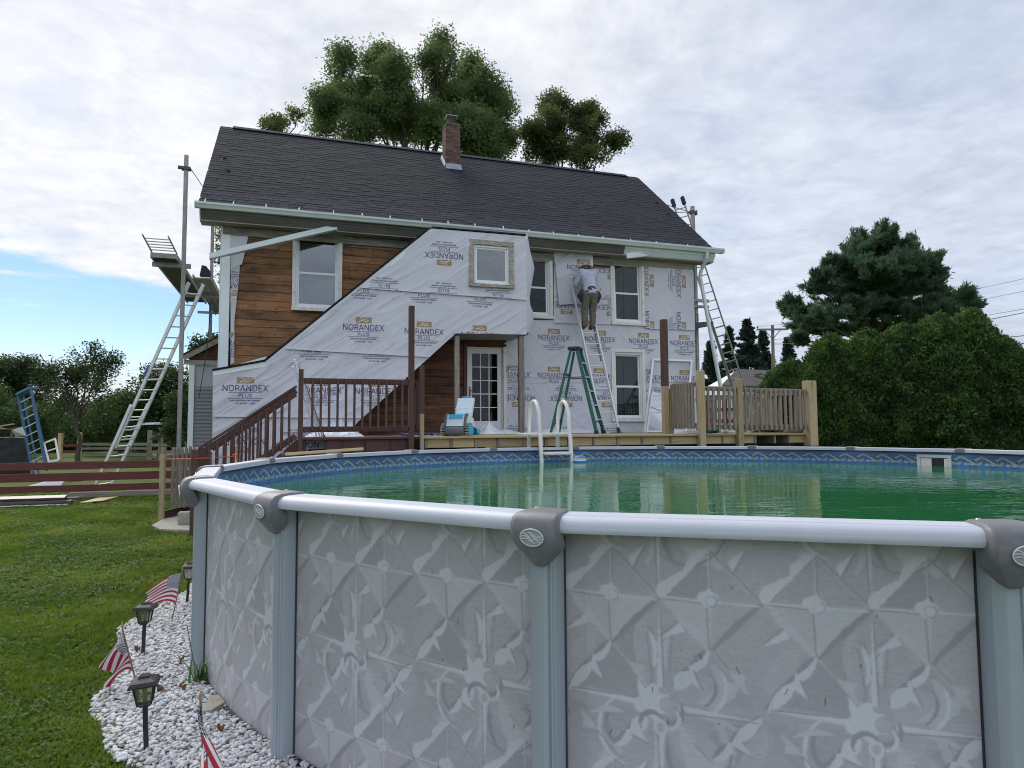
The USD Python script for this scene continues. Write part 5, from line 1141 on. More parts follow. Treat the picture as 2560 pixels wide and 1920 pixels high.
# ------------------------------------------------------------------ ladders, scaffold, worker and what lies on the deck
def two_rail_ladder(name, label, feet, heads, mat='aluminium', sections=1, width=.40, rung=.305, cat_='ladder', rail=(.028, .075), shift=0., group=None, labels=True, pads=None, rung_mat=None, side=None, overlap=.5):
    """An extension ladder from the middle of its feet to the middle of its top; SIDE is the direction along a rung."""
    p, q = np.array(feet, float), np.array(heads, float); d = q - p; L = np.linalg.norm(d); d /= L
    s = np.array(side, float); s -= d * (s @ d); s /= np.linalg.norm(s); n = np.cross(s, d)
    T = Thing(name, label, cat_, p, 0, group)
    secs = [(0, L, width, 0.)] if sections == 1 else [(0, L * (1 - overlap * .75), width, 0.), (L * (.5 - overlap * .35), L, width - .055, .06)]
    for a, b, w, off in secs:
        for k in (-1, 1): T.part('rail', beam(p + d * a + s * k * w / 2 + n * off, p + d * b + s * k * w / 2 + n * off, rail[0], rail[1], up=n, b=.006), mat)
        t = a + .22
        while t < b - .1:
            c = p + d * t + n * off; T.part('rung', tube([c - s * (w / 2 - .01), c + s * (w / 2 - .01)], .017, 8), rung_mat or mat); t += rung
    for k in (-1, 1): T.part('foot', beam(p + s * k * width / 2 + n * .0, p + d * .13 + s * k * width / 2, .05, .09, up=n, b=.008), 'black_plastic')
    T.frame = (p, d, s, n, L); return T
# ladder the worker stands on
WX, Wf = hp(1527, 1040, -1.55)[0], hp(1472, 824, -.62)
base_ = HF.w(WX, -1.55, DZ); t_ = (-.62 + 1.55) / (1.55 - .16)
topx = WX + (Wf[0] - WX) / t_; topz = DZ + (Wf[1] - .02 - DZ) / t_
wl = two_rail_ladder('extension_ladder', 'aluminium ladder leaning on the wrapped wall under the worker', base_, HF.w(topx, -.16, topz), side=HF.X, width=.42, sections=1, rail=(.036, .08))
p, d, s, n, L = wl.frame
for k in (-1, 1): wl.part('rail', beam(p + d * 1.9 + s * k * .185 - n * .05, p + d * (L - .3) + s * k * .185 - n * .05, .026, .065, up=n, b=.006), 'alu_dull')
# green step ladder
def step_ladder(name, label, c, yaw, h, mat, nst, wb=.62, wt=.26, splay=1.02, topmat='black_plastic', frame=None, cat_='step ladder', rear=True, topw=.34):
    """c: middle of its footprint; it is climbed from the +x side of YAW."""
    T = Thing(name, label, cat_, c, yaw); X = np.array([math.cos(yaw), math.sin(yaw), 0]); Y = np.array([-math.sin(yaw), math.cos(yaw), 0]); Z = np.array([0, 0, 1.])
    P = lambda x, y, z: np.array(c, float) + X * x + Y * y + Z * z
    F = lambda t, k: P(splay * .52 * (1 - t) + .07 * t, k * (wb / 2 * (1 - t) + wt / 2 * t), h * t)
    Rr = lambda t, k: P(-splay * .48 * (1 - t) - .06 * t, k * (wb / 2 * .92 * (1 - t) + wt / 2 * t), h * t)
    for k in (-1, 1):
        T.part('front_rail', beam(F(.0, k), F(.985, k), .030, .075, up=X, b=.006), mat)
        if rear: T.part('rear_rail', beam(Rr(.0, k), Rr(.975, k), .026, .055, up=X, b=.006), mat)
        T.part('foot', beam(F(0, k), F(.035, k), .045, .095, up=X, b=.01), 'black_plastic')
    for i in range(nst):
        t = (i + 1) / (nst + 1); a, b = F(t, -1), F(t, 1); T.part('step', beam(a + Z * 0 - X * .0, b, .085, .022, b=.004), 'aluminium')
    if rear:
        for t in (.16, .42, .70): T.part('rear_brace', beam(Rr(t, -1), Rr(t, 1), .02, .05, up=Z, b=.004), 'black_plastic' if t in (.16, .70) else 'aluminium')
        for k in (-1, 1): T.part('spreader', beam(F(.66, k), Rr(.66, k), .012, .022, b=0), 'dark_metal')
        q = np.linspace(0, math.pi, 9)
        for fn in (F, Rr):
            pts = [fn(.0 + .16 * math.sin(a), 0) * 0 + fn(.02 + .13 * math.sin(a), -math.cos(a) * .86) for a in q]; T.part('foot_brace', tube(pts, .012, 6), 'black_plastic')
    T.part('top_cap', cat(xf(box((0, 0, 0), (.26, topw, .075), .018), P(0, 0, h + .01), np.stack([X, Y, Z], 1))), topmat)
    return T
gl = HF.w(*hp(1440, 1000, -2.55)[:1], -2.55, DZ)
step_ladder('step_ladder', 'green fibreglass step ladder standing open on the deck beside the worker', gl, YAW + math.radians(-40), 1.83, 'green_fibre', 5)
# ---- the worker
import manifold3d as m3
def blob(chain, links, grow=0., refine=.03, squash=None):
    """Hull of the spheres at each pair of joints; all joined and smoothed."""
    S = {}
    sph = trimesh.creation.icosphere(2).vertices
    parts_ = []
    for l in links:
        pts = np.vstack([np.asarray(chain[j][0]) + sph * (np.asarray(chain[j][1]) + grow) for j in l]); parts_.append(m3.Manifold.hull_points(pts))
    m = parts_[0]
    for q in parts_[1:]: m = m + q
    m = m.refine_to_length(refine).to_mesh(); t = trimesh.Trimesh(np.array(m.vert_properties)[:, :3], np.array(m.tri_verts)); t.merge_vertices()
    trimesh.smoothing.filter_taubin(t, iterations=8); return np.array(t.vertices), np.array(t.faces)
fx, fy, fz = Wf[0] + .0, -.62, Wf[1] + .02
per = Thing('person', 'worker in pale blue shirt, sun hat and black tool belt standing on the ladder', 'person', HF.w(fx, fy, fz), YAW)
J = {}
PS = 1.07
def jt(k, x, y, z, r): J[k] = (np.array([fx + x * PS, fy + y * PS, fz + z * PS]), np.asarray(r) * PS)
for s, k in ((-1, 'l'), (1, 'r')):
    jt('toe' + k, s * .105, .13, .045, .042); jt('ank' + k, s * .095, -.01, .09, .052); jt('knee' + k, s * .105, .0, .43, .064); jt('hip' + k, s * .088, -.10, .80, .098)
    jt('sho' + k, s * .165, .03, 1.335, .062); jt('elb' + k, s * .245, .13, 1.08, .045); jt('wri' + k, s * .15, .36, 1.22, .032); jt('palm' + k, s * .135, .42, 1.26, .030)
    for i, (dx, dz, l) in enumerate(((-.030, .055, 1), (-.010, .068, 1), (.010, .064, 1), (.030, .050, 1), (-.048, .012, 1))):
        jt(f'f{i}a' + k, s * .135 + dx * .7, .44, 1.27 + dz * .25, .011); jt(f'f{i}b' + k, s * .135 + dx, .475, 1.27 + dz * .7, .010); jt(f'f{i}c' + k, s * .135 + dx * 1.05, .492, 1.27 + dz * 1.05, .0085)
jt('pel', 0, -.10, .86, .125); jt('wai', 0, -.09, 1.02, (.135, .105, .10)); jt('che', 0, .0, 1.22, (.16, .115, .12)); jt('upp', 0, .06, 1.345, (.14, .09, .07)); jt('nek', 0, .11, 1.40, .055); jt('hea', 0, .17, 1.455, (.075, .095, .095)); jt('chin', 0, .235, 1.41, .045); jt('nose', 0, .275, 1.45, .016); jt('earl', -.078, .165, 1.45, .02); jt('earr', .078, .165, 1.45, .02)
legs = lambda k: [('hip' + k, 'knee' + k), ('knee' + k, 'ank' + k)]
body = [('pel', 'wai'), ('wai', 'che'), ('che', 'upp'), ('upp', 'nek'), ('nek', 'hea'), ('hea', 'chin'), ('hea', 'nose'), ('hea', 'earl'), ('hea', 'earr')]
for k in 'lr':
    body += legs(k) + [('pel', 'hip' + k), ('ank' + k, 'toe' + k), ('upp', 'sho' + k), ('che', 'sho' + k), ('sho' + k, 'elb' + k), ('elb' + k, 'wri' + k), ('wri' + k, 'palm' + k)] + [(f'f{i}{a}' + k, f'f{i}{b}' + k) for i in range(5) for a, b in ('ab', 'bc')] + [('palm' + k, f'f{i}a' + k) for i in range(5)]
def ppart(name, mesh, mat, **kw): return per.part(name, HF.wm(arr(mesh)), mat, **kw)
bd = ppart('body', blob(J, body, 0, .012), 'skin', smooth=True)
def wrinkle(m, amp, sc, seed):
    v, f = m; t = trimesh.Trimesh(v, f, process=False); n = t.vertex_normals; return v + n * ((noise(v * np.array([sc, sc, sc * 1.6]), seed) - .5) * amp * 2)[:, None], f
tl = [('pel', 'hipl'), ('pel', 'hipr'), ('hipl', 'hipr')] + legs('l') + legs('r')
J2 = dict(J); J2['pel'] = (J['pel'][0] + (0, 0, .03), .118)
ppart('trousers', wrinkle(blob(J2, tl, .020, .025), .014, 14, 2), 'trousers', smooth=True)
sl = [('wai', 'che'), ('che', 'upp'), ('pel2', 'wai'), ('hipL', 'hipR', 'wai')]
J3 = dict(J); J3['pel2'] = (np.array([fx, fy - .115, fz + .90]), (.155, .125, .06)); J3['hipL'] = (np.array([fx - .10, fy - .125, fz + .86]), .075); J3['hipR'] = (np.array([fx + .10, fy - .125, fz + .86]), .075)
for k in 'lr': sl += [('upp', 'sho' + k), ('che', 'sho' + k), ('sho' + k, 'elb' + k), ('elb' + k, 'wri' + k)]
ppart('shirt', wrinkle(blob(J3, sl, .022, .022), .012, 13, 5), 'shirt', smooth=True)
for k, s in (('l', -1), ('r', 1)):
    ppart('boot', blob(J, [('ank' + k, 'toe' + k)], .014, .02), 'boot_tan', smooth=True)
    ppart('boot_top', HF_tube := lathe([(.062, 0), (.070, .03), (.069, .11), (.058, .12)], 14, (fx + s * .095, fy - .012, fz + .08)), 'boot_tan', smooth=True)
hc = J['hea'][0] + (0, -.01, .035)
hat = ppart('hat', wrinkle(xf(lathe([(0, .115), (.05, .112), (.085, .09), (.098, .05), (.104, .015), (.15, .0), (.172, -.012), (.170, -.018), (.10, -.005)], 28), hc, rot((1, 0, 0), -.35)), .008, 20, 3), 'hat_tan', smooth=50)
ppart('neck_cloth', xf(lathe([(.085, .03), (.10, -.02), (.105, -.075), (.09, -.08)], 18), J['nek'][0] + (0, -.015, .02)), 'hat_band', smooth=True)
bel = lathe([(.168, -.024), (.173, -.02), (.173, .02), (.168, .024)], 24); bv = bel[0] * (1.04, .86, 1); ppart('tool_belt', (bv + (fx, fy - .10, fz + 1.0) + np.c_[0 * bv[:, 0], 0 * bv[:, 0], .02 - .10 * (np.abs(bv[:, 0]) / .17) ** 2], bel[1]), 'leather_black', smooth=True)
for s in (-1, 1):
    c = np.array([fx + s * .215, fy - .07, fz + .80]); ppart('tool_pouch', wrinkle((lambda m: (m[0], m[1]))(blob({'a': (c + (s * -.01, 0, .13), (.045, .075, .04)), 'b': (c + (s * .045, 0, .02), (.065, .09, .05)), 'c': (c + (s * .005, .01, -.11), (.04, .06, .05))}, [('a', 'b'), ('b', 'c')], 0, .03)), .01, 16, 7), 'leather_black', smooth=True)
hm = ppart('hammer_handle', tube([(fx + .255, fy - .10, fz + .84), (fx + .285, fy - .11, fz + .99)], (.016, .018), 8), 'hammer_grip', smooth=True)
ppart('hammer_tip', tube([(fx + .285, fy - .11, fz + .99), (fx + .289, fy - .112, fz + 1.01)], .017, 8), 'black_plastic')
ppart('pocket_tool', tube([(fx - .10, fy - .235, fz + .965), (fx - .02, fy - .245, fz + .955)], .024, 8), 'leather_black', smooth=True)

# ---- scaffold on the left gable: two aluminium poles with plank and walkway
def pole_thing(label, x, y, ztop, group='aluminium pump-jack poles', z0=0., w=.085):
    T = Thing('scaffold_pole', label, 'scaffold pole', HF.w(x, y, z0), YAW, group)
    T.part('pole', HF.wm(bx(x - w / 2, x + w / 2, y - w / 2, y + w / 2, z0, ztop, .006)), 'alu_dull'); return T
PX0 = -.88; PY0 = .3
pt = HF.hitx(456, 361, PX0)
y1 = HF.hitx(458, 700, PX0)[0]; z1 = HF.hitx(456, 361, PX0)[1]
pA = pole_thing('tall aluminium scaffold pole rising beside the left roof edge', PX0, y1, z1)
y2 = HF.hitx(530, 640, PX0 + .1)[0]
pB = pole_thing('farther aluminium scaffold pole behind the left house corner', PX0 + .1, y2, 7.6)
zb = HF.hitx(456, 398, PX0)[1]
pA.part('clamp', HF.wm(cat(bx(PX0 - .10, PX0 + .10, y1 - .07, y1 + .07, zb - .035, zb + .035, .006), bx(PX0 - .17, PX0 - .1, y1 - .02, y1 + .02, zb - .02, zb + .05))), 'dark_metal')
hk = [on_roof(558, 395), on_roof(568, 427)]; jn = HF.w(PX0 + .45, y1 - .1, HF.hitx(490, 405, PX0 + .45)[1])
for h in hk: pA.part('stay', cat(tube([HF.w(PX0 + .1, y1, zb), jn, h + (0, 0, .03)], .011, 6), box(h + np.array([0, 0, .02]), (.13, .06, .03))), 'dark_metal')
# upper plank, seen from below, sticking out towards the camera
yn, zp = HF.hitx(410, 640, PX0 - .35)
def plank_pts(px, py, x): return HF.hitx(px, py, x)
pk = Thing('scaffold_plank', 'ribbed aluminium plank slung high on the left scaffold poles', 'scaffold plank', HF.w(PX0, yn, zp), YAW)
xw0, xw1 = PX0 - .60, PX0 - .10
for x in (xw0, xw1): pk.part('side_rail', HF.wm(bx(x - .02, x + .02, yn, y2 + .6, zp - .06, zp + .05, .005)), 'alu_dull')
yy = yn + .05
while yy < y2 + .5:
    pk.part('rib', HF.wm(bx(xw0 + .021, xw1 - .021, yy, yy + .085, zp - .03, zp - .0)), 'dark_metal'); yy += .1
pk.part('cross_bar', HF.wm(bx(xw0 - .04, PX0 + .15, y1 - .03, y1 + .05, zp - .17, zp - .07, .006)), 'alu_dull')
pk.part('end_bar', HF.wm(bx(xw0 - .02, xw1 + .02, yn - .02, yn - .001, zp - .05, zp + .06, .005)), 'alu_dull')
# the guard ladder tipped up on the plank's near end
e0, e1 = HF.w(xw0, yn + .05, zp + .08), HF.w(xw1, yn + .05, zp + .08)
t0 = HF.w(HF.hit(356, 586, yn - .35)[0], yn - .35, HF.hit(356, 586, yn - .35)[1]); t1 = t0 + (e1 - e0)
gd = Thing('guard_frame', 'short ladder-like guard frame tipped up on the near end of the plank', 'guard frame', (e0 + e1) / 2, YAW)
for a, b in ((e0, t0), (e1, t1)): gd.part('rail', beam(a, b, .03, .06, up=HF.Y), 'alu_dull')
for t in np.linspace(.15, .8, 5): gd.part('rung', tube([e0 + (t0 - e0) * t, e1 + (t1 - e1) * t], .014, 7), 'aluminium')
# perforated walkway nearer the wall
wy0 = HF.hitx(505, 692, PX0 + .25)[0]; wz = HF.hitx(505, 692, PX0 + .25)[1]
wk = Thing('perforated_walkway', 'perforated aluminium walkway hanging beside the left house corner', 'walkway', HF.w(PX0 + .25, wy0, wz), YAW)
wx0, wx1 = hp(484, 692, wy0)[0] if False else HF.hit(484, 692, wy0)[0], HF.hit(527, 692, wy0)[0]
nxh, nyh = 3, 22; Lw = 5.4
pl = sg.box(wx0, 0, wx1, Lw)
cells = [sg.Point(wx0 + (wx1 - wx0) * (i + .5) / nxh, .14 + j * .24).buffer((wx1 - wx0) / nxh * .30, 4) for i in range(nxh) for j in range(nyh)]
from shapely import union_all
v, f = arr(extr(pl.difference(union_all(cells)), .03)); wk.part('tread_plate', HF.wm((v + (0, wy0, wz - .05), f)), 'alu_dull')
for x in (wx0 - .012, wx1 + .012): wk.part('side_rail', HF.wm(bx(x - .012, x + .012, wy0 - .02, wy0 + Lw, wz - .09, wz + .05, .004)), 'alu_dull')
for yq in (wy0 + 1.9, wy0 + 4.6): wk.part('bracket', HF.wm(bx(wx0 - .45, wx1 + .12, yq, yq + .07, wz - .17, wz - .095, .005)), 'alu_dull')
solo('hanging_bag', HF.wm(hull([(wx0 + .12, wy0 + .1, wz + .052), (wx0 + .38, wy0 + .1, wz + .052), (wx0 + .12, wy0 + .3, wz + .052), (wx0 + .38, wy0 + .3, wz + .052), (wx0 + .16, wy0 + .12, wz + .32), (wx0 + .26, wy0 + .12, wz + .30), (wx0 + .36, wy0 + .12, wz + .18), (wx0 + .2, wy0 + .26, wz + .30)])), 'boot_blue', 'dark blue cloth bag sitting on the walkway by the left house corner', 'bag')
solo('hanging_rope', tube([HF.w(wx0 + .2, wy0 + 2, wz - .17), HF.w(wx0 + .12, wy0 + 2, wz - 1.6), HF.w(wx0 - .05, wy0 + 2.0, wz - 2.9)], .010, 6), 'black_plastic', 'thin rope hanging down from the walkway', 'rope')
# extension ladder leaning on the plank from the yard
lf = at_z(253, 1226); lt = HF.w(HF.hit(487, 706, y1 + .2)[0], y1 + .2, HF.hit(487, 706, y1 + .2)[1])
xl_ = two_rail_ladder('extension_ladder', 'long two-section aluminium extension ladder leaning against the left scaffold', lf, lt, side=(.40, .92, 0), width=.44, sections=2, overlap=.75, mat='aluminium', rail=(.035, .10))
p, d, s, n, L = xl_.frame
sgn = 1 if (n @ (CAM - p)) > 0 else -1
for t, col, ln in ((.60, 'blue_label', .30), (.36, 'yellow_label', .26), (.27, 'vinyl', .12)):
    c = p + d * L * t - s * .195 * 1; xl_.part('label', beam(c - d * ln / 2 + n * sgn * .09 * 0 - s * .035, c + d * ln / 2 - s * .035, .004, .06, up=n, b=0), col)
# ---- right gable: pole, ladder, brackets
yR = .9; xR_ = HL + .45
xq = HF.hit(1735, 760, yR)[0]; zq = HF.hit(1731, 516, 4.2)[1]
rp = pole_thing('aluminium scaffold pole standing close behind the right house corner', HF.hit(1740, 760, .6)[0], .6, HF.hit(1740, 640, .6)[1] + .2)
yP = 4.4; xP = HF.hit(1732, 560, yP)[0]
rp2 = pole_thing('scaffold pole whose top shows above the right roof edge', xP, yP, HF.hit(1731, 516, yP)[1], w=.12)
zc_ = HF.hit(1731, 531, yP)[1]; rp2.part('clamp', HF.wm(cat(bx(xP - .13, xP + .13, yP - .08, yP + .08, zc_ - .05, zc_ + .05), bx(xP + .13, xP + .17, yP - .05, yP + .05, zc_ - .08, zc_ + .08))), 'dark_metal')
for q in ((1668, 535), (1640, 507)):
    h = on_roof(*q); rp2.part('stay', cat(tube([HF.w(xP - .1, yP, zc_), h + (0, 0, .04)], .012, 6), box(h + np.array([0, 0, .02]), (.15, .08, .04))), 'dark_metal')
lfR = HF.w(HF.hit(1846, 985, 3.2)[0], 3.2, 0); yT = 3.9
ltR = HF.w(HF.hit(1697, 515, yT)[0], yT, HF.hit(1697, 515, yT)[1])
b2 = HF.hit(1838, 945, 3.2); dirR = (ltR - HF.w(b2[0], 3.2, b2[1])); baseR = ltR - dirR * (ltR[2] / dirR[2])
rl = two_rail_ladder('extension_ladder', 'aluminium extension ladder with blue padded ends rising behind the right roof edge', baseR, ltR, side=(1., .1, 0), width=.44, sections=2, overlap=.6, mat='alu_dull')
p, d, s, n, L = rl.frame
for k in (-1, 1): rl.part('padded_end', beam(ltR + s * k * .185 + n * .06 - d * .02, ltR + s * k * .185 + n * .06 + d * .28, .12, .13, up=n, b=.04), 'boot_blue')
bz = HF.hit(1755, 757, .6)[1]
br = Thing('scaffold_bracket', 'aluminium scaffold bracket arm at the right house corner', 'bracket', HF.w(HL + .3, .6, bz), YAW)
br.part('arm', HF.wm(cat(bx(HL + .18, HF.hit(1768, 757, .6)[0], .5, .58, bz - .0, bz + .09, .006), bx(HL + .18, HF.hit(1768, 757, .6)[0], .5, .58, bz - .16, bz - .09, .006))), 'alu_dull')
zt_ = HF.hit(1755, 816, .5)[1]
br2 = Thing('scaffold_platform', 'dark folded scaffold platform end below the right bracket', 'scaffold plank', HF.w(HL + .2, .5, zt_), YAW)
br2.part('platform', HF.wm(hull([(HL + .12, .3, zt_ - .12), (HL + .12, .7, zt_ - .12), (HF.hit(1773, 812, .5)[0], .3, zt_ + .02), (HF.hit(1773, 812, .5)[0], .7, zt_ + .02), (HL + .12, .3, zt_ + .06), (HL + .12, .7, zt_ + .06), (HF.hit(1773, 812, .5)[0], .3, zt_ + .12), (HF.hit(1773, 812, .5)[0], .7, zt_ + .12)])), 'dark_metal')
br2.part('crank', HF.wm(cat(tube([(HL + .3, .4, zt_ + .1), (HL + .3, .4, zt_ + .32), (HL + .42, .4, zt_ + .32), (HL + .42, .4, zt_ + .12)], .018, 6))), 'dark_metal')

# ---- frames leaning on the wall at the right
def frame_lean(name, label, bl, w, h, tilt_y, x_lean, bars, mat, glass=None, deep=.03, bar=.055):
    T = Thing(name, label, 'frame', HF.w(bl[0], bl[1], bl[2]), YAW); b = np.array(bl, float); U = np.array([1., 0, 0]); V_ = np.array([x_lean, tilt_y, math.sqrt(max(.01, 1 - tilt_y ** 2 - x_lean ** 2))])
    P = lambda u, v: HF.w(*(b + U * u + V_ * v)); N_ = HF.X * np.cross(U, V_)[0] + HF.Y * np.cross(U, V_)[1] + np.array([0, 0, np.cross(U, V_)[2]])
    for u in (0, w): T.part('stile', beam(P(u, 0), P(u, h), bar, deep, up=N_), mat)
    for v in [0.03, h - .03] + list(bars): T.part('rail', beam(P(bar / 2, v), P(w - bar / 2, v), bar, deep, up=N_), mat)
    if glass:
        for v0, v1, g in glass: T.part('pane', beam(P(w / 2, v0), P(w / 2, v1), w - bar, .006, up=N_, b=0), g)
    return T
bl = hp(1611, 1082, -.85); tl = hp(1633, 884, -.06); wF = hp(1729, 884, -.06)[0] - tl[0]; hF = math.hypot(tl[1] - DZ, .79)
frame_lean('storm_door_frame', 'tall empty white storm door frame leaning on the wrapped wall at the right', (bl[0], -.85, DZ), wF, hF, .79 / hF, (tl[0] - bl[0]) / hF, [], 'white_trim')
bl = hp(1617, 1082, -1.0); tl = hp(1630, 976, -.55); hF = math.hypot(tl[1] - DZ, .45)
frame_lean('storm_window', 'aluminium storm window with two panes leaning in front of the white door frame', (bl[0], -1.0, DZ), .80, hF, .45 / hF, (tl[0] - bl[0]) / hF, [hF * .52], 'aluminium', [(.06, hF * .50, 'glass_dim'), (hF * .54, hF - .06, 'glass_dim')], bar=.045)
# ---- robot pool cleaner
rc = at_z(1148, 1087, DZ); rc = HF.w(hp(1150, 1080, DY + .35)[0], DY + .35, DZ)
rb = Thing('pool_cleaner', 'white and blue robotic pool cleaner with open lid on the deck edge', 'pool cleaner', rc, YAW - .62)
RX_, RY_ = np.array([math.cos(YAW - .62), math.sin(YAW - .62), 0]), np.array([-math.sin(YAW - .62), math.cos(YAW - .62), 0])
def rpart(name, m, mat, **kw): v, f = arr(m); return rb.part(name, (v[:, :1] * RX_ + v[:, 1:2] * RY_ + v[:, 2:3] * np.array([0, 0, 1.]) + rc, f), mat, **kw)
# x across (right end shows), y length away
W2_ = .20; sp = lambda pts, x0, x1: loft([[(x0, y, z) for y, z in pts], [(x1, y, z) for y, z in pts]])
for s in (-1, 1):
    rpart('tread_side', sp([(-.20, .02), (-.10, .0), (.24, .03), (.28, .08), (.24, .11), (.0, .17), (-.18, .20), (-.24, .12)], s * W2_ - .03, s * W2_ + .03), 'black_plastic', smooth=30)
    rpart('wheel', xf(lathe([(0, -.02), (.09, -.02), (.10, -.01), (.10, .01), (.085, .02), (0, .022)], 24), (s * (W2_ + .045), -.14, .10), rot((0, 1, 0), math.pi / 2)), 'cyan_plastic', smooth=40)
    rpart('wheel', xf(lathe([(0, -.02), (.055, -.02), (.062, 0), (.05, .02), (0, .022)], 20), (s * (W2_ + .04), .24, .07), rot((0, 1, 0), math.pi / 2)), 'cyan_plastic', smooth=40)
    rpart('wheel_tread', cat([box((s * (W2_ + .02), -.14 + .112 * math.cos(a), .10 + .112 * math.sin(a)), (.07, .022, .022), .003) for a in np.linspace(0, 6.28, 16, endpoint=False) if .10 + .112 * math.sin(a) > .0]), 'tread')
rpart('front_brush', xf(lathe([(0, -.17), (.075, -.17), (.08, 0), (.075, .17), (0, .17)], 18), (0, -.20, .085), rot((0, 1, 0), math.pi / 2)), 'grey_plastic', smooth=40)
rpart('shell', sp([(-.24, .17), (-.17, .36), (.02, .36), (.22, .30), (.27, .16), (.15, .10), (-.15, .12)], -.165, .165), 'pale_plastic')
rpart('shell_arch', cat(*[sp([(-.255, .16), (-.185, .375), (-.10, .385), (-.10, .36), (-.16, .345), (-.22, .16)], s * .175 - .018, s * .175 + .018) for s in (-1, 1)]), 'grey_plastic')
rpart('blue_grip', sp([(-.205, .30), (-.18, .366), (-.12, .372), (-.13, .30)], -.12, .12), 'cyan_plastic')
rpart('lid', sp([(.17, .34), (.20, .33), (.32, .62), (.31, .66), (.28, .66), (.16, .40)], -.15, .15), 'pale_plastic'); rpart('lid_catch', box((0, .305, .672), (.14, .03, .025), .006), 'cyan_plastic')
rpart('handle', tube([(-.10, .10, .35), (-.10, .06, .47), (.10, .06, .47), (.10, .10, .35)], .014, 8), 'pale_plastic', smooth=True)
cp_ = []
r_ = np.random.default_rng(4)
for i in range(90):
    t = i / 89; cp_.append(HF.w(hp(1095 - 95 * t, 1085, DY + .55)[0] + .05 * math.sin(i * .9), DY + .50 + .16 * math.sin(i * .55), DZ + .015 + .035 * abs(math.sin(i * .37))))
solo('blue_cable', tube(cp_, .010, 6), 'cable_blue', 'loose coils of blue cable on the deck left of the pool cleaner', 'cable', smooth=True)
# ---- crumpled wrap and odds and ends on the deck
def heap(px0, px1, y, w, h, seed, peak=None):
    x0, x1 = hp(px0, 1080, y)[0], hp(px1, 1080, y)[0]; u, v = np.meshgrid(np.linspace(0, 1, 46), np.linspace(0, 1, 22)); e = np.sin(math.pi * u) ** .5 * np.sin(math.pi * v) ** .6
    nz = noise(np.stack([u * 7, v * 4, 0 * u], -1), seed) * .6 + (1 - np.abs(2 * noise(np.stack([u * 10 + v * 4, v * 5, 0 * u + 4], -1), seed) - 1)) ** 2 * .5
    pk = 1. if peak is None else (.45 + .9 * np.exp(-((u - peak) / .12) ** 2))
    V = np.stack([x0 + (x1 - x0) * (u + .03 * (noise(np.stack([u * 0, v * 6, 0 * u], -1), seed + 2) - .5) * 2), y + w * (v - .5), DZ + .004 + h * e * nz * pk], -1)
    return HF.wm(grid(V))
solo('plastic_sheet', heap(1190, 1296, -1.5, .8, .30, 3, .22), 'plastic_sheet', 'crumpled white wrap sheet lying before the glazed door', 'sheet', smooth=True)
solo('plastic_sheet', heap(1300, 1520, -.45, .5, .14, 8), 'plastic_sheet', 'strip of crumpled white wrap along the foot of the wall behind the ladders', 'sheet', smooth=True)
solo('plastic_sheet', heap(790, 895, -1.75, .9, .42, 5), 'plastic_sheet', 'heap of white wrap behind the brown deck railing', 'sheet', smooth=True)
solo('plastic_sheet', heap(765, 910, DY + .8, .5, .12, 9), 'plastic_sheet', 'flat white sheet under the brown deck railing', 'sheet', smooth=True)
tr = Thing('trim_bundle', 'bundle of long trim strips leaning on the stair post behind the brown railing', 'trim', HF.w(hp(800, 1080, DY + .5)[0], DY + .5, DZ), YAW)
for i, (a, b, mt) in enumerate(((736, 800, 'white_trim'), (740, 806, 'gutter_white'), (745, 811, 'weathered_trim'), (733, 792, 'white_trim'))):
    yb = DY + .5 + i * .04; tr.part('trim_strip', beam(HF.w(hp(b, 1085, yb)[0], yb, DZ + .01), HF.w(hp(a, 898 + 6 * i, yb - .3)[0], yb - .3, hp(a, 898 + 6 * i, yb - .3)[1]), .022, .07, up=HF.Y), mt)
ln_ = [at_y(713, 1135.5, 10.0), at_y(907, 1122, 10.45)]
solo('lumber_plank', beam(ln_[0], ln_[1], .14, .040), 'new_wood', 'new plank lying behind the far left rim of the pool', 'plank')
solo('timber_block', HF.wm(bx(hp(702, 1130, DY)[0], hp(746, 1130, DY)[0], DY - .06, DY + .25, .6, hp(720, 1130, DY)[1], .01)), 'grey_wood_long', 'grey timber ledge under the left end of the new plank', 'timber')
x = hp(1720, 1080, DY + .5)[0]
solo('white_board', HF.wm(bx(x - .28, x + .15, DY + .4, DY + .55, DZ + .001, DZ + .06, .006)), 'white_sheet', 'short white board lying on the deck by the slatted railing', 'board')
x = hp(1784, 1080, DY + .8)[0]; solo('green_bag', HF.wm(wrinkle(blob({'a': (np.array([x - .12, DY + .8, DZ + .07]), .07), 'b': (np.array([x + .14, DY + .85, DZ + .06]), .06)}, [('a', 'b')], 0, .03), .03, 12, 3)), 'green_fibre', 'small green bag on the deck behind the picket gate', 'bag', smooth=True)
x = hp(1817, 1080, DY + .7)[0]; solo('white_bag', HF.wm(wrinkle(blob({'a': (np.array([x - .10, DY + .7, DZ + .07]), .07), 'b': (np.array([x + .14, DY + .72, DZ + .05]), .05)}, [('a', 'b')], 0, .03), .03, 12, 4)), 'plastic_sheet', 'small white bag on the deck beside the green bag', 'bag', smooth=True)
x = hp(1990, 1085, DY + .3)[0]; solo('short_plank', HF.wm(bx(x - .28, x + .3, DY + .2, DY + .34, DZ + .001, DZ + .06, .006)), 'grey_wood_long', 'short dark plank on the right end of the deck', 'plank')
a, b = hp(1872, 1060, DY + .7), hp(1903, 978, DY + .35); solo('leaning_plank', beam(HF.w(a[0], DY + .9, DZ + .02), HF.w(b[0], DY + .12, b[1]), .10, .03), 'plywood', 'pale plank leaning behind the right picket railing', 'plank')
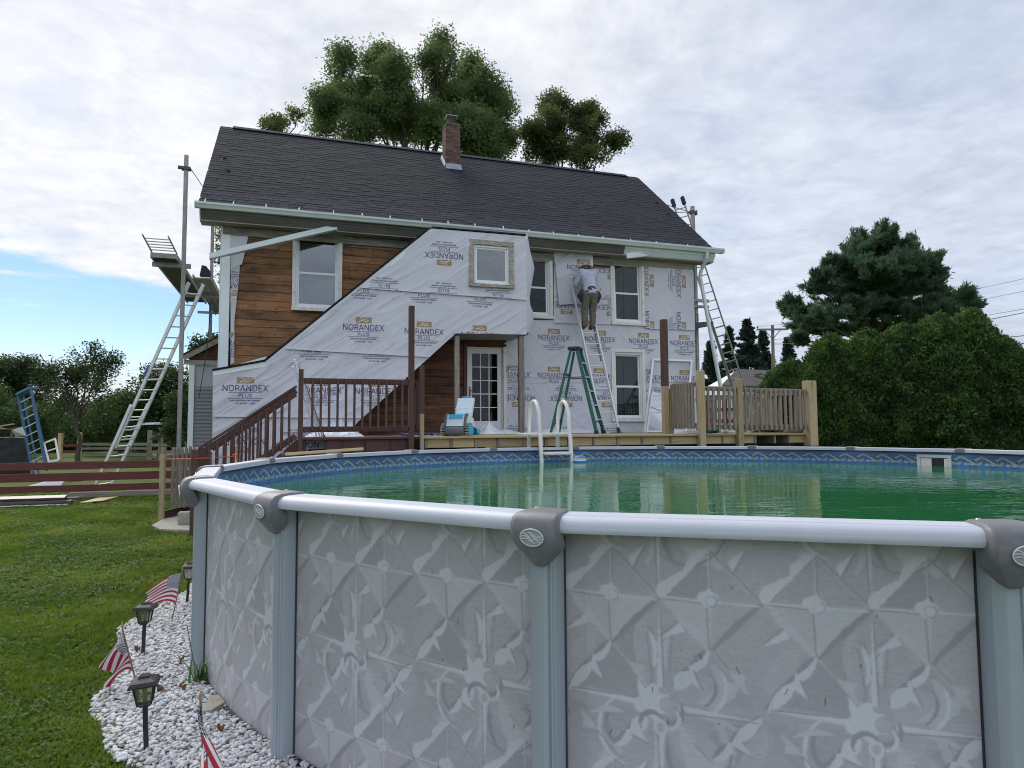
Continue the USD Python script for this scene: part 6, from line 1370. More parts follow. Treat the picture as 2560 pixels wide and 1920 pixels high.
# ------------------------------------------------------------------ yard on the left
fyard = HF.inv(at_z(177, 1246))[1]
fen = Thing('board_fence', 'low dark red three-board fence running across the left of the lawn', 'fence', at_z(177, 1246), YAW)
xe0, xe1 = hp(-260, 1160, fyard)[0], hp(485, 1140, fyard)[0]
for a, b in ((1158, 1177), (1186, 1207), (1217, 1234)):
    z1, z0 = hp(2, a, fyard)[1], hp(2, b, fyard)[1]; fen.part('board', HF.wm(bx(xe0, xe1, fyard - .03, fyard, z0, z1, .004)), 'red_board')
for x in (xe0 + .1, hp(455, 1150, fyard)[0]): fen.part('post', HF.wm(bx(x - .05, x + .05, fyard + .002, fyard + .10, 0, hp(2, 1152, fyard)[1], .006)), 'grey_wood')
fen.part('sill_timber', beam(at_z(150, 1250), at_z(424, 1233), .14, .12) if False else HF.wm(bx(hp(172, 1240, fyard)[0], xe1, fyard - .05, fyard + .08, .0, .13, .01)), 'grey_wood_long')
g0, g1 = at_z(403, 1303), at_z(484, 1288); gt = Thing('picket_gate', 'grey wooden picket gate with a yellow treated post at the foot of the stair', 'gate', g0, 0)
gd_ = g1 - g0; gl_ = np.linalg.norm(gd_); gd_ /= gl_; gn = np.array([gd_[1], -gd_[0], 0]); zt = at_y(440, 1117, (g0[1] + g1[1]) / 2)[2]
Z3 = np.array([0, 0, 1.])
gt.part('post', beam(g0 + Z3 * 0, g0 + Z3 * (zt - .12), .05, .09, up=gn), 'treated', label='yellow treated post of the picket gate'); gt.part('post', beam(g0 + gd_ * .05 + gn * -.03 + Z3 * .02, g0 + gd_ * .05 + gn * -.03 + Z3 * zt, .06, .06, up=gn), 'grey_wood')
gt.part('rail', beam(g0 + Z3 * .10, g1 + Z3 * .14, .04, .13), 'brown_dark'); gt.part('rail', beam(g0 + Z3 * (zt - .18), g1 + Z3 * (zt - .16), .04, .09), 'grey_wood_long')
for i in range(6):
    c = g0 + gd_ * (.14 + (gl_ - .16) * (i + .5) / 6) + gn * .045; z1 = zt + .01 * math.sin(i * 2.); p0, p1 = c + Z3 * (.20 - .01 * i), c + Z3 * z1
    v, f = beam(p0, p1, .062, .028, up=gn); top_ = v[:, 2] > z1 - .02; v[top_, 2] -= ((v[top_] - c) @ gn > 0) * .03; gt.part('picket', (v, f), 'grey_wood')
sl_ = [at_z(380, 1320), at_z(420, 1296), at_z(520, 1296), at_z(520, 1334), at_z(400, 1330)]
solo('concrete_slab', hull(np.array([p + Z3 * h for p in sl_ for h in (-.02, .045)])), 'concrete', 'rough concrete slab under the picket gate', 'slab')
cb = at_z(471, 1318); solo('cinder_block', xf(cat(box((0, 0, .19), (.38, .19, .19), .01)), cb + (0, .1, -.05), rot((0, 0, 1), .3)), 'flat_stone', 'grey cinder block beside the picket gate', 'block')
# blue step ladder leaning closed, black covered pile, frames
by_ = 23.6; b0 = at_y(100, 1184, by_); b0[2] = max(0, b0[2]); tp = at_y(61, 978, by_ + .5)
bl_ = two_rail_ladder('step_ladder', 'tall blue fibreglass step ladder leaning by the black covered pile', b0, tp, mat='blue_fibre', side=(.86, -.25, 0), width=.60, rung=.32, rail=(.035, .10), rung_mat='aluminium', cat_='step ladder')
p, d, s, n, L = bl_.frame
for k in (-1, 1): bl_.part('rear_rail', beam(p + s * k * .24 - n * .16 + d * .1, p + s * k * .2 - n * .10 + d * L, .03, .06, up=n), 'blue_fibre')
bl_.part('top_cap', beam(tp - s * .33 - n * .05, tp + s * .33 - n * .05, .26, .08, up=d), 'blue_fibre')
pile = Thing('covered_pile', 'black tarpaulin-covered pile with boards on top at the left edge', 'pile', at_y(20, 1180, 24.), 0)
pv = np.array([at_y(x, y, 24. + dy) for dy in (0, 1.3) for x, y in ((-70, 1186), (74, 1186), (72, 1110), (60, 1094), (6, 1094), (-70, 1098))])
hv = hull(pv); hv = trimesh.remesh.subdivide_to_size(*hv, .12); pile.part('tarpaulin', wrinkle((np.asarray(hv[0]), np.asarray(hv[1])), .04, 3., 3), 'black_cloth', smooth=True)
for k, (a, b, mt) in enumerate((((-30, 1071), (34, 1060), 'new_wood'), ((-20, 1076), (45, 1070), 'grey_wood_long'), ((-40, 1066), (30, 1074), 'grey_wood_long'))): pile.part('board', beam(at_y(*a, 23.9 + .2 * k), at_y(*b, 24.1 + .2 * k), .2, .03), mt)
for q in ((-5, 1078), (28, 1078)): pile.part('prop', beam(at_y(q[0], 1096, 24.4), at_y(q[0] + 3, 1070, 24.4), .05, .05, up=(0, 1, 0)), 'grey_wood')
cr = at_y(46, 1080, 23.2); solo('clear_sheet', hull(np.array([at_y(x, y, 23.2 + .15 * k) for k, (x, y) in enumerate(((30, 1075), (56, 1066), (66, 1090), (38, 1092)))] + [at_y(x, y, 23.25 + .15 * k) for k, (x, y) in enumerate(((30, 1075), (56, 1066), (66, 1090), (38, 1092)))])), 'white_sheet', 'pale folded sheet lying on the black covered pile', 'sheet')
def screen(pts, name, label):
    q = [np.array(p) for p in pts]; T = Thing(name, label, 'frame', (q[0] + q[1]) / 2, 0); n = np.cross(q[1] - q[0], q[3] - q[0]); n /= np.linalg.norm(n)
    for a, b in zip(q, q[1:] + q[:1]): T.part('frame_bar', beam(a, b, .07, .03, up=n), 'white_sheet')
    T.part('frame_bar', beam(q[0] * .45 + q[3] * .55, q[1] * .45 + q[2] * .55, .05, .03, up=n), 'white_sheet')
screen([at_y(122, 1155, 23.2), at_y(147, 1150, 22.8), at_y(138, 1097, 23.4), at_y(110, 1108, 23.8)], 'window_frame', 'old white window frame leaning beside the blue step ladder')
a, b = at_z(165, 1204), at_z(425, 1181); solo('white_board', beam(a + Z3 * .03, b + Z3 * .03, .20, .03), 'white_sheet', 'long white board lying in the grass behind the red fence', 'board')
cl = at_z(-10, 1268); cr_ = at_z(174, 1262); coil = Thing('siding_stack', 'stack of dark brown metal trim lying in the grass at the left edge', 'trim', cl, 0)
dv = (cr_ - cl) / np.linalg.norm(cr_ - cl); nv = np.array([-dv[1], dv[0], 0])
for i, (o, h, e, mt) in enumerate(((.0, .02, 0, 'white_sheet'), (.02, .07, .04, 'brown_coil'), (.10, .15, -.1, 'brown_coil'), (.24, .11, .1, 'brown_coil'))): coil.part('trim_piece', beam(cl + nv * o + Z3 * h - dv * .6, cr_ + nv * o + Z3 * h + dv * e, .16 if i else .3, .05 if i else .012, up=(0, -.3 * (i == 2), 1)), mt)
ws = [at_z(40, 1243), at_z(150, 1236)]; solo('white_offcut', hull(np.array([ws[0] + (0, 0, .16), ws[1] + (0, 0, .18), ws[1] + (-.1, .3, .42), ws[0] + (0, .05, .19), ws[1] + (-.05, .3, .40), ws[0] + (0, .0, .15)])), 'white_sheet', 'pointed white offcut leaning on the dark brown trim stack', 'offcut')
pw = [at_z(198, 1262), at_z(258, 1256), at_z(296, 1246), at_z(245, 1249)]; solo('plywood_scrap', hull(np.array([p + Z3 * h for p in pw for h in (.03, .045)])), 'plywood', 'triangular scrap of pale plywood on the lawn', 'plywood')
# fence and gear far back
FY = 35.; bf = Thing('rail_fence', 'old grey rail fence with square posts at the far side of the yard', 'fence', at_y(280, 1145, FY), 0)
for x, t, mt in ((152, 1083, 'new_wood'), (200, 1080, 'new_wood'), (375, 1075, 'grey_wood'), (402, 1088, 'grey_wood')): q = at_y(x, t, FY); bf.part('post', bx(q[0] - .09, q[0] + .09, FY - .09, FY + .09, 0, q[2], .01), mt)
for (x0, x1), ys, mt in (((156, 196), ((1110, 1117), (1126, 1133)), 'red_board'), ((204, 372), ((1107, 1114), (1118, 1124), (1132, 1139)), 'grey_wood_long'), ((378, 480), ((1109, 1116), (1126, 1133)), 'grey_wood_long')):
    for a, b in ys: bf.part('rail', hull(np.array([at_y(x, y, FY + e) for x in (x0, x1) for y in (a, b) for e in (-.10, -.14)])), mt)
wl_ = two_rail_ladder('white_ladder', 'white ladder laid flat on trestles beyond the rail fence', at_y(352, 1060, 33.), at_y(470, 1056, 33.), side=(0, 1, .1), width=.4, mat='white_sheet')
lt_ = Thing('lumber_rack', 'low slanted timber rack beyond the rail fence', 'rack', at_y(410, 1110, 32), 0)
lt_.part('slanted_board', beam(at_y(383, 1098, 32), at_y(440, 1066, 32), .9, .05), 'grey_wood_long')
for x in (400, 440, 462): lt_.part('leg', beam((at_y(x, 1090, 32.2)[0], 32.2, 0), at_y(x, 1066 + 16 * (x == 400), 32.2), .09, .09, up=(0, 1, 0)), 'grey_wood')
lt_.part('prop', beam(at_y(452, 1110, 32), at_y(472, 1062, 32), .07, .07, up=(0, 1, 0)), 'grey_wood')

# ------------------------------------------------------------------ solar lights, flags and small things on the gravel
def light_parts(T, o):
    P = lambda m: (arr(m)[0] * np.array([.86, .86, 1.]) + o, arr(m)[1])
    T.part('stake', P(cat(bx(-.012, .012, -.012, .012, -.05, .225, .003))), 'black_plastic')
    T.part('lantern_base', P(loft([[(-.02, -.02, .222), (.02, -.02, .222), (.02, .02, .222), (-.02, .02, .222)], [(-.036, -.036, .236), (.036, -.036, .236), (.036, .036, .236), (-.036, .036, .236)]])), 'black_plastic')
    for a in (-1, 1):
        for b in (-1, 1): T.part('lantern_bar', P(beam((a * .034, b * .034, .235), (a * .050, b * .050, .325), .007, .007, b=.001)), 'black_plastic')
    r0, r1 = .033, .048
    for k in range(4):
        q = rot((0, 0, 1), k * math.pi / 2); v = np.array([(-r0, r0, .238), (r0, r0, .238), (r1, r1, .324), (-r1, r1, .324)]); v = np.vstack([v, v + (0, -.003, 0)]) @ q.T
        T.part('lantern_pane', P(hull(v)), 'lantern_glass')
    T.part('lamp_tube', P(lathe([(0, .24), (.010, .24), (.012, .29), (.022, .32), (0, .322)], 12)), 'lamp_glass', smooth=40)
    T.part('lantern_roof', P(loft([[(a * w, b * w, z) for a, b in ((-1, -1), (1, -1), (1, 1), (-1, 1))] for w, z in ((.050, .322), (.072, .324), (.074, .330), (.060, .345), (.030, .358), (.028, .362))])), 'black_plastic')
    T.part('solar_cell', P(bx(-.026, .026, -.026, .026, .3625, .366)), 'room_dark')
lps = [(at_z(366, 1885), -.05, .35, 'nearest black solar lantern on a stake in the white gravel'), (at_z(357, 1645), .02, .2, 'middle black solar lantern standing between two small flags'), (at_z(467, 1514), .05, .3, 'farthest black solar lantern beside the pool upright')]
L0 = Thing('path_light', lps[0][3], 'path light', lps[0][0], 0, 'solar lanterns along the gravel'); light_parts(L0, lps[0][0])
src = L0.prim
UsdGeom.Xformable(src).ClearXformOpOrder()
def place(prim, loc, rz, tilt):
    x = UsdGeom.Xformable(prim); x.ClearXformOpOrder()
    mt = Gf.Matrix4d().SetRotate(Gf.Rotation(Gf.Vec3d(0, 1, 0), math.degrees(tilt))) * Gf.Matrix4d().SetRotate(Gf.Rotation(Gf.Vec3d(0, 0, 1), math.degrees(rz))); mt.SetTranslateOnly(Gf.Vec3d(*map(float, loc)))
    x.AddTransformOp(opSuffix='place').Set(mt)
place(src, lps[0][0], lps[0][2], lps[0][1])
for loc, tilt, rz, lab in lps[1:]:
    pth = numbered('/World', 'path_light'); x = UsdGeom.Xform.Define(stage, pth); x.GetPrim().GetReferences().AddInternalReference(src.GetPath()); x.GetPrim().SetInstanceable(True)
    place(x.GetPrim(), loc, rz, tilt); tag(x.GetPrim(), lab, 'path light', 'solar lanterns along the gravel')
def flag_paint(u, v):
    """u along the fly, v down the hoist, both 0..1."""
    st = (np.floor(v * 13) % 2) == 0; c = np.where(st[..., None], np.array([.36, .012, .035]), np.array([.66, .66, .68]))
    can = (u < .4) & (v < 7 / 13); c = np.where(can[..., None], np.array([.012, .018, .07]), c)
    su, sv = u / .4 * 6, v / (7 / 13) * 9; row = np.floor(sv); cx = su - .5 * (row % 2); star = can & (np.hypot((cx % 1 - .5) * 1.0, (sv % 1 - .5) * 1.0) < .34) & (cx > 0)
    return np.where(star[..., None], np.array([.68, .68, .70]), c)
def flag(label, base, top, sag, out, fly=.40, hoist=.26, seed=1, fold=.03, curl=0.):
    """SAG: direction in which the fly hangs; OUT: sideways direction of its folds."""
    base, top = np.array(base), np.array(top); d = top - base; L = np.linalg.norm(d); d /= L
    T = Thing('small_flag', label, 'flag', base, 0, 'small flags in the gravel')
    T.part('stick', tube([base - d * .03, top], .0045, 7), 'flag_pole'); T.part('spear_tip', lathe([(.0, .045), (.007, .02), (.004, .0), (.0045, -.005)], 10, top), 'gold', smooth=50)
    u, v = np.meshgrid(np.linspace(0, 1, 110), np.linspace(0, 1, 80)); sag = np.array(sag, float); sag /= np.linalg.norm(sag); out = np.array(out, float); out /= np.linalg.norm(out)
    hang = (top - d * .02) - d * hoist * v[..., None]
    s = fly * u[..., None]; g = np.clip(u * 1.6, 0, 1)[..., None]
    a0 = np.cross(d, out); a0 /= np.linalg.norm(a0); a0 = a0 if a0 @ sag > 0 else -a0
    dirv = a0 * (1 - g * .55) + sag * g; dirv = dirv / np.linalg.norm(dirv, axis=-1, keepdims=True)
    P = hang + np.cumsum(dirv, axis=1) * fly / 110
    # the hanging cloth narrows as its edge folds in
    ph = v * 9 + u * 2.5; w = fold * (u[..., None] ** .6) * np.sin(ph + seed)[..., None]
    P = P + out * w + d * (hoist * .45 * (v - .15) * u ** .8)[..., None] * (.8 + curl)
    P[..., 2] = np.maximum(P[..., 2], .03)
    pc = flag_paint(u, v).reshape(-1, 3); V, Fc = grid(P); T.part('cloth', (V, Fc), 'flag_print', smooth=True, paint=pc)
b1 = at_z(352, 1752); yb1 = b1[1]
flag('small striped flag on a stick between the two nearest solar lanterns', b1, at_y(306, 1572, yb1 - .02), (-.42, -.05, -1), (.8, .6, 0), .33, .235, 1, .030)
b2 = at_z(427, 1565); flag('small striped flag leaning near the farthest solar lantern', b2, at_y(456, 1428, b2[1] + .05), (-.95, -.1, -1), (.5, .8, .3), .36, .23, 2, .014)
b3 = at_z(520, 2090); flag('small striped flag at the bottom edge of the gravel', b3, at_y(501, 1752, b3[1] + .02), (.40, -.15, -1), (.9, .45, 0), .36, .25, 4.2, .040)
fs = [at_z(x, y) for x, y in ((505, 1800), (525, 1758), (545, 1757), (562, 1775), (530, 1796))]
solo('flat_stone', hull(np.array([p + Z3 * h for p in fs for h in (.0, .045)])), 'flat_stone', 'flat tan stone lying in the white gravel by the pool', 'stone')
wd = []; wb_ = at_z(503, 1712); r = np.random.default_rng(12)
for i in range(36):
    a = r.uniform(0, 6.28); l = r.uniform(.10, .26); c = wb_ + (r.normal(0, .03), r.normal(0, .03), 0); q = np.linspace(0, 1, 6); bend = r.uniform(.2, .8); w = r.uniform(.004, .008)
    pts = np.stack([c + np.array([math.cos(a) * l * bend * s * s, math.sin(a) * l * bend * s * s, l * s * (1 - .3 * s)]) for s in q]); sd = np.array([-math.sin(a), math.cos(a), 0]); wd.append(grid(np.stack([pts - sd * (w * (1 - q ** 2))[:, None], pts + sd * (w * (1 - q ** 2))[:, None]], 1)))
wd.append(grid(np.stack([np.array([wb_ + np.array([-.02 - .06 * s, -.03 * s, .36 * s]) for s in np.linspace(0, 1, 8)]) - (.003, 0, 0), np.array([wb_ + np.array([-.02 - .06 * s, -.03 * s, .36 * s]) for s in np.linspace(0, 1, 8)]) + (.003, 0, 0)], 1)))
solo('grass_weed', cat(wd), 'weed', 'tuft of green weed grass growing at the foot of the pool wall', 'weed')
for i, (x, y, sz_) in enumerate(((729, 1888, .07), (458, 1738, .024), (400, 1742, .02), (452, 1666, .02), (343, 1640, .02), (552, 1845, .022))):
    c = at_z(x, y) + Z3 * (.035 if i else .05); r = np.random.default_rng(i + 50); V = [c + (sz_ * q * math.cos(t), sz_ * (q * .7) * math.sin(t), .012 * r.normal() + .02 * q) for q in (.0, .5, 1.) for t in np.linspace(0, 5.6, 8)]
    F_ = [(8 * j + k, 8 * j + (k + 1) % 8, 8 * (j + 1) + (k + 1) % 8) for j in (0, 1) for k in range(8)] + [(8 * j + k, 8 * (j + 1) + (k + 1) % 8, 8 * (j + 1) + k) for j in (0, 1) for k in range(8)]
    solo('dry_leaf', (np.array(V), np.array(F_)), 'dry_leaf', ['curled brown dead leaf at the foot of the second pool upright', 'small brown dead leaf on the gravel near the flat stone', 'brown dead leaf on the gravel beside the nearest solar lantern', 'brown dead leaf on the gravel below the weed tuft', 'brown dead leaf on the gravel below the middle lantern', 'brown dead leaf at the bottom of the gravel by the pool'][i], 'leaf', smooth=True)
# ------------------------------------------------------------------ trees and far things
def leaves(c, n_, size, rng, aspect=2.2, up=.35, droop=0.):
    """Rhombic leaves at points c, tilted at random."""
    k = len(c); d = rng.normal(size=(k, 3)); d[:, 2] = d[:, 2] * .7 - droop; d /= np.linalg.norm(d, axis=1, keepdims=True); n = rng.normal(size=(k, 3)) + (0, 0, up); s = np.cross(n, d); s /= np.maximum(np.linalg.norm(s, axis=1, keepdims=True), 1e-6)
    L = (size * rng.uniform(.7, 1.3, k))[:, None]; w = L / aspect
    V = np.stack([c - d * L * .5, c + s * w * .5, c + d * L * .5, c - s * w * .5], 1).reshape(-1, 3); i = np.arange(k)[:, None] * 4
    return V, np.vstack([i + (0, 1, 2), i + (0, 2, 3)])
def crown(lobes, size, per_m2, rng, clump=.45, gap=.35, aspect=2.2, shell=.55, droop=0., per_clump=26):
    out = []
    for c, r in lobes:
        c, r = np.array(c), np.array(r); area = 4 * math.pi * (r[0] * r[2] + r[0] * r[1] + r[1] * r[2]) / 3; m = max(4, int(area * per_m2 / per_clump))
        d = rng.normal(size=(m, 3)); d /= np.linalg.norm(d, axis=1, keepdims=True); q = c + d * r * (shell + (1 - shell) * rng.random((m, 1)) ** .6)
        keep = noise(q * .9 + 7, 3) > gap; q = q[keep]
        k = per_clump; pts = np.repeat(q, k, 0) + rng.normal(size=(len(q) * k, 3)).clip(-1.5, 1.5) * clump * np.array([.5, .5, .42]) * rng.uniform(.6, 1.2, (len(q) * k, 1)); out.append(pts)
    return leaves(np.vstack(out), None, size, rng, aspect, droop=droop)
def px_lobes(l, y, depth=1., seed=1, jit=.5):
    r = np.random.default_rng(seed); out = []
    for x, yy, rx, ry in l:
        c = at_y(x, yy, y + r.uniform(-jit, jit) * depth); s = y / FPX; out.append((c, (rx * s, (rx + ry) / 2 * s * depth * .9, ry * s)))
    return out
def tree(name, label, lobes, base, leafm, size, per_m2, seed, trunk_r=.25, bark='bark', group=None, limb_r=.10, **kw):
    rng = np.random.default_rng(seed); T = Thing(name, label, 'tree', base, 0, group); big = lobes; lobes = [(c, np.array(r) * .98) for c, r in lobes]
    for c, r in big:
        for _ in range(3):
            d = rng.normal(size=3); d /= np.linalg.norm(d); lobes.append((np.array(c) + d * np.array(r) * .86, np.array(r) * rng.uniform(.22, .5)))
    base = np.array(base, float)
    cs = np.array([l[0] for l in big]); mid = cs.mean(0); fork = np.array([base[0] * .3 + mid[0] * .7, base[1] * .3 + mid[1] * .7, base[2] + (cs[:, 2].min() - base[2]) * .8 + .3])
    def wob(a, b, n, amp): t = np.linspace(0, 1, n)[:, None]; return a + (b - a) * t + np.c_[rng.normal(0, amp, (n, 2)), np.zeros(n)] * np.sin(t * math.pi)
    T.part('trunk', tube(wob(base, fork, 8, .08), np.linspace(trunk_r, trunk_r * .7, 8), 9), bark, smooth=True)
    for c in cs:
        via = fork + (c - fork) * .5 + (0, 0, .25 * np.linalg.norm(c - fork) * .3); p = np.vstack([wob(fork, via, 5, .12), wob(via, c, 5, .12)[1:]]); T.part('limb', tube(p, np.linspace(limb_r, .02, 9), 6), bark, smooth=True)
        for j in range(3): e = c + rng.normal(0, 1, 3) * .42; T.part('limb', tube(np.vstack([p[5 + j], (p[5 + j] + e) / 2 + rng.normal(0, .1, 3), e]), np.array([limb_r * .4, limb_r * .25, .01]), 5), bark)
    T.part('crown', crown(lobes, size, per_m2, rng, **kw), leafm)
    return T
Q = lambda l, s, ox, oy: [(ox + a * s, oy + b * s, c * s, d * s) for a, b, c, d in l]
oak1 = Q([(560, 240, 75, 85), (480, 450, 95, 85), (600, 400, 100, 85), (750, 215, 100, 70), (830, 290, 95, 85), (450, 560, 65, 75), (700, 500, 120, 100), (850, 450, 130, 110), (900, 580, 130, 100), (620, 590, 110, 70), (680, 330, 60, 60)], .461, 600, 50)
oak1 += Q([(1088, 130, 48, 66), (1130, 225, 115, 70), (1060, 300, 75, 70), (1250, 240, 50, 60), (1200, 330, 130, 75), (1330, 400, 120, 95), (1390, 490, 90, 110), (1150, 450, 120, 100), (1050, 560, 120, 110), (1250, 580, 140, 110), (1400, 650, 110, 90), (1300, 700, 150, 70), (1000, 210, 40, 40)], .461, 600, 50)
tree('oak_tree', 'large dark oak tree rising behind the middle of the roof', px_lobes(oak1, 33, 1.1, 3, 1.5), (at_y(1040, 1000, 33)[0], 33, 0), 'oak_leaf', .16, 430, 11, .45, limb_r=.07, shell=.35, clump=.62, gap=.33, aspect=2.4, droop=.3)
oak2 = Q([(1700, 470, 95, 75), (1650, 560, 110, 85), (1860, 530, 95, 80), (1950, 560, 45, 65), (1800, 650, 170, 100), (2040, 650, 70, 55), (1640, 730, 110, 60), (1900, 750, 110, 55), (1590, 620, 60, 70)], .461, 600, 50)
tree('oak_tree', 'smaller oak tree behind the right half of the roof', px_lobes(oak2, 34, 1.1, 4, 1.2), (at_y(1440, 1000, 34)[0], 34, 0), 'olive_leaf', .16, 420, 12, .35, limb_r=.06, clump=.42, gap=.34, aspect=2.4, droop=.3)
oak3 = Q([(190, 565, 75, 40), (300, 540, 45, 55), (250, 600, 110, 35), (120, 590, 40, 25)], .461, 600, 50)
tree('oak_tree', 'small treetop showing over the left part of the roof ridge', px_lobes(oak3, 36, 1.2, 5, 1.), (at_y(715, 1000, 36)[0], 36, 0), 'olive_leaf', .17, 260, 13, .3, limb_r=.05, clump=.42, gap=.34, aspect=2.4, droop=.3)
side = [(548, 590, 10, 16), (545, 640, 14, 30), (552, 680, 12, 25), (540, 700, 10, 15)]
tree('side_tree', 'leafy tree of which a sliver shows by the left house corner', px_lobes([(575, 600, 34, 60), (570, 660, 32, 50)], 36, 1., 6, .3), (at_y(575, 1000, 36)[0], 36, 0), 'olive_leaf', .16, 200, 14, .2, limb_r=.06, clump=.4, gap=.36)
# left background
ld = [(190, 905, 38, 40), (150, 940, 45, 38), (225, 940, 50, 38), (120, 925, 26, 22), (262, 915, 24, 30), (190, 975, 70, 45), (255, 990, 40, 40), (135, 1000, 45, 45), (200, 1040, 75, 45), (100, 885, 16, 12), (240, 880, 16, 18), (285, 900, 10, 16)]
tree('yard_tree', 'open small-leaved tree with bare twigs at the left of the yard', px_lobes(ld, 34, 1.1, 7, 1.), (at_y(195, 1140, 34)[0], 34, 0), 'yard_leaf', .13, 130, 15, .12, limb_r=.05, clump=.48, gap=.42, aspect=2.0)
for k, (lab, l, y, sd) in enumerate((('broad light green tree at the left edge behind the covered pile', [(30, 920, 45, 30), (70, 915, 30, 26), (15, 960, 50, 50), (75, 970, 50, 45), (30, 1030, 70, 60), (-30, 940, 50, 60)], 46, 16),
        ('dark bushy tree at the left edge of the yard', [(0, 1040, 50, 60), (60, 1060, 60, 55), (-50, 1010, 60, 80)], 40, 17))):
    tree('background_tree', lab, px_lobes(l, y, 1., sd, 1.), (at_y(l[0][0], 1140, y)[0], y, 0), 'yard_leaf' if k == 0 else 'hedge_leaf', .18, 170, sd, .2, group='trees along the far side of the yard', clump=.55, gap=.26)
hd = [('dark overgrown tree behind the leaning extension ladder', [(400, 940, 45, 35), (360, 970, 50, 40), (430, 985, 50, 60), (330, 1010, 50, 45), (390, 1040, 80, 70), (460, 1010, 50, 100)], 38, 21), ('lower dark tree in the hedge line left of the extension ladder', [(300, 1010, 40, 30), (270, 1040, 45, 35), (310, 1060, 70, 50), (235, 1065, 45, 40)], 42, 22), ('pale green bush beside the grey building', [(445, 1015, 30, 32), (455, 1050, 30, 35), (440, 1080, 30, 30)], 30, 23), ('leafy treetop above the roof of the grey building', [(505, 870, 28, 20), (530, 862, 24, 18), (515, 890, 36, 18)], 33, 24)]
for lab, l, y, sd in hd: tree('background_tree', lab, px_lobes(l, y, 1., sd, .8), (at_y(l[0][0], 1140, y)[0], y, 0), 'yard_leaf' if sd in (23, 24) else 'hedge_leaf', .17, 180, sd, .15, group='trees along the far side of the yard', clump=.5, gap=.22)
# undergrowth and far tree line as one mass
rng = np.random.default_rng(30); lb = [(at_y(x, 1100 - rng.uniform(0, 26) - 10 * (x > 200), 50 + rng.uniform(-3, 6)), (2.4, 1.6, 1.5)) for x in range(-40, 560, 34)]
solo('undergrowth', crown(lb, .20, 110, rng, clump=.6, gap=.12), 'hedge_leaf', 'dark undergrowth along the far edge of the yard', 'undergrowth', kind='stuff')
lb = [(at_y(x, 1062 - rng.uniform(-4, 10), 130 + rng.uniform(-5, 15)), (7, 4, 3.6 + rng.uniform(0, 2))) for x in list(range(-500, 620, 70)) + list(range(2380, 3400, 70))]
solo('distant_trees', crown(lb, .6, 16, rng, clump=1.5, gap=.1), 'hedge_leaf', 'line of distant trees on the horizon', 'tree line', kind='stuff')
# arborvitae row on the right
S4 = lambda x, y: (1700 + .404 * x, 480 + .404 * y)
def thuja(label, cx, top, hw, y, seed, n=5200):
    rng = np.random.default_rng(seed); px, py = S4(cx, top); tp = at_y(px, py, y); b = np.array([tp[0], y, 0]); h = tp[2] * .95; r = hw * .404 * y / FPX
    T = Thing('arborvitae', label, 'shrub', b, 0, 'arborvitae row on the right'); T.part('trunk', tube([b, b + (0, 0, h * .6)], (.12, .05), 8), 'bark')
    prof = lambda t: r * np.clip(np.where(t < .25, .86 + .14 * (t / .25), np.sqrt(np.clip(1 - ((t - .25) / .75) ** 2.1, 0, 1))), .02, 1)
    def surf(t, a, k): 
        bul = 1 + .40 * (fbm(np.stack([np.cos(a) * 2.1 * r, np.sin(a) * 2.1 * r, t * h * 1.5 + seed], -1), 3, seed) - .5) * 2
        R = prof(t) * bul * k; return np.stack([b[0] + R * np.cos(a), b[1] + R * np.sin(a), t * h * (1 + .02 * np.sin(a * 3))], -1)
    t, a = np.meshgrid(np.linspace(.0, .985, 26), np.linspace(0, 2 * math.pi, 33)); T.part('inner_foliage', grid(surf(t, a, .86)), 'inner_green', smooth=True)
    m = n; t, a = rng.uniform(.0, 1, m) ** .85, rng.uniform(math.pi * .9, math.pi * 2.1, m); c = surf(t, a, .85 + .27 * rng.random(m) ** 1.7)
    k = 12; c = np.repeat(c, k, 0) + rng.normal(0, .075, (m * k, 3)); d = np.repeat(np.stack([np.cos(a) * .55, np.sin(a) * .55, .75 + 0 * a], -1) + rng.normal(0, .35, (m, 3)), k, 0) + rng.normal(0, .42, (m * k, 3)); d /= np.linalg.norm(d, axis=1, keepdims=True)
    s = np.cross(d, rng.normal(size=d.shape)); s /= np.linalg.norm(s, axis=1, keepdims=True); L = rng.uniform(.05, .135, (len(c), 1)); V = np.stack([c, c + d * L * .55 + s * L * .26, c + d * L, c + d * L * .55 - s * L * .26], 1).reshape(-1, 3); i = np.arange(len(c))[:, None] * 4
    T.part('fronds', (V, np.vstack([i + (0, 1, 2), i + (0, 2, 3)])), 'thuja')
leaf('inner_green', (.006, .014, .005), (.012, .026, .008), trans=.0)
for lab, cx, tp_, hw, y, sd in (('arborvitae at the left end of the row behind the deck railing', 690, 1040, 170, 23.5, 41), ('arborvitae with a browned top second from the left', 920, 878, 190, 22.5, 42), ('rounded arborvitae below the left side of the pine', 1150, 850, 190, 22.5, 43), ('rounded arborvitae below the middle of the pine', 1360, 815, 200, 22.0, 44), ('tall arborvitae below the right side of the pine', 1580, 748, 210, 21.5, 45), ('tallest arborvitae of the row right of the pine', 1790, 716, 200, 21.5, 46), ('arborvitae at the right end of the row', 1980, 900, 190, 21.0, 47)): thuja(lab, cx, tp_, hw, y, sd)
thuja('smallest arborvitae at the far left, just behind the deck corner post', 590, 1105, 110, 24.5, 48)
rng = np.random.default_rng(31); lb = [(at_y(2430 + 40 * i, 1085, 24 + i), (1.1, .8, .55)) for i in range(5)]
solo('low_hedge', crown(lb, .14, 200, rng, clump=.3, gap=.1), 'thuja', 'low dark hedge at the right edge beyond the pool', 'hedge', smooth=False)
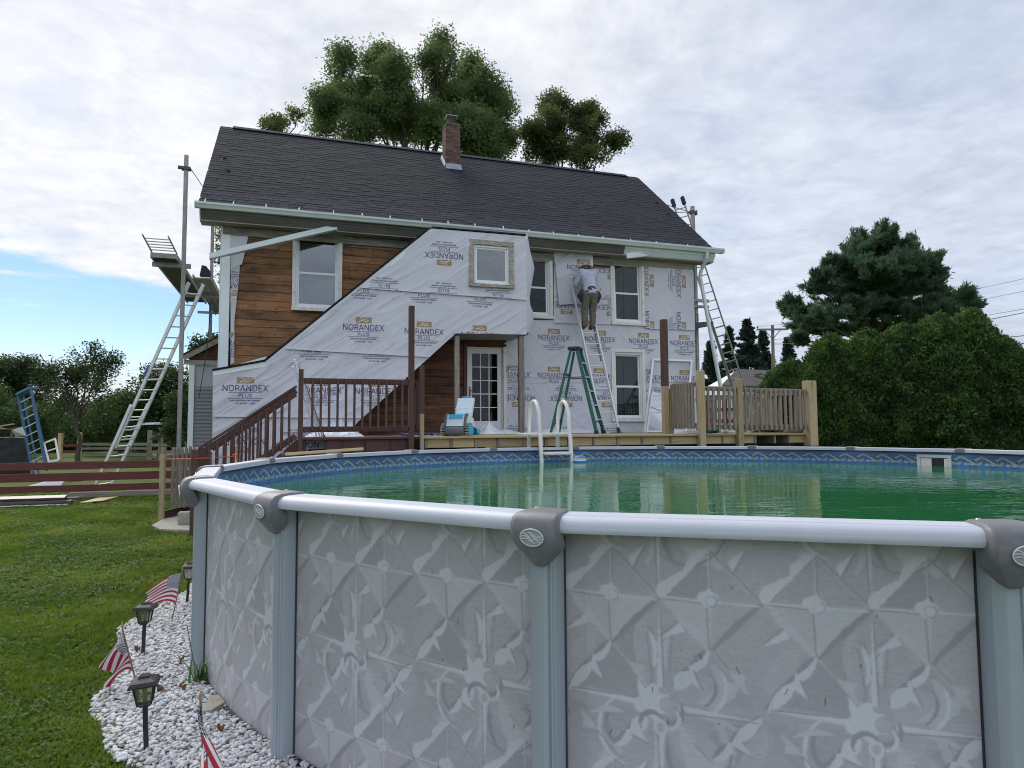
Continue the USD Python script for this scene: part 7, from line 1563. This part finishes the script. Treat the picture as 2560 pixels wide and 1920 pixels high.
# pine
pl_ = [(1262, 300, 60, 70), (1215, 330, 90, 80), (1330, 370, 110, 90), (1085, 350, 80, 70), (1400, 350, 30, 60), (1120, 420, 140, 85), (1300, 440, 160, 90), (1460, 440, 70, 70), (1420, 470, 130, 80), (1555, 470, 60, 50), (930, 470, 55, 35), (1010, 490, 120, 70), (880, 530, 60, 28), (1200, 540, 210, 80), (1490, 560, 130, 55), (1590, 530, 40, 55), (850, 610, 85, 26), (1000, 620, 150, 55), (1350, 630, 230, 70), (1600, 640, 90, 36), (1720, 680, 110, 32), (1790, 650, 26, 36), (690, 720, 60, 38), (760, 770, 100, 36), (880, 800, 120, 45), (1020, 740, 170, 65), (1260, 740, 220, 55), (1520, 720, 150, 40), (780, 860, 100, 34), (1010, 860, 160, 45), (1220, 860, 180, 45), (1450, 810, 170, 45), (1640, 760, 120, 32), (1820, 715, 40, 30), (740, 930, 40, 24)]
def pine():
    rng = np.random.default_rng(61); y = 31.; T = Thing('pine_tree', 'large spreading white pine rising behind the arborvitae row', 'tree', (at_y(S4(1270, 0)[0], 1000, y)[0], y, 0), 0)
    b = np.array([at_y(S4(1270, 0)[0], 1000, y)[0], y, 0.]); tp = at_y(*S4(1262, 235), y); T.part('trunk', tube([b, b * .5 + tp * .5, tp], (.32, .2, .03), 10), 'bark', smooth=True)
    lob = px_lobes(Q(pl_, .404, 1700, 480), y, 1.5, 8, 2.2); pts, dirs = [], []
    for c, r in lob:
        r = np.array(r); z0 = max(1.5, c[2] - .18 * abs(c[0] - b[0]) - .2); st = np.array([b[0], b[1], z0]); T.part('branch', tube(np.vstack([st, st * .5 + c * .5 + (0, 0, -.1), c]), (.07, .045, .015), 5), 'bark')
        m = int(30 * (r[0] * r[2] + .12) ** .6) + 7; out = c - b; out[2] = 0; out /= max(np.linalg.norm(out), .1)
        for _ in range(m):
            d0 = rng.normal(size=3); d0 /= np.linalg.norm(d0); tip = c + d0 * r * rng.uniform(.55, 1.34); a0 = c - out * r[0] * rng.uniform(.3, .8) * (abs(c[0] - b[0]) > .6) + rng.normal(0, .25, 3) * r * .6; n_ = int(16 + 20 * np.linalg.norm(tip - a0)); t = rng.random((n_, 1)) ** .75
            q = a0 + (tip - a0) * t + np.array([0, 0, .22]) * t ** 3 + rng.normal(0, .055, (n_, 3)); pts.append(q); ax = tip - a0; ax /= max(np.linalg.norm(ax), .1); dirs.append(ax * .5 + np.array([0, 0, .8]) + rng.normal(0, .3, (n_, 3)))
    c, d = np.vstack(pts), np.vstack(dirs); d /= np.linalg.norm(d, axis=1, keepdims=True); k = 8
    c, d = np.repeat(c, k, 0) + rng.normal(0, .03, (len(c) * k, 3)), np.repeat(d, k, 0) + rng.normal(0, .45, (len(c) * k, 3)); d /= np.linalg.norm(d, axis=1, keepdims=True); s = np.cross(d, rng.normal(size=d.shape)); s /= np.linalg.norm(s, axis=1, keepdims=True)
    L = rng.uniform(.16, .30, (len(c), 1)); V = np.stack([c, c + d * L * .6 + s * .022, c + d * L, c + d * L * .6 - s * .022], 1).reshape(-1, 3); i = np.arange(len(c))[:, None] * 4; T.part('needles', (V, np.vstack([i + (0, 1, 2), i + (0, 2, 3)])), 'pine_needle')
pine()
def spruce(label, cx, top, hw, y, seed):
    rng = np.random.default_rng(seed); tp = at_y(*S4(cx, top), y); b = np.array([tp[0], y, 0]); h = tp[2]; r = hw * .66 * y / FPX
    T = Thing('spruce_tree', label, 'tree', b, 0, 'spruces beyond the house'); T.part('trunk', tube([b, tp], (.22, .02), 8), 'bark')
    pts, dr = [], []
    for z in h * (1 - rng.random(230) ** 1.25 * .95):
        R = r * (1 - z / h) ** .85 * rng.uniform(.5, 1.2) + .08; a = rng.uniform(0, 6.28); m = int(16 + 50 * R); t = rng.random(m) ** .7; dp = rng.uniform(.1, .5)
        q = np.array([b[0], b[1], 0]) + np.stack([np.cos(a) * R * t, np.sin(a) * R * t, z - dp * R * t + .25 * R * t ** 2 + 0 * t], -1) + rng.normal(0, .04 + .07 * R, (m, 3)) * np.array([1, 1, .6]); pts.append(q); dr.append(np.tile([math.cos(a), math.sin(a), -.1], (m, 1)))
    c, d = np.vstack(pts), np.vstack(dr); k = 3; c, d = np.repeat(c, k, 0), np.repeat(d, k, 0) + rng.normal(0, .6, (len(c) * k, 3)); d /= np.linalg.norm(d, axis=1, keepdims=True); s = np.cross(d, rng.normal(size=d.shape)); s /= np.linalg.norm(s, axis=1, keepdims=True); L = rng.uniform(.14, .30, (len(c), 1)); V = np.stack([c, c + d * L * .5 + s * .05, c + d * L, c + d * L * .5 - s * .05], 1).reshape(-1, 3); i = np.arange(len(c))[:, None] * 4
    T.part('needles', (V, np.vstack([i + (0, 1, 2), i + (0, 2, 3)])), 'spruce_needle')
for lab, cx, tp_, hw, y, sd in (('tallest spruce beyond the house left of the utility pole', 412, 795, 130, 58, 71), ('spruce just left of the utility pole', 512, 865, 90, 60, 72), ('thin spruce half hidden by the right extension ladder', 305, 838, 70, 62, 73), ('broad low spruce between the downspout and the ladder', 190, 930, 90, 56, 74), ('spruce right of the utility pole', 665, 905, 75, 62, 75)): spruce(lab, cx, tp_, hw, y, sd)
# utility pole and wires
uy = 55.; ub = at_y(1934, 1000, uy); ut = at_y(1931, 813, uy); up_ = Thing('utility_pole', 'wooden utility pole with one crossarm beyond the house', 'utility pole', (ub[0], uy, 0), 0)
up_.part('pole', tube([(ub[0], uy, 0), ut], (.17, .12), 10), 'pole_wood', smooth=True); a, b = at_y(1892, 824, uy - .2), at_y(1969, 823, uy - .2); up_.part('crossarm', beam(a, b, .12, .14), 'pole_wood')
for q, e in ((1912, 824), (1951, 823)): up_.part('brace', beam(at_y(q, e + 2, uy - .2), at_y(1932, 848, uy - .2), .03, .06), 'pole_wood')
for q in (1894, 1967): c = at_y(q, 819, uy - .2); up_.part('insulator', lathe([(0, -.05), (.05, -.05), (.07, .05), (.04, .12), (0, .14)], 10, c), 'dark_metal')
def wire(name, label, p, q, sag, r=.012):
    t = np.linspace(0, 1, 26)[:, None]; p, q = np.array(p), np.array(q); pts = p + (q - p) * t; pts[:, 2] -= (sag * 4 * t * (1 - t))[:, 0]
    solo(name, tube(pts, r, 5), 'wire_black', label, 'wire')
wire('power_wire', 'thin upper power wire running from the pole crossarm to the right', at_y(1894, 817, uy), at_y(2720, 660, 30), .3, .010)
wire('power_wire', 'thin second power wire running from the pole crossarm to the right', at_y(1967, 822, uy), at_y(2720, 694, 30), .3, .010)
wire('power_wire', 'thin wire crossing in front of the pine from the pole shaft', at_y(1934, 848, uy), at_y(2720, 742, 30), .4, .012)
wire('power_cable', 'thick dark cable crossing in front of the pine', at_y(1934, 860, uy), at_y(2720, 748, 30), .5, .020)
wire('power_cable', 'thick upper cable at the right edge beside the tallest arborvitae', at_y(2440, 848, 40), at_y(2720, 816, 30), .1, .022)
wire('power_cable', 'thick middle cable at the right edge beside the tallest arborvitae', at_y(2440, 866, 40), at_y(2720, 838, 30), .1, .026)
wire('power_cable', 'thick lowest cable at the right edge beside the tallest arborvitae', at_y(2440, 876, 40), at_y(2720, 852, 30), .1, .022)
# neighbour's garage
gy = 42.; ng = Thing('garage', 'neighbouring low building with white siding gable and dark roof behind the deck railing', 'building', at_y(1830, 1080, gy), 0)
e0, e1 = at_y(1803, 968, gy), at_y(1950, 970, gy); r0 = at_y(1843, 927, gy + 3.5); r1 = at_y(1960, 931, gy + 3.5)
ng.part('wall', cat(bx(e0[0] + .15, e1[0], gy + .3, gy + 6.6, 0, e0[2])), 'white_siding')
ng.part('roof', hull(np.array([e0, e1, (r0[0], gy + 3.5, r0[2]), r1, e0 + (0, 0, .12), e1 + (0, 0, .12), (r0[0], gy + 3.5, r0[2] + .12), r1 + (0, 0, .12)])), 'far_roof')
ng.part('gable', hull(np.array([(e0[0] + .2, gy + .35, e0[2]), (e0[0] + .2, gy + 6.5, e0[2]), (r0[0] - .3, gy + 3.5, r0[2] - .1), (e0[0] + .5, gy + .35, e0[2]), (e0[0] + .5, gy + 6.5, e0[2]), (r0[0], gy + 3.5, r0[2] - .1)])), 'white_siding')
for k in range(9): ng.part('siding_line', bx(e0[0] + .15, e0[0] + 1.8, gy + .27, gy + .297, .3 + k * .26, .32 + k * .26), 'grey_siding')
ng.part('roof_vent', beam(at_y(1888, 942, gy + 1.8) + (0, 0, .1), at_y(1903, 939, gy + 1.8) + (0, 0, .1), .3, .12), 'far_roof')
ry = 24.; rf = Thing('red_fence', 'dark red board fence seen through the picket gate at the right', 'fence', at_y(1800, 1080, ry), 0)
for x in (1770, 1812, 1852): q = at_y(x, 988, ry); rf.part('post', bx(q[0] - .08, q[0] + .08, ry, ry + .12, 0, q[2], .01), 'red_board')
for a, b in ((988, 998), (1020, 1029), (1048, 1058)): rf.part('board', hull(np.array([at_y(x, y, ry - e) for x in (1766, 1858) for y in (a, b) for e in (.002, .03)])), 'red_board')
# far ground on the right: pale road strip
rd = [at_y(2380, 1100, 38), at_y(3300, 1096, 38)]
solo('road', (np.array([(14, 33, .004), (70, 33, .004), (70, 38, .004), (14, 38, .004)]), np.array([(0, 1, 2), (0, 2, 3)])), 'concrete', 'pale strip of road beyond the pool at the right', 'road', kind='structure')
